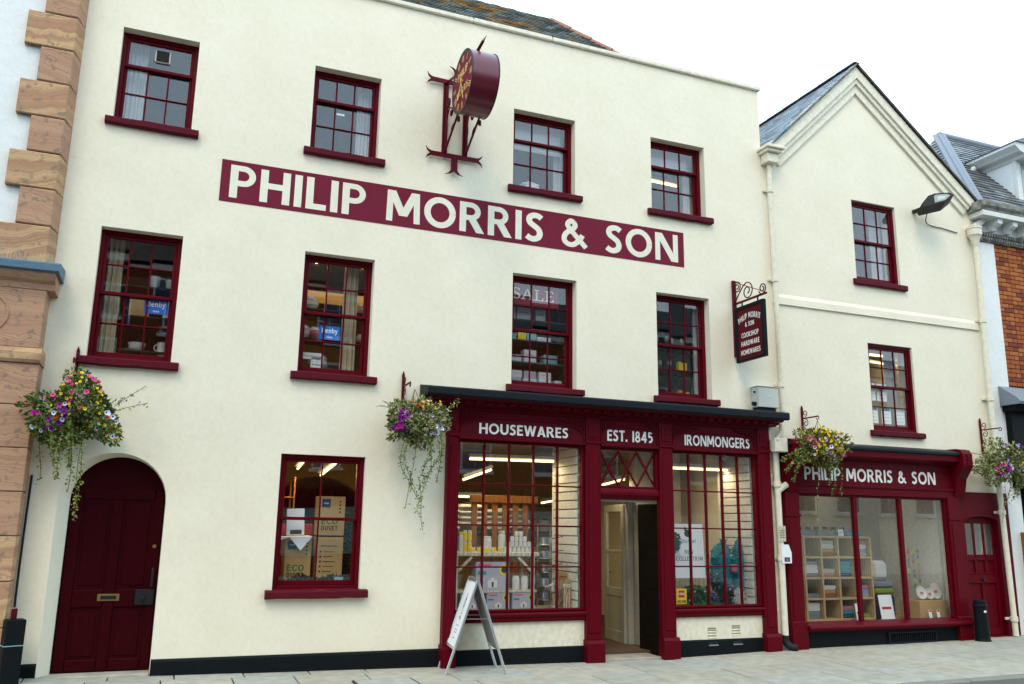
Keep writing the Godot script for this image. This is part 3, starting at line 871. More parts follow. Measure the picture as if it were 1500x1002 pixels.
		for h in vents:
			for s in 4:
				part(w, "vent_slat", mb().bar(Vector3(h[0], h[2] + 0.02 + s * 0.035, 0.0), Vector3(h[1], h[2] + 0.02 + s * 0.035, 0.0), 0.04, 0.012, Vector3(0, 1, 0.9)), M.cream_paint)
			part(w, "vent_ledge", mb().bbox(h[0] - 0.005, h[1] + 0.005, 0.085, 0.1, 0.05, 0.064, 0.003), M.lead_pale)
			part(w, "vent_recess", mb().bbox(h[0], h[1], 0.1, 0.135, 0.0505, 0.054, 0.001), M.iron)
		part(w, "display_floor", mb().box(x0, x1, 0.5, 0.562, -0.75, -0.051), M.shelf_paint)
		part(w, "reveal_lining", mb().box(x0 - 0.03, x0 - 0.002, 0.4, 2.72, -0.75, -0.02), M.room_white)
		# white slatted board on the right-hand cheek
		var sw := mb()
		sw.box(x1 - 0.012, x1 - 0.001, 0.565, 2.7, -0.75, -0.04)
		part(w, "slatwall_backing", sw, M.slatwall)
		for k in 19:
			part(w, "slat", mb().bbox(x1 - 0.062, x1 - 0.05, 0.57 + k * 0.112, 0.57 + k * 0.112 + 0.097, -0.75, -0.04, 0.003), M.slatwall)
		part(w, "slat_edge", mb().bbox(x1 - 0.07, x1 - 0.005, 0.565, 2.7, -0.79, -0.752, 0.004), M.white_paint)
	# fanlight with crossed bars, transom and doorway
	var e := group_part(b, "entrance")
	var tf := mb()
	tf.bbox(5.195, 5.225, 2.07, 2.6, -0.03, 0.05, 0.005); tf.bbox(6.04, 6.07, 2.07, 2.6, -0.03, 0.05, 0.005)
	tf.bbox(5.225, 6.04, 2.56, 2.594, -0.03, 0.05, 0.005); tf.bbox(5.225, 6.04, 2.07, 2.1, -0.03, 0.05, 0.005)
	part(e, "fanlight_frame", tf, M.burgundy)
	var xs := [5.225, 5.43, 5.633, 5.836, 6.04]
	for i in 3:
		var a: float = 5.225 + i * 0.2717; var d: float = a + 0.2717
		part(e, "fanlight_bar", mb().bar(Vector3(a, 2.55, 0.012), Vector3(d, 2.1, 0.012), 0.022, 0.02, Vector3(0, 0, 1)), M.burgundy)
		part(e, "fanlight_bar", mb().bar(Vector3(a, 2.1, 0.0165), Vector3(d, 2.55, 0.0165), 0.022, 0.018, Vector3(0, 0, 1)), M.burgundy)
	pane(e, 5.225, 6.04, 2.1, 2.56, -0.01, 0.001)
	part(e, "transom", mb().along_x([Vector2(-0.06, 1.93), Vector2(0.05, 1.93), Vector2(0.055, 1.95), Vector2(0.085, 1.99), Vector2(0.085, 2.02), Vector2(0.06, 2.05), Vector2(0.05, 2.069), Vector2(-0.06, 2.069)], 5.196, 6.069), M.burgundy)
	part(e, "transom_boss", mb().tube([Vector3(5.65, 2.005, 0.085), Vector3(5.65, 2.005, 0.098)], 0.026, 12), M.burgundy)
	part(e, "door_frame", mb().bbox(5.196, 5.225, 0.0, 1.929, -0.1, -0.02, 0.004).bbox(5.226, 6.2, 1.9, 1.929, -0.1, -0.02, 0.004), M.white_door)
	part(e, "step", mb().bbox(5.2, 6.068, -0.12, -0.018, -0.9, 0.06, 0.008), M.paving_4)
	# dark outer leaf folded back into the lobby
	var dl := group_part(e, "outer_leaf")
	var t := Transform3D(Basis(Vector3.UP, 0), Vector3.ZERO)
	var hinge := Vector3(6.19, -0.01, -0.03); var endp := Vector3(6.1, -0.01, -0.53)
	var dir := (endp - hinge).normalized()
	var nrm := Vector3(dir.z, 0, -dir.x)
	t = Transform3D(Basis(dir, Vector3.UP, dir.cross(Vector3.UP)), hinge)
	var lm := mb().bbox(0, 0.5, 0, 1.9, -0.022, 0.022, 0.004)
	part(dl, "slab", lm.xform(t), M.dark_door)
	for q in [[0.2, 0.62], [0.8, 1.25], [1.35, 1.78]]:
		for s in [-1.0, 1.0]:
			var pm := mb().bbox(0.1, 0.4, q[0], q[1], 0.0222 if s > 0 else -0.032, 0.032 if s > 0 else -0.0222, 0.008)
			part(dl, "panel", pm.xform(t), M.dark_door)
	# lobby jamb and the white glazed inner door, ajar
	part(e, "lobby_cheek", mb().box(6.23, 6.262, 0.0, 2.72, -1.0, -0.05), M.white_door)
	part(e, "lobby_jamb", mb().bbox(6.14, 6.225, -0.02, 2.0, -0.98, -0.9, 0.004), M.white_door)
	part(e, "lobby_head", mb().bbox(5.2, 6.14, 1.93, 2.0, -0.98, -0.9, 0.004), M.white_door)
	var idr := group_part(e, "inner_door")
	var h2 := Vector3(6.13, 0.0, -0.98); var e2 := Vector3(6.19, 0.0, -1.66)
	var d2 := (e2 - h2).normalized()
	var t2 := Transform3D(Basis(d2, Vector3.UP, d2.cross(Vector3.UP)), h2)
	var im := mb()
	im.bbox(0, 0.09, 0, 1.9, -0.02, 0.02); im.bbox(0.61, 0.7, 0, 1.9, -0.02, 0.02)
	im.bbox(0.09, 0.61, 0, 0.16, -0.02, 0.02); im.bbox(0.09, 0.61, 0.62, 0.74, -0.02, 0.02); im.bbox(0.09, 0.61, 1.22, 1.26, -0.02, 0.02); im.bbox(0.09, 0.61, 1.8, 1.9, -0.02, 0.02)
	part(idr, "stiles_and_rails", im.xform(t2), M.white_door)
	part(idr, "panel", mb().bbox(0.09, 0.61, 0.16, 0.62, -0.008, 0.008).xform(t2), M.white_door)
	for q in [[0.74, 1.22], [1.26, 1.8]]:
		var pm := mb()
		pm.quad(t2 * Vector3(0.09, q[0], 0), t2 * Vector3(0.61, q[0], 0), t2 * Vector3(0.61, q[1], 0), t2 * Vector3(0.09, q[1], 0))
		part(idr, "pane", pm, M.glass)
	part(idr, "handle", mb().tube([Vector3(0.64, 0.95, 0.021), Vector3(0.64, 0.95, 0.06)], 0.016, 10).xform(t2), M.brass)

# one field of slates on a plane: o eave corner, u along the eave, s up the slope
func slate_field(o: Vector3, u: Vector3, s: Vector3, wid: float, len: float, left: float, right: float, tones: Array, lichen: float, gauge := 0.11, sw := 0.2, th := 0.03) -> MB:
	var m := mb()
	var nn := u.cross(s).normalized()
	if nn.y < 0: nn = -nn
	var row := 0
	var d := 0.0
	while d < len - 0.02:
		var e := minf(d + gauge + 0.03, len)
		var xa := left * d; var xb := wid + right * d
		var x := xa - (sw * 0.5 if row % 2 == 1 else 0.0)
		while x < xb:
			var a := maxf(x + 0.003, xa); var b := minf(x + sw - 0.003, xb)
			if b - a > 0.02:
				var tone: Color = tones[rng.randi() % tones.size()]
				tone = tone * R(0.75, 1.25)
				var lich := 1.1 * sin(x * 2.3 + d * 3.1) + 0.8 * sin(d * 9.0 - x * 4.1) + R(-1.3, 1.3)
				if lich > 2.6 - 1.9 * lichen: tone = Color(0.42, 0.21, 0.025) * R(0.6, 1.1)
				elif lich < -1.9: tone = Color(0.16, 0.17, 0.12)
				tone.a = 1
				m.col = tone
				var t := th + R(-0.13, 0.17) * th
				var p0 := o + u * a + s * (d + R(-0.004, 0.004)) + nn * t; var p1 := o + u * b + s * (d + R(-0.004, 0.004)) + nn * t
				var p2 := o + u * b + s * e + nn * 0.006; var p3 := o + u * a + s * e + nn * 0.006
				var dn := -nn * th * 0.65
				if u.cross(s).dot(nn) > 0:
					m.quad(p0, p1, p2, p3); m.quad(p0 + dn, p1 + dn, p1, p0); m.quad(p1 + dn, p2 + dn, p2, p1); m.quad(p3 + dn, p0 + dn, p0, p3)
				else:
					m.quad(p1, p0, p3, p2); m.quad(p1 + dn, p0 + dn, p0, p1); m.quad(p0 + dn, p3 + dn, p3, p0); m.quad(p2 + dn, p1 + dn, p1, p2)
			x += sw
		d += gauge
		row += 1
	return m

func build_main_roof(b: Node3D) -> void:
	var r := group_part(b, "roof")
	var tones := [Color(0.1, 0.115, 0.105), Color(0.16, 0.175, 0.16), Color(0.08, 0.095, 0.095), Color(0.22, 0.235, 0.21), Color(0.13, 0.13, 0.11)]
	# front slope rising from behind the parapet to the ridge, hipped at the right
	var eave := Vector3(-1.3, 8.0, -0.5)
	var s := Vector3(0, 2.32, -1.945)
	var len := s.length()
	var f := slate_field(eave, Vector3.RIGHT, s.normalized(), 9.5, len, 0.0, -2.62 / len, tones, 0.85, 0.085, 0.15)
	var fp := part(r, "slates", f, M.slate)
	fp.set_meta("kind", "stuff")
	var deck := mb()
	deck.quad(eave, Vector3(8.2, 8.0, -0.5), Vector3(5.58, 10.32, -2.445), Vector3(-1.3, 10.32, -2.445))
	deck.quad(Vector3(-1.3, 10.32, -2.445), Vector3(5.58, 10.32, -2.445), Vector3(7.9, 8.0, -4.4), Vector3(-1.3, 8.0, -4.4))
	deck.tri(Vector3(8.2, 8.0, -0.5), Vector3(7.9, 8.0, -4.4), Vector3(5.58, 10.32, -2.445))
	deck.tri(Vector3(-1.3, 8.0, -0.5), Vector3(-1.3, 10.32, -2.445), Vector3(-1.3, 8.0, -4.4))
	part(r, "boarding", deck, M.stained_timber)
	var x := -1.3
	while x < 5.5:
		part(r, "ridge_tile", mb().tube([Vector3(x, 10.26, -2.45), Vector3(minf(x + 0.44, 5.58), 10.26, -2.45)], 0.06, 10), M.terracotta if x > 5.1 else M.grey_stone)
		x += 0.45
	var h0 := Vector3(5.58, 10.33, -2.43); var h1 := Vector3(8.2, 8.02, -0.49)
	for i in 9:
		var a := h0.lerp(h1, i / 9.0); var d := h0.lerp(h1, (i + 0.97) / 9.0)
		part(r, "hip_tile", mb().tube([a + Vector3(0, -0.045, 0), d + Vector3(0, -0.035, 0)], 0.06, 10, 0.068), M.terracotta)

func build_gabled_building() -> void:
	var b := thing("gabled_shop", "cream gabled house with a slate roof and a low burgundy towel shopfront", "shop", Vector3(10.2, 0, 0))
	var front := [8.12, 11.38, -0.3, 2.72]
	var door := [11.5, 12.42, -0.3, 2.2]
	var holes := [W9, W10, front, door]
	var wall := mb()
	sheet(wall, 8.034, 12.42, -0.3, 7.05, -0.004, holes)
	sheet(wall, 8.034, 12.42, -0.3, 7.05, -0.3, holes, true)
	for h in holes: reveal(wall, h, -0.004, -0.3)
	var gp := [Vector2(8.034, 7.05), Vector2(12.42, 7.05), Vector2(12.35, 7.08), Vector2(9.96, 9.02), Vector2(8.16, 7.3), Vector2(8.034, 7.2)]
	wall.along_z(gp, -0.3, -0.004)
	wall.box(8.034, 8.2, -0.3, 7.05, -6.5, -0.302); wall.box(12.2, 12.42, -0.3, 7.05, -6.5, -0.302); wall.box(8.2, 12.2, -0.3, 7.05, -6.5, -6.3)
	part(b, "wall", wall, M.cream_render)
	part(b, "string_course", mb().along_x([Vector2(-0.003, 4.845), Vector2(0.024, 4.848), Vector2(0.022, 4.95), Vector2(-0.003, 5.01)], 8.12, 12.3), M.cream_render)
	part(b, "string_course", mb().along_x([Vector2(-0.003, 2.6), Vector2(0.022, 2.605), Vector2(0.022, 2.63), Vector2(-0.003, 2.65)], 11.56, 12.42), M.cream_render)
	# raking eaves moulding: two stepped boards on each side
	for q in [[Vector2(8.13, 7.28), Vector2(9.965, 9.04)], [Vector2(9.965, 9.04), Vector2(12.36, 7.09)]]:
		var a: Vector2 = q[0]; var c: Vector2 = q[1]
		var d := (c - a).normalized(); var nn := Vector2(d.y, -d.x)
		var k := 0
		for st in [[-0.05, 0.13, 0.1], [0.13, 0.2, 0.07], [0.2, 0.32, 0.035]]:
			var p0: Vector2 = a + nn * st[0]; var p1: Vector2 = c + nn * st[0]; var p2: Vector2 = c + nn * st[1]; var p3: Vector2 = a + nn * st[1]
			# mitre at the apex, plumb
			if q[0].x > 9: 
				p0 = p0 + d * ((9.965 - p0.x) / d.x); p3 = p3 + d * ((9.965 - p3.x) / d.x)
			else:
				p1 = p1 + d * ((9.965 - p1.x) / d.x); p2 = p2 + d * ((9.965 - p2.x) / d.x)
			part(b, "raking_moulding", mb().along_z([p0, p1, p2, p3], -0.0035, st[2]), M.cream_paint)
			k += 1
	# slated roof running back from the gable
	var r := group_part(b, "roof")
	var tones := [Color(0.26, 0.33, 0.38), Color(0.33, 0.4, 0.45), Color(0.2, 0.24, 0.28), Color(0.4, 0.46, 0.5), Color(0.3, 0.3, 0.33)]
	var ap := Vector3(9.965, 9.095, 0.12)
	for q in [Vector3(8.04, 7.245, 0.12), Vector3(12.45, 7.065, 0.12)]:
		var s: Vector3 = ap - q
		var sl := part(r, "slates", slate_field(q, Vector3(0, 0, -1), s.normalized(), 6.3, s.length(), 0, 0, tones, -0.4, 0.125, 0.22, 0.017), M.slate)
		sl.set_meta("kind", "stuff")
		var dk := mb()
		var e: Vector3 = q - Vector3(0, 0.02, 0); var t := ap - Vector3(0, 0.02, 0); var bk := Vector3(0, 0, -6.4)
		dk.quad(e, e + bk, t + bk, t)
		dk.quad(e - Vector3(0, 0.012, 0), t - Vector3(0, 0.012, 0), t + bk - Vector3(0, 0.012, 0), e + bk - Vector3(0, 0.012, 0))
		part(r, "boarding", dk, M.stained_timber)
		var vg := mb().bar(q + Vector3(0, 0.0, 0.015), ap + Vector3(0, 0.0, 0.015), 0.014, 0.025, Vector3(0, 0, 1))
		part(r, "verge", vg, M.grey_stone)
	for i in 14:
		part(r, "ridge_tile", mb().bar(Vector3(9.965, 9.115, 0.13 - i * 0.45), Vector3(9.965, 9.12, 0.13 - i * 0.45 - 0.44), 0.1, 0.03), M.lead)
	part(r, "lead_flashing", mb().bar(Vector3(8.22, 7.42, 0.06), Vector3(8.5, 7.7, 0.06), 0.16, 0.02, Vector3(-0.7, 0.7, 0)), M.lead_blue)
	# rooms behind the upper windows
	for y in [[2.75, 3.0], [5.05, 5.2], [6.9, 7.0]]:
		part(b, "upper_floor", mb().box(8.2, 12.2, y[0], y[1], -6.3, -0.302), M.room_white)
	part(b, "floor", mb().box(8.2, 12.2, -0.12, 0.012, -6.3, -0.31), M.room_floor)
	sash_window(b, W9, 3, 2, 2, 0.51, -0.05, 0.06)
	sash_window(b, W10, 3, 2, 2, 0.51, -0.04, 0.06)
	# --- shopfront
	var f := group_part(b, "towel_shopfront")
	for q in [[8.1, 8.34], [11.15, 11.4]]:
		var p := mb()
		p.bbox(q[0], q[1], -0.1, 2.12, -0.05, 0.085, 0.006); p.bbox(q[0] + 0.04, q[1] - 0.04, 0.3, 1.72, 0.0852, 0.095, 0.006)
		p.bbox(q[0] - 0.006, q[1] + 0.006, 1.76, 1.8, -0.05, 0.1, 0.006)
		p.bbox(q[0] - 0.008, q[1] + 0.008, -0.12, 0.36, -0.05, 0.12, 0.012)
		part(f, "pilaster", p, M.burgundy)
	part(f, "fascia", mb().box(8.1, 11.4, 2.2, 2.72, -0.05, 0.06), M.burgundy)
	part(f, "fascia_rail", mb().along_x([Vector2(-0.05, 2.09), Vector2(0.075, 2.09), Vector2(0.075, 2.19), Vector2(0.095, 2.2), Vector2(0.095, 2.225), Vector2(0.061, 2.24), Vector2(-0.05, 2.24)], 8.1, 11.3), M.burgundy)
	part(f, "cornice", mb().along_x([Vector2(0.0, 2.58), Vector2(0.07, 2.58), Vector2(0.2, 2.63), Vector2(0.23, 2.64), Vector2(0.235, 2.72), Vector2(0.0, 2.73)], 8.1, 11.42), M.burgundy)
	part(f, "lead_capping", mb().along_x([Vector2(0.0, 2.731), Vector2(0.245, 2.721), Vector2(0.265, 2.74), Vector2(0.265, 2.765), Vector2(0.24, 2.785), Vector2(0.0, 2.84)], 8.07, 11.43), M.lead)
	for x in [8.12, 11.3]:
		var cs := mb().along_x([Vector2(0.0, 2.12), Vector2(0.09, 2.1), Vector2(0.12, 2.2), Vector2(0.16, 2.38), Vector2(0.25, 2.5), Vector2(0.3, 2.58), Vector2(0.3, 2.76), Vector2(0.26, 2.82), Vector2(0.18, 2.84), Vector2(0.0, 2.84)], x, x + 0.2)
		var con := part(f, "console", cs, M.burgundy)
		for k in 3:
			part(con, "rosette", mb().tube([Vector3(x + 0.1, 2.62 + k * 0.06, 0.3), Vector3(x + 0.1, 2.62 + k * 0.06, 0.312)], 0.024, 10), M.burgundy)
	var lt := group_part(b, "fascia_lettering")
	signwrite(lt, "PHILIP MORRIS & SON", Transform3D(Basis.IDENTITY, Vector3(8.47, 2.285, 0.062)), 2.49, 0.185, M.letter_white, 0.11)
	var w := group_part(b, "towel_window")
	var fr := mb()
	for q in [[8.34, 8.365], [9.345, 9.405], [10.205, 10.265], [11.115, 11.15]]:
		fr.bbox(q[0], q[1], 0.34, 2.09, -0.02, 0.045, 0.005)
	fr.bbox(8.365, 11.115, 2.055, 2.089, -0.02, 0.04, 0.005)
	part(w, "mullions", fr, M.burgundy)
	for q in [[8.365, 9.345], [9.405, 10.205], [10.265, 11.115]]:
		pane(w, q[0], q[1], 0.335, 2.06, 0.005, 0.0015)
	part(w, "sill", mb().along_x([Vector2(-0.05, 0.215), Vector2(0.09, 0.215), Vector2(0.1, 0.24), Vector2(0.16, 0.25), Vector2(0.165, 0.275), Vector2(0.15, 0.295), Vector2(0.03, 0.335), Vector2(-0.05, 0.338)], 8.35, 11.37), M.burgundy)
	part(w, "plinth", mb().box(8.35, 11.15, -0.3, 0.214, -0.05, 0.05), M.black_paint)
	var vg2 := part(w, "vent_frame", mb().bbox(9.8, 10.72, 0.0, 0.035, 0.051, 0.075, 0.004).bbox(9.8, 10.72, 0.15, 0.175, 0.051, 0.075, 0.004).bbox(9.8, 9.83, 0.036, 0.149, 0.051, 0.075, 0.004).bbox(10.69, 10.72, 0.036, 0.149, 0.051, 0.075, 0.004), M.lead)
	for k in 20:
		part(w, "vent_bar", mb().bbox(9.85 + k * 0.042, 9.862 + k * 0.042, 0.036, 0.149, 0.0505, 0.068, 0.002), M.lead)
	# display space
	part(w, "display_floor", mb().box(8.2, 11.4, 0.2, 0.28, -1.5, -0.051), M.pale_wood)
	part(w, "display_back", mb().box(10.0, 12.2, 0.28, 2.74, -1.62, -1.5), M.room_white)
	part(w, "display_cheek", mb().box(11.32, 11.4, 0.28, 2.74, -1.5, -0.301), M.slatwall)
	part(w, "shop_back", mb().box(8.2, 10.0, 0.012, 2.74, -4.2, -4.1), M.room_white)
	part(w, "shop_side", mb().box(10.0, 10.08, 0.012, 2.74, -4.1, -1.62), M.room_white)
	# --- plank door beside it
	var d := group_part(b, "house_door")
	part(d, "surround", mb().box(11.405, 11.53, -0.1, 2.2, -0.1, 0.02).box(12.24, 12.5, -0.1, 2.2, -0.1, 0.02).box(11.53, 12.24, 1.9, 2.2, -0.1, 0.02), M.burgundy)
	var arc_ := arch_pts(11.53, 12.24, 1.74, 0.1, 14)
	var hd := mb()
	for i in arc_.size() - 1:
		var p: Vector2 = arc_[i]; var q: Vector2 = arc_[i + 1]
		hd.quad(Vector3(p.x, p.y, 0.018), Vector3(q.x, q.y, 0.018), Vector3(q.x, 1.9, 0.018), Vector3(p.x, 1.9, 0.018))
		hd.quad(Vector3(p.x, p.y, 0.018), Vector3(p.x, p.y, -0.08), Vector3(q.x, q.y, -0.08), Vector3(q.x, q.y, 0.018))
	part(d, "arched_head", hd, M.burgundy)
	part(d, "head_bead", mb().tube(arc_.map(func(p): return Vector3(p.x, p.y, 0.022)), 0.014, 6), M.burgundy)
	part(d, "leaf", mb().box(11.53, 12.24, 0.03, 1.25, -0.12, -0.07).box(11.53, 12.24, 1.7201, 1.86, -0.12, -0.07), M.burgundy)
	part(d, "threshold", mb().bbox(11.5, 12.27, -0.1, 0.05, -0.12, 0.01, 0.008), M.burgundy)
	var rails := mb()
	for q in [[11.53, 11.6, 0.05, 1.86], [12.17, 12.24, 0.05, 1.86], [11.6, 12.17, 0.05, 0.16], [11.6, 12.17, 0.82, 0.95], [11.6, 12.17, 1.16, 1.25], [11.6, 12.17, 1.72, 1.86], [11.755, 11.8, 0.95, 1.72], [11.965, 12.01, 0.95, 1.72], [11.86, 11.91, 0.16, 0.82]]:
		rails.bbox(q[0], q[1], q[2], q[3], -0.0698, -0.048, 0.006)
	part(d, "stiles_and_rails", rails, M.burgundy)
	for q in [[11.6, 11.755], [11.8, 11.965], [12.01, 12.17]]:
		pane(d, q[0], q[1], 1.25, 1.72, -0.058, 0.001)
		part(d, "panel_moulding", mb().bbox(q[0] + 0.01, q[1] - 0.01, 0.955, 0.98, -0.0695, -0.05, 0.005), M.burgundy)
	part(d, "knob", mb().tube([Vector3(11.885, 0.88, -0.048), Vector3(11.885, 0.88, -0.01)], 0.026, 12), M.iron)

func build_stone_building() -> void:
	var b := thing("stone_building", "pale rendered building with rusty banded sandstone quoins beside the cream shop", "building", Vector3(-1.8, 0, 0))
	part(b, "wall", mb().box(-6.0, -1.5, 4.0, 12.0, -6, 0.17), M.white_render)
	# quoins, long and short by turns, each course a block with its return
	var y := 4.16
	var k := 0
	while y < 9.2:
		var h := 0.405
		var lng := k % 2 == 0
		var xl := -1.815 if lng else -1.665
		var jit := R(-0.008, 0.008)
		var m := mb()
		# plan of the block: splayed right-hand side running back to the shop wall
		var a := Vector2(xl + jit, 0.235); var c := Vector2(-1.335, 0.235 + R(-0.004, 0.004)); var e := Vector2(-1.285, 0.0); var f := Vector2(xl + jit, 0.0)
		var y0 := y + 0.004; var y1 := y + h - 0.004
		var bv := 0.012
		m.quad(Vector3(a.x, y0 + bv, a.y), Vector3(c.x - bv, y0 + bv, c.y), Vector3(c.x - bv, y1 - bv, c.y), Vector3(a.x, y1 - bv, a.y))
		m.quad(Vector3(c.x - bv, y0 + bv, c.y), Vector3(c.x, y0 + bv, c.y - bv), Vector3(c.x, y1 - bv, c.y - bv), Vector3(c.x - bv, y1 - bv, c.y))
		m.quad(Vector3(c.x, y0 + bv, c.y - bv), Vector3(e.x, y0 + bv, e.y), Vector3(e.x, y1 - bv, e.y), Vector3(c.x, y1 - bv, c.y - bv))
		m.quad(Vector3(f.x, y0, f.y), Vector3(a.x, y0 + bv, a.y), Vector3(a.x, y1 - bv, a.y), Vector3(f.x, y1, f.y))
		for s in [[y0, y0 + bv, false], [y1, y1 - bv, true]]:
			var p := [Vector3(a.x, s[0], a.y - bv), Vector3(c.x - bv, s[0], c.y - bv), Vector3(e.x, s[0], e.y)]
			var q := [Vector3(a.x, s[1], a.y), Vector3(c.x - bv, s[1], c.y), Vector3(c.x, s[1], c.y - bv)]
			if s[2]:
				m.quad(q[0], q[1], p[1], p[0]); m.quad(q[2], Vector3(e.x, s[1], e.y), p[2], p[1]); m.tri(q[1], q[2], p[1])
			else:
				m.quad(p[0], p[1], q[1], q[0]); m.quad(p[1], p[2], Vector3(e.x, s[1], e.y), q[2]); m.tri(p[1], q[2], q[1])
		m.quad(Vector3(f.x, y1, f.y), Vector3(a.x, y1, a.y - bv), Vector3(e.x, y1, e.y), Vector3(e.x - 0.1, y1, e.y))
		m.quad(Vector3(a.x, y0, a.y - bv), Vector3(f.x, y0, f.y), Vector3(e.x - 0.1, y0, e.y), Vector3(e.x, y0, e.y))
		part(b, "quoin", m, M["sandstone_%d" % (k % 4)])
		y += h
		k += 1
	part(b, "quoin_core", mb().box(-1.66, -1.36, 4.1, 9.4, -0.2, 0.2), M.mortar)
	# string of lead-covered cornice, then the sandstone pier below
	part(b, "lead_flashing", mb().along_x([Vector2(-0.01, 4.02), Vector2(0.42, 4.02), Vector2(0.455, 4.035), Vector2(0.455, 4.105), Vector2(0.43, 4.125), Vector2(-0.01, 4.17)], -6.0, -1.175), M.lead_blue)
	for i in 16:
		part(b, "bird_spike", mb().tube([Vector3(-1.75 + i * 0.032, 4.12, 0.3), Vector3(-1.75 + i * 0.032 + R(-0.02, 0.02), 4.24, 0.33 + R(-0.03, 0.03))], 0.0022, 4), M.shelf_paint)
	part(b, "cornice", mb().along_x([Vector2(-0.01, 3.86), Vector2(0.305, 3.86), Vector2(0.315, 3.92), Vector2(0.36, 3.95), Vector2(0.4, 4.0), Vector2(0.41, 4.019), Vector2(-0.01, 4.019)], -6.0, -1.21), M.sandstone_1)
	part(b, "pier_head", mb().bbox(-6.0, -1.285, 3.25, 3.859, -0.01, 0.3, 0.008), M.sandstone_3)
	var rd := mb()
	var ring := []
	for i in 33:
		var a := TAU * i / 32
		ring.append(Vector3(-1.8 + 0.2 * cos(a), 3.58 + 0.2 * sin(a), 0.302))
	part(b, "carved_roundel", mb().tube(ring, 0.012, 6), M.sandstone_1)
	part(b, "pier_band", mb().along_x([Vector2(-0.01, 3.1), Vector2(0.31, 3.1), Vector2(0.33, 3.13), Vector2(0.335, 3.2), Vector2(0.31, 3.249), Vector2(-0.01, 3.249)], -6.0, -1.255), M.sandstone_0)
	y = -0.3
	k = 0
	while y < 3.05:
		var h := minf(0.425, 3.099 - y)
		var xx := -1.262
		for seg in ([[-1.9, xx], [-3.2, -1.9], [-4.4, -3.2], [-6.0, -4.4]] if k % 2 == 0 else [[-1.65, xx], [-2.6, -1.65], [-3.8, -2.6], [-5.0, -3.8], [-6.0, -5.0]]):
			part(b, "ashlar_block", mb().bbox(seg[0] + 0.003, seg[1] - 0.003, y + 0.003, y + h - 0.003, -0.01, 0.285 + R(-0.004, 0.004), 0.008), M["sandstone_%d" % rng.randi_range(0, 3)])
		y += h
		k += 1
	part(b, "pier_core", mb().box(-6.0, -1.275, -0.3, 3.099, -6, 0.27), M.mortar)

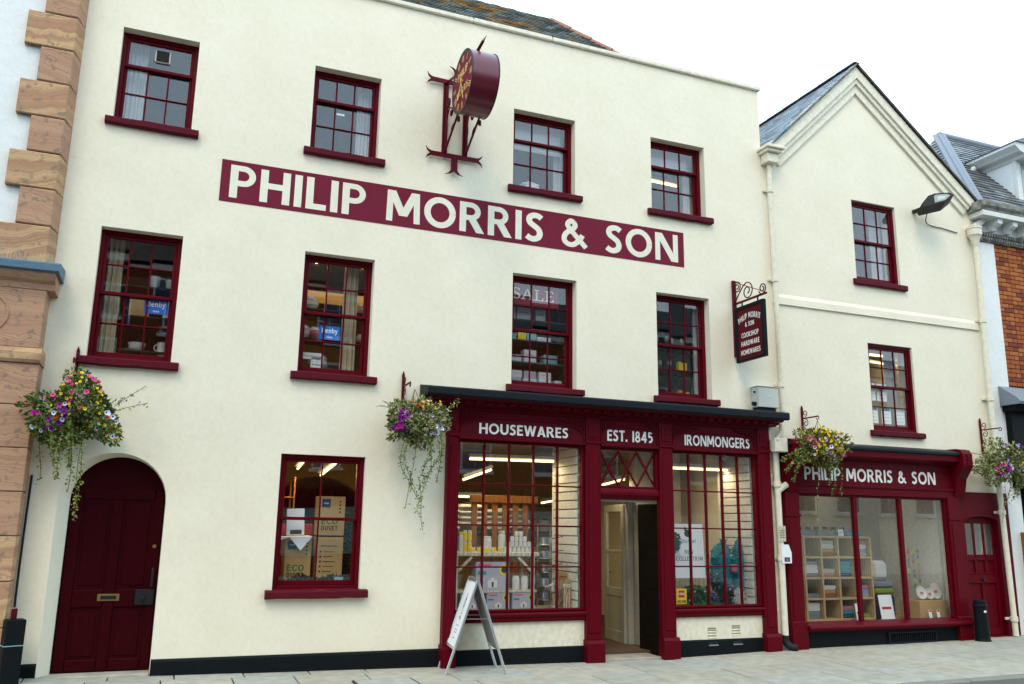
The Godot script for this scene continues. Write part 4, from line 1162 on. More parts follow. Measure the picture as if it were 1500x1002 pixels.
func build_brick_building() -> void:
	var b := thing("brick_building", "red brick house with a bracketed grey cornice and a slate roof with a dormer", "house", Vector3(15, 0, 0))
	part(b, "stucco_strip", mb().box(12.44, 12.88, -0.3, 6.44, -0.4, -0.03), M.white_render)
	part(b, "brick_core", mb().box(12.881, 18.0, 3.4, 6.45, -0.4, -0.055), M.mortar)
	# bricks near the corner one by one
	var row := 0
	var y := 3.98
	while y < 6.42:
		var x := 12.885
		var k := 0
		while x < 13.75:
			var w := 0.215 if (k + row) % 2 == 0 else 0.1025
			part(b, "brick", mb().bbox(x + 0.003, x + w - 0.004, y + 0.003, minf(y + 0.068, 6.44), -0.07, -0.04 + R(-0.003, 0.003), 0.003), M["brick_%d" % [0, 0, 1, 2, 1, 3][rng.randi() % 6]])
			x += w + 0.006
			k += 1
		y += 0.075
		row += 1
	part(b, "brick_face", mb().box(13.76, 18.0, 3.98, 6.44, -0.1, -0.045), M.brick_wall)
	# cornice
	var c := group_part(b, "cornice")
	part(c, "dentil_band", mb().box(12.44, 18.0, 6.451, 6.62, -0.4, 0.005), M.grey_stone)
	for i in 44:
		var x := 12.46 + i * 0.06
		part(c, "dentil", mb().bbox(x, x + 0.035, 6.47, 6.52, 0.006, 0.03, 0.003).bbox(x + 0.015, x + 0.05, 6.54, 6.59, 0.006, 0.036, 0.003), M.grey_stone)
	part(c, "frieze", mb().box(12.44, 18.0, 6.621, 6.8, -0.4, -0.01), M.white_render)
	for i in 12:
		var x := 12.72 + i * 0.36
		part(c, "modillion", mb().along_x([Vector2(-0.009, 6.62), Vector2(0.08, 6.63), Vector2(0.12, 6.68), Vector2(0.17, 6.69), Vector2(0.22, 6.72), Vector2(0.225, 6.799), Vector2(-0.009, 6.799)], x, x + 0.11), M.white_render)
	# soffit, corona and gutter mould return along the left end
	part(c, "corona", mb().box(12.33, 18.0, 6.801, 6.885, -0.18, 0.27), M.white_paint)
	for i in 60:
		part(c, "bead", mb().bbox(12.345 + i * 0.055, 12.38 + i * 0.055, 6.887, 6.912, 0.2, 0.276, 0.004), M.grey_stone)
	part(c, "gutter_mould", mb().along_x([Vector2(-0.2, 6.886), Vector2(0.25, 6.886), Vector2(0.265, 6.93), Vector2(0.3, 6.97), Vector2(0.31, 7.03), Vector2(0.29, 7.05), Vector2(-0.2, 7.05)], 12.29, 18.0), M.grey_stone)
	# roof
	var r := group_part(b, "roof")
	var tones := [Color(0.2, 0.21, 0.22), Color(0.27, 0.28, 0.28), Color(0.16, 0.17, 0.19), Color(0.34, 0.34, 0.33), Color(0.24, 0.23, 0.22)]
	var e0 := Vector3(12.42, 7.04, 0.1); var top := Vector3(14.16, 9.55, -2.0)
	var s := Vector3(0, 2.51, -2.1)
	var fs := slate_field(e0, Vector3.RIGHT, s.normalized(), 6.0, s.length(), 1.74 / s.length(), 0, tones, -0.3, 0.12, 0.22)
	part(r, "slates", fs, M.slate).set_meta("kind", "stuff")
	var ls := Vector3(1.74, 2.51, 0)
	var side := slate_field(e0, Vector3(0, 0, -1), ls.normalized(), 4.2, ls.length(), 2.1 / ls.length(), -2.1 / ls.length(), tones, -0.3, 0.12, 0.22)
	part(r, "slates", side, M.slate).set_meta("kind", "stuff")
	var dk := mb()
	dk.quad(e0, e0 + Vector3(6, 0, 0), Vector3(18.42, 9.54, -2), top - Vector3(0, 0.01, 0))
	dk.tri(e0, top - Vector3(0, 0.01, 0), e0 + Vector3(0, 0, -4.2))
	part(r, "boarding", dk, M.stained_timber)
	part(r, "lead_hip", mb().bar(e0 + Vector3(0, 0.04, 0), top + Vector3(0, 0.04, 0), 0.22, 0.04, Vector3(-0.5, 0.7, 0.6)), M.lead_pale)
	part(r, "lead_hip_roll", mb().tube([e0 + Vector3(0, 0.07, 0), top + Vector3(0, 0.07, 0)], 0.03, 8), M.lead_pale)
	part(r, "ridge_lead", mb().tube([top + Vector3(0, 0.03, 0), Vector3(18.4, 9.58, -2.0)], 0.07, 8), M.lead_pale)
	# dormer
	var d := group_part(b, "dormer")
	part(d, "cheeks", mb().box(14.0, 15.4, 7.2, 8.4, -1.1, -0.3), M.white_render)
	part(d, "corner_post", mb().bbox(13.985, 14.1, 7.2, 8.4, -0.35, -0.27, 0.005), M.white_paint)
	part(d, "eaves_mould", mb().along_z([Vector2(13.74, 8.52), Vector2(13.72, 8.46), Vector2(13.8, 8.4), Vector2(13.84, 8.36), Vector2(13.95, 8.33), Vector2(13.98, 8.28), Vector2(15.4, 8.28), Vector2(15.4, 8.52)], -1.12, -0.05), M.white_paint)
	part(d, "lead_roof", mb().along_z([Vector2(13.7, 8.521), Vector2(14.7, 8.95), Vector2(15.6, 8.521)], -1.6, -0.02), M.lead_pale)
	part(d, "gutter_outlet", mb().tube([Vector3(13.78, 8.36, -0.95), Vector3(13.7, 8.3, -1.0)], 0.05, 8), M.white_paint)
	part(d, "window_pane", mb().box(14.14, 15.2, 7.35, 8.25, -0.298, -0.29), M.lens_glass)
	# grey shop hood at street level
	var h := group_part(b, "street_front")
	part(h, "hood", mb().along_x([Vector2(-0.02, 3.62), Vector2(0.32, 3.62), Vector2(0.34, 3.66), Vector2(0.3, 3.72), Vector2(-0.02, 3.95)], 12.62, 18.0), M.lead_pale)
	part(h, "hood_mould", mb().along_x([Vector2(-0.02, 3.52), Vector2(0.2, 3.52), Vector2(0.24, 3.58), Vector2(0.3, 3.619), Vector2(-0.02, 3.619)], 12.66, 18.0), M.black_paint)
	part(h, "fascia", mb().box(12.72, 18.0, 2.3, 3.519, -0.3, 0.08), M.black_paint)
	part(h, "timber_post", mb().bbox(12.78, 12.98, -0.2, 1.6, -0.2, 0.12, 0.01), M.pallet_wood)
	part(h, "front", mb().box(12.99, 18.0, -0.3, 2.299, -0.3, 0.0), M.black_paint)

func build_street_opposite() -> void:
	# the row across the road, seen only in the glass of the shop windows
	var x := -12.0
	var k := 0
	for q in [[7.0, 8.6, "brick_wall", "brick terraced house facing the sandstone quoins"], [6.0, 9.4, "brick_wall", "narrow brick terraced house facing the arched side door"], [7.5, 9.0, "brick_wall", "wide brick terraced house facing the duvet window"], [7.0, 8.4, "brick_wall", "brick terraced house facing the housewares window"], [6.5, 8.8, "grey_stone", "grey stone house facing the ironmongers window"], [6.0, 8.0, "cream_render", "cream terraced house facing the cube shelves of towels"], [6.0, 7.6, "cream_render", "low cream terraced house facing the house door"], [8.0, 8.0, "white_render", "white terraced house facing the brick house"]]:
		var b := thing("terraced_house", q[3], "house", Vector3(x + q[0] / 2, 0, 17), "houses across the road")
		var w: float = q[0]; var h: float = q[1]
		part(b, "wall", mb().box(x, x + w - 0.02, -0.3, h, 17.0, 23.0), M[q[2]])
		part(b, "roof", mb().along_x([Vector2(16.7, h), Vector2(23.3, h), Vector2(20, h + 2.0)], x, x + w - 0.02), M.lead)
		part(b, "cornice", mb().box(x, x + w - 0.02, h - 0.3, h - 0.1, 16.8, 16.999), M.white_paint)
		var n := int(w / 1.9)
		for f in 3:
			for i in n:
				var cx := x + w * (i + 0.5) / n
				var y0 := 3.3 + f * 2.0 if k < 5 else 2.3 + f * 2.3
				if y0 + 1.3 > h - 0.35: continue
				var wd := group_part(b, "window")
				part(wd, "frame", mb().box(cx - 0.5, cx + 0.5, y0, y0 + 1.35, 16.96, 16.999), M.white_paint)
				for r in 4:
					var px := cx - 0.44 + (r % 2) * 0.46; var py := y0 + 0.06 + (r / 2) * 0.64
					part(wd, "pane", mb().box(px, px + 0.42, py, py + 0.59, 16.95, 16.959), M.print_navy)
				part(wd, "sill", mb().box(cx - 0.58, cx + 0.58, y0 - 0.1, y0 - 0.001, 16.88, 16.999), M.white_paint)
		if k < 5: part(b, "shopfront", mb().box(x + 0.3, x + w - 0.3, 0.0, 2.7, 16.9, 16.999), [M.print_navy, M.black_paint, M.burgundy, M.moss_bowl][k % 4])
		if k < 5: part(b, "shop_glass", mb().box(x + 0.6, x + w - 1.6, 0.6, 2.1, 16.88, 16.899), M.lens_glass)
		x += w
		k += 1

func spiral(c: Vector2, r0: float, r1: float, a0: float, turns: float, seg := 22) -> Array:
	var o := []
	for i in seg + 1:
		var t := float(i) / seg
		var a := deg_to_rad(a0) + TAU * turns * t
		o.append(c + Vector2(cos(a), sin(a)) * lerpf(r0, r1, t))
	return o

func yz(pts: Array, x: float) -> Array:
	return pts.map(func(p): return Vector3(x, p.y, p.x))

# flat iron bar in the wall plane with a fishtail end at b
func fishtail(m: MB, a: Vector2, b: Vector2, w: float, z0: float, z1: float) -> void:
	var d := (b - a).normalized(); var n := Vector2(-d.y, d.x)
	var e := b - d * 0.07
	m.along_z([a + n * w / 2, a - n * w / 2, e - n * w * 0.5, e - n * w * 0.62 + d * 0.025, e - n * w * 0.95 + d * 0.055, b - n * w * 1.45 + d * 0.005, e - n * w * 0.62 + d * 0.06, e + d * 0.022, e + n * w * 0.62 + d * 0.06, b + n * w * 1.45 + d * 0.005, e + n * w * 0.95 + d * 0.055, e + n * w * 0.62 + d * 0.025, e + n * w * 0.5], z0, z1)

func build_clock() -> void:
	var t := thing("street_clock", "burgundy drum clock with gold numerals on an iron bracket above the name band", "clock", Vector3(3.12, 6.24, 0))
	var c := Vector3(3.12, 6.877, 0.82)
	var rad := 0.39; var ht := 0.17
	var to_x := Transform3D(Basis(Vector3(0, 0, 1), Vector3(1, 0, 0), Vector3(0, 1, 0)), c)  # lathe axis laid along x
	var drum := mb().lathe(Vector3.ZERO, [Vector2(rad - 0.02, -ht), Vector2(rad, -ht), Vector2(rad, ht), Vector2(rad - 0.02, ht)], 56).xform(to_x)
	part(t, "drum", drum, M.clock_paint)
	for s in [-1.0, 1.0]:
		part(t, "rim", mb().lathe(Vector3.ZERO, [Vector2(rad - 0.025, s * ht), Vector2(rad + 0.008, s * ht - 0.004), Vector2(rad + 0.008, s * ht + 0.004), Vector2(rad - 0.025, s * ht + 0.006)], 48).xform(to_x), M.iron)
		var f := group_part(t, "dial")
		# dial frame: x to the reader's right, y up, z out of the dial
		var bs := Basis(Vector3(0, 0, -s), Vector3.UP, Vector3(s, 0, 0))
		var xf := Transform3D(bs, c + Vector3(s * (ht - 0.004), 0, 0))
		var disc := mb()
		for i in 48:
			var a := TAU * i / 48; var b := TAU * (i + 1) / 48
			disc.tri(xf * Vector3.ZERO, xf * (Vector3(cos(a), sin(a), 0) * (rad - 0.02)), xf * (Vector3(cos(b), sin(b), 0) * (rad - 0.02)))
		part(f, "face", disc, M.burgundy_band)
		var strokes := [3, 1, 2, 3, 3, 2, 2, 3, 4, 2, 2, 3]
		for h in 12:
			var a := PI / 2 - TAU * h / 12
			var m := mb()
			var d := Vector2(cos(a), sin(a)); var n := Vector2(-d.y, d.x)
			for k in strokes[h]:
				var off: float = (k - (strokes[h] - 1) / 2.0) * 0.024
				m.ribbon([d * 0.265 + n * off, d * 0.35 + n * off * 1.15], 0.012, 0.002, xf)
			part(f, "numeral", m, M.gold)
		for i in 60:
			if i % 5 == 0: continue
		var mk := mb()
		for i in 60:
			var a := TAU * i / 60
			mk.ribbon([Vector2(cos(a), sin(a)) * 0.357, Vector2(cos(a), sin(a)) * 0.365], 0.006, 0.002, xf)
		part(f, "minute_track", mk, M.gold)
		signwrite(f, "PHILIP", xf * Transform3D(Basis.IDENTITY, Vector3(-0.19, 0.075, 0.002)), 0.38, 0.1, M.gold, 0.12)
		signwrite(f, "MORRIS", xf * Transform3D(Basis.IDENTITY, Vector3(-0.21, -0.16, 0.002)), 0.42, 0.09, M.gold, 0.12)
		part(f, "hour_hand", mb().ribbon([Vector2(0.02, 0.03), Vector2(-0.11, -0.15)], 0.03, 0.018, xf).ribbon([Vector2(-0.09, -0.12), Vector2(-0.135, -0.19)], 0.05, 0.0185, xf), M.gold)
		part(f, "minute_hand", mb().ribbon([Vector2(-0.02, 0.06), Vector2(0.1, -0.27)], 0.022, 0.024, xf), M.gold)
		part(f, "hub", mb().tube([xf * Vector3(0, 0, 0), xf * Vector3(0, 0, 0.03)], 0.022, 12), M.gold)
	# bracket
	var k := group_part(t, "bracket")
	for x in [2.985, 3.265]:
		part(k, "upright", mb().bbox(x - 0.035, x + 0.035, 6.27, 7.3, 0.012, 0.04, 0.004), M.burgundy_iron)
		part(k, "upright_web", mb().bbox(x - 0.006, x + 0.006, 6.3, 7.2, 0.0405, 0.09, 0.003), M.burgundy_iron)
		part(k, "strut", mb().bar(Vector3(x, 6.28, 0.05), Vector3(x, 6.62, 0.66), 0.022, 0.022), M.burgundy_iron)
		part(k, "strut", mb().bar(Vector3(x, 7.26, 0.05), Vector3(x, 7.12, 0.6), 0.022, 0.022), M.burgundy_iron)
		part(k, "scroll", mb().tube(yz(smooth([Vector2(0.09, 6.42), Vector2(0.13, 6.58), Vector2(0.12, 6.72), Vector2(0.2, 6.82), Vector2(0.3, 6.78)], 5), x), 0.009, 6), M.burgundy_iron)
		part(k, "scroll", mb().tube(yz(spiral(Vector2(0.3, 6.72), 0.06, 0.015, 90, -1.4), x), 0.011, 6), M.burgundy_iron)
		part(k, "scroll", mb().tube(yz(spiral(Vector2(0.16, 6.92), 0.07, 0.015, -90, 1.5), x), 0.011, 6), M.burgundy_iron)
		part(k, "scroll", mb().tube(yz(smooth([Vector2(0.3, 6.42), Vector2(0.34, 6.5), Vector2(0.42, 6.52)], 4), x), 0.008, 6), M.burgundy_iron)
		part(k, "cradle_bolt", mb().tube([Vector3(x, 6.52, 0.6), Vector3(x, 6.46, 0.6)], 0.02, 8), M.burgundy_iron)
	var fl := mb()
	fishtail(fl, Vector2(3.12, 6.24), Vector2(2.74, 6.24), 0.062, 0.041, 0.056)
	fishtail(fl, Vector2(3.12, 6.24), Vector2(3.5, 6.24), 0.062, 0.041, 0.056)
	fishtail(fl, Vector2(3.12, 6.209), Vector2(3.12, 5.99), 0.085, 0.041, 0.056)
	part(k, "fishtail_plate", fl, M.burgundy_iron)
	var fu := mb()
	fishtail(fu, Vector2(3.12, 7.27), Vector2(2.72, 7.28), 0.062, 0.041, 0.056)
	fishtail(fu, Vector2(3.12, 7.27), Vector2(3.5, 7.26), 0.062, 0.041, 0.056)
	fishtail(fu, Vector2(3.12, 7.3), Vector2(3.12, 7.5), 0.07, 0.041, 0.056)
	part(k, "fishtail_plate", fu, M.burgundy_iron)
	part(k, "axle", mb().tube([Vector3(3.12, 6.9, 0.04), Vector3(3.12, 6.9, 0.5)], 0.025, 10), M.burgundy_iron)
	part(k, "top_stay", mb().tube([Vector3(3.12, 7.3, 0.05), Vector3(3.12, 7.3, 0.82)], 0.014, 8), M.burgundy_iron)
	part(t, "finial", mb().tube([Vector3(3.12, 7.3, 0.82), Vector3(3.12, 7.33, 1.08)], 0.022, 10, 0.018), M.burgundy_iron)
	part(t, "finial_tip", mb().tube([Vector3(3.12, 7.33, 1.08), Vector3(3.12, 7.337, 1.19)], 0.014, 8, 0.003), M.gold)

func build_hanging_sign() -> void:
	var t := thing("hanging_sign", "burgundy and black projecting sign lettered in white below iron scrolls", "sign", Vector3(7.4, 3.85, 0))
	var x := 7.42
	part(t, "wall_post", mb().bbox(x - 0.03, x + 0.03, 3.97, 5.1, 0.005, 0.04, 0.004), M.burgundy_iron)
	part(t, "arm", mb().bar(Vector3(x, 4.745, 0.03), Vector3(x, 4.745, 0.74), 0.026, 0.026), M.burgundy_iron)
	part(t, "stay", mb().bar(Vector3(x, 5.08, 0.03), Vector3(x, 4.77, 0.7), 0.009, 0.009), M.burgundy_iron)
	part(t, "scroll", mb().tube(yz(spiral(Vector2(0.1, 4.98), 0.085, 0.02, 100, -1.6), x), 0.009, 6), M.burgundy_iron)
	part(t, "scroll", mb().tube(yz(spiral(Vector2(0.66, 4.83), 0.085, 0.02, 200, 1.7), x), 0.009, 6), M.burgundy_iron)
	var big := [Vector2(0.04, 4.77), Vector2(0.14, 4.88), Vector2(0.24, 4.97)]
	big.append_array(spiral(Vector2(0.33, 4.87), 0.13, 0.03, 100, -1.5))
	part(t, "scroll", mb().tube(yz(big, x), 0.009, 6), M.burgundy_iron)
	for z in [0.2, 0.55]:
		part(t, "hanger", mb().bar(Vector3(x, 4.74, z), Vector3(x, 4.66, z), 0.02, 0.012), M.iron)
	var z0 := 0.045; var z1 := 0.69; var y0 := 3.875; var y1 := 4.675
	var f := mb()
	f.bbox(x - 0.028, x + 0.028, y0, y1, z0, z0 + 0.05, 0.005); f.bbox(x - 0.028, x + 0.028, y0, y1, z1 - 0.05, z1, 0.005)
	f.bbox(x - 0.028, x + 0.028, y1 - 0.05, y1, z0 + 0.05, z1 - 0.05, 0.005); f.bbox(x - 0.028, x + 0.028, y0, y0 + 0.035, z0 + 0.05, z1 - 0.05, 0.005)
	part(t, "frame", f, M.black_paint)
	part(t, "board", mb().box(x - 0.015, x + 0.015, y0 + 0.035, y1 - 0.05, z0 + 0.05, z1 - 0.05), M.sign_deep)
	for s in [-1.0, 1.0]:
		var bs := Basis(Vector3(0, 0, -s), Vector3.UP, Vector3(s, 0, 0))
		var o := Vector3(x + s * 0.0155, 0, (z0 + z1) / 2)
		var l := group_part(t, "lettering")
		# the first line climbs over an arc, letter by letter
		var word := "PHILIP MORRIS"
		var total := 0.0
		for ch in word: total += glyph(ch)[0] + 0.14
		var run := 0.0
		var kx := 0.47 / total
		for ch in word:
			var adv: float = glyph(ch)[0]
			var mid := (run + adv / 2) * kx - 0.235
			run += adv + 0.14
			if ch == " ": continue
			var u := mid / 0.235
			var xf := Transform3D(bs, o + Vector3(0, 4.475 - 0.06 * u * u, 0)) * Transform3D(Basis(Vector3(0, 0, 1), -u * 0.3), Vector3(mid - adv * kx / 2, 0, 0.0008))
			signwrite(l, ch, xf, adv * kx, 0.08, M.letter_white, 0.1)
		for q in [["& SON", 4.36, 0.2, 0.065], ["COOKSHOP", 4.21, 0.38, 0.07], ["HARDWARE", 4.09, 0.4, 0.07], ["HOMEWARES", 3.965, 0.43, 0.07]]:
			signwrite(l, q[0], Transform3D(bs, o + Vector3(0, q[1], 0)) * Transform3D(Basis.IDENTITY, Vector3(-q[2] / 2, 0, 0.0008)), q[2], q[3], M.letter_white, 0.1)

func hopper(t: Node3D, x: float, y: float, z: float, square: bool) -> void:
	if square:
		part(t, "hopper_head", mb().bbox(x - 0.17, x + 0.17, y + 0.2, y + 0.25, -0.0, z + 0.2, 0.008).bbox(x - 0.14, x + 0.14, y + 0.15, y + 0.199, -0.0, z + 0.16, 0.008).bbox(x - 0.1, x + 0.1, y, y + 0.149, -0.0, z + 0.11, 0.008), M.cream_paint)
	else:
		part(t, "hopper_head", mb().lathe(Vector3(x, y, z), [Vector2(0.045, -0.12), Vector2(0.06, -0.05), Vector2(0.085, 0.03), Vector2(0.1, 0.06), Vector2(0.115, 0.07), Vector2(0.115, 0.17), Vector2(0.125, 0.18), Vector2(0.125, 0.21), Vector2(0.0, 0.21)], 20), M.cream_paint)

func downpipe(t: Node3D, pts: Array, r: float, collars: Array) -> void:
	part(t, "pipe", mb().tube(pts, r, 12), M.cream_paint)
	for c in collars:
		var k := part(t, "collar", mb().tube([c - Vector3(0, 0.035, 0), c + Vector3(0, 0.035, 0)], r + 0.014, 12), M.cream_paint)
		part(k, "ear", mb().bbox(c.x - r - 0.05, c.x + r + 0.05, c.y - 0.02, c.y + 0.02, 0.002, 0.03, 0.004), M.cream_paint)

func build_pipes_and_boxes() -> void:
	var t := thing("drainpipe", "cream painted drainpipe with a square hopper between the two shops", "drainpipe", Vector3(8.1, 0, 0.06))
	hopper(t, 8.13, 7.02, 0.06, true)
	var kinks := [Vector3(8.13, 7.03, 0.06), Vector3(8.12, 6.5, 0.06), Vector3(8.14, 3.5, 0.06), Vector3(8.13, 3.1, 0.4), Vector3(8.02, 2.98, 0.4), Vector3(7.98, 2.88, 0.3), Vector3(7.98, 2.4, 0.08)]
	downpipe(t, [Vector3(8.13, 7.03, 0.06), Vector3(8.12, 6.5, 0.06), Vector3(8.14, 4.6, 0.06), Vector3(8.15, 3.24, 0.06)], 0.036, [Vector3(8.12, 6.6, 0.06), Vector3(8.13, 5.2, 0.06), Vector3(8.145, 3.62, 0.06)])
	downpipe(t, smooth([Vector3(8.1, 3.06, 0.07), Vector3(8.1, 2.96, 0.07), Vector3(8.04, 2.86, 0.08), Vector3(7.97, 2.78, 0.08), Vector3(7.97, 2.6, 0.08)], 4), 0.036, [])
	downpipe(t, [Vector3(7.97, 2.66, 0.08), Vector3(7.98, 1.4, 0.08), Vector3(7.985, 0.16, 0.08)], 0.044, [Vector3(7.97, 2.2, 0.08), Vector3(7.98, 1.2, 0.08)])
	part(t, "branch", mb().tube([Vector3(7.97, 2.1, 0.08), Vector3(8.06, 2.17, 0.1), Vector3(8.11, 2.2, 0.11)], 0.045, 12), M.cream_paint)
	part(t, "shoe", mb().tube(smooth([Vector3(7.985, 0.19, 0.08), Vector3(7.985, 0.1, 0.08), Vector3(8.03, 0.045, 0.13), Vector3(8.09, 0.04, 0.19)], 4), 0.05, 12), M.iron)
	var t1 := thing("service_conduit", "thin cream conduit running down beside the ironmongers window", "conduit", Vector3(7.89, 0, 0.03))
	part(t1, "conduit", mb().tube([Vector3(7.895, 2.8, 0.03), Vector3(7.9, 0.1, 0.03)], 0.014, 8), M.cream_paint)
	for y in [2.3, 1.7, 1.1, 0.5]:
		part(t1, "clip", mb().bbox(7.872, 7.922, y, y + 0.03, 0.003, 0.05, 0.003), M.cream_paint)
	var t2 := thing("junction_box", "small cream junction box under the end of the shop cornice", "box", Vector3(7.97, 2.66, 0.05))
	part(t2, "case", mb().bbox(7.86, 8.08, 2.64, 2.83, 0.125, 0.22, 0.008), M.cream_paint)
	part(t2, "lid_screw", mb().tube([Vector3(7.9, 2.8, 0.22), Vector3(7.9, 2.8, 0.226)], 0.008, 8), M.iron)
	part(t2, "back_plate", mb().bbox(7.88, 8.0, 2.66, 2.81, 0.003, 0.1245, 0.004), M.cream_paint)
	var t3 := thing("alarm_box", "grey green metal cabinet on the shop cornice below the hanging sign", "box", Vector3(7.9, 3.25, 0.1))
	part(t3, "case", mb().bbox(7.66, 8.0, 3.26, 3.55, 0.003, 0.17, 0.006), M.box_metal)
	part(t3, "lid", mb().bbox(7.645, 8.01, 3.55, 3.562, 0.003, 0.182, 0.004), M.box_metal)
	part(t3, "foot", mb().bbox(7.68, 7.98, 3.21, 3.259, 0.003, 0.13, 0.004), M.iron)
	part(t3, "latch", mb().tube([Vector3(7.83, 3.42, 0.17), Vector3(7.83, 3.42, 0.176)], 0.014, 10), M.cream_paint)
	part(t3, "gland", mb().tube([Vector3(7.66, 3.31, 0.09), Vector3(7.61, 3.31, 0.09)], 0.03, 10).tube([Vector3(7.66, 3.48, 0.09), Vector3(7.635, 3.48, 0.09)], 0.014, 8), M.lead)
	var t4 := thing("drainpipe", "cream painted drainpipe with a round hopper beside the house door", "drainpipe", Vector3(12.36, 0, 0.08))
	hopper(t4, 12.3, 6.4, 0.09, false)
	downpipe(t4, [Vector3(12.3, 6.3, 0.09), Vector3(12.28, 4.6, 0.09), Vector3(12.26, 2.6, 0.09), Vector3(12.3, 0.05, 0.09)], 0.042, [Vector3(12.285, 5.0, 0.09), Vector3(12.27, 3.7, 0.09), Vector3(12.27, 1.9, 0.09), Vector3(12.295, 0.3, 0.09)])
	part(t4, "inlet", mb().bar(Vector3(12.31, 6.62, 0.06), Vector3(12.56, 6.8, 0.06), 0.1, 0.09), M.white_paint)
	# floodlight
	var fl := thing("floodlight", "black floodlight on a short bracket near the eaves of the gabled shop", "floodlight", Vector3(11.5, 6.8, 0))
	var tf := Transform3D(Basis.from_euler(Vector3(-0.25, -0.5, 0.22)), Vector3(11.2, 6.78, 0.32))
	var body := mb().along_z([Vector2(-0.26, -0.08), Vector2(0.1, -0.07), Vector2(0.27, 0.02), Vector2(0.22, 0.08), Vector2(0.0, 0.12), Vector2(-0.12, 0.1), Vector2(-0.27, -0.02)], -0.13, 0.13)
	part(fl, "housing", body.xform(tf), M.iron)
	part(fl, "lens", mb().along_z([Vector2(-0.07, -0.055), Vector2(0.1, -0.045), Vector2(0.21, 0.02), Vector2(0.17, 0.06), Vector2(0.0, 0.085), Vector2(-0.04, 0.07)], 0.131, 0.137).xform(tf), M.lens_glass)
	part(fl, "reflector", mb().along_z([Vector2(-0.02, -0.025), Vector2(0.09, -0.02), Vector2(0.15, 0.025), Vector2(0.02, 0.055)], 0.1375, 0.139).xform(tf), M.box_metal)
	part(fl, "bracket", mb().bar(Vector3(11.06, 6.73, 0.0), Vector3(11.1, 6.74, 0.24), 0.06, 0.05), M.iron)
	part(fl, "cable", mb().tube(smooth([Vector3(11.15, 6.7, 0.22), Vector3(11.3, 6.56, 0.03), Vector3(11.7, 6.53, 0.012), Vector3(12.0, 6.5, 0.012)], 5), 0.008, 6), M.iron)
	# cables low on the left
	var cb := thing("black_cable", "black cable hanging down the corner beside the arched door", "cable", Vector3(-1.24, 0.5, 0.02))
	part(cb, "cable", mb().tube(smooth([Vector3(-1.235, 2.0, 0.02), Vector3(-1.24, 1.3, 0.02), Vector3(-1.235, 0.75, 0.03), Vector3(-1.22, 0.55, 0.04), Vector3(-1.15, 0.48, 0.05)], 5), 0.012, 6), M.iron)
	var bc := thing("flower_cable", "thin cable strung from the cornice console to the basket by the house door", "cable", Vector3(11.6, 2.8, 0.1))
	part(bc, "cable", mb().tube([Vector3(11.5, 2.83, 0.12), Vector3(11.8, 2.79, 0.12), Vector3(12.05, 2.76, 0.2)], 0.005, 5), M.iron)

# ------------------------------------------------------------------ hanging baskets
var flower_kinds := {}
func flower_mesh(kind: String) -> ArrayMesh:
	if flower_kinds.has(kind): return flower_kinds[kind]
	var spec: Array = {"white": [Color(0.72, 0.68, 0.8), Color(0.12, 0.06, 0.3), 0.026], "purple": [Color(0.22, 0.02, 0.24), Color(0.07, 0.0, 0.09), 0.03], "magenta": [Color(0.42, 0.02, 0.24), Color(0.2, 0.0, 0.1), 0.028], "pink": [Color(0.72, 0.09, 0.26), Color(0.45, 0.04, 0.12), 0.024], "yellow": [Color(0.8, 0.55, 0.02), Color(0.5, 0.25, 0.01), 0.018], "red": [Color(0.55, 0.06, 0.03), Color(0.3, 0.03, 0.02), 0.02], "lilac": [Color(0.42, 0.38, 0.72), Color(0.12, 0.08, 0.3), 0.024]}[kind]
	var m := mb()
	var r: float = spec[2]
	for i in 10:
		var a := TAU * i / 10; var b := TAU * (i + 1) / 10
		var ra := r * (1.0 if i % 2 == 0 else 0.8); var rb := r * (1.0 if i % 2 == 1 else 0.8)
		var pa := Vector3(cos(a) * ra, sin(a) * ra, 0.0); var pb := Vector3(cos(b) * rb, sin(b) * rb, 0.0)
		var ia := Vector3(cos(a), sin(a), 0) * r * 0.36 - Vector3(0, 0, r * 0.25); var ib := Vector3(cos(b), sin(b), 0) * r * 0.36 - Vector3(0, 0, r * 0.25)
		m.col = spec[0]
		m.quad(ia, pa, pb, ib)
		m.col = spec[1]
		m.tri(Vector3(0, 0, -r * 0.6), ia, ib)
	flower_kinds[kind] = m.mesh()
	return flower_kinds[kind]

func leaf(m: MB, p: Vector3, dir: Vector3, size: float, tone: Color) -> void:
	var d := dir.normalized()
	var s := d.cross(Vector3(R(-1, 1), R(-1, 1), R(-1, 1))).normalized()
	var up := s.cross(d).normalized()
	m.col = tone
	var tip := p + d * size; var mid := p + d * size * 0.45
	m.tri(p, mid + s * size * 0.3 + up * size * 0.08, tip); m.tri(p, tip, mid - s * size * 0.3 + up * size * 0.08)

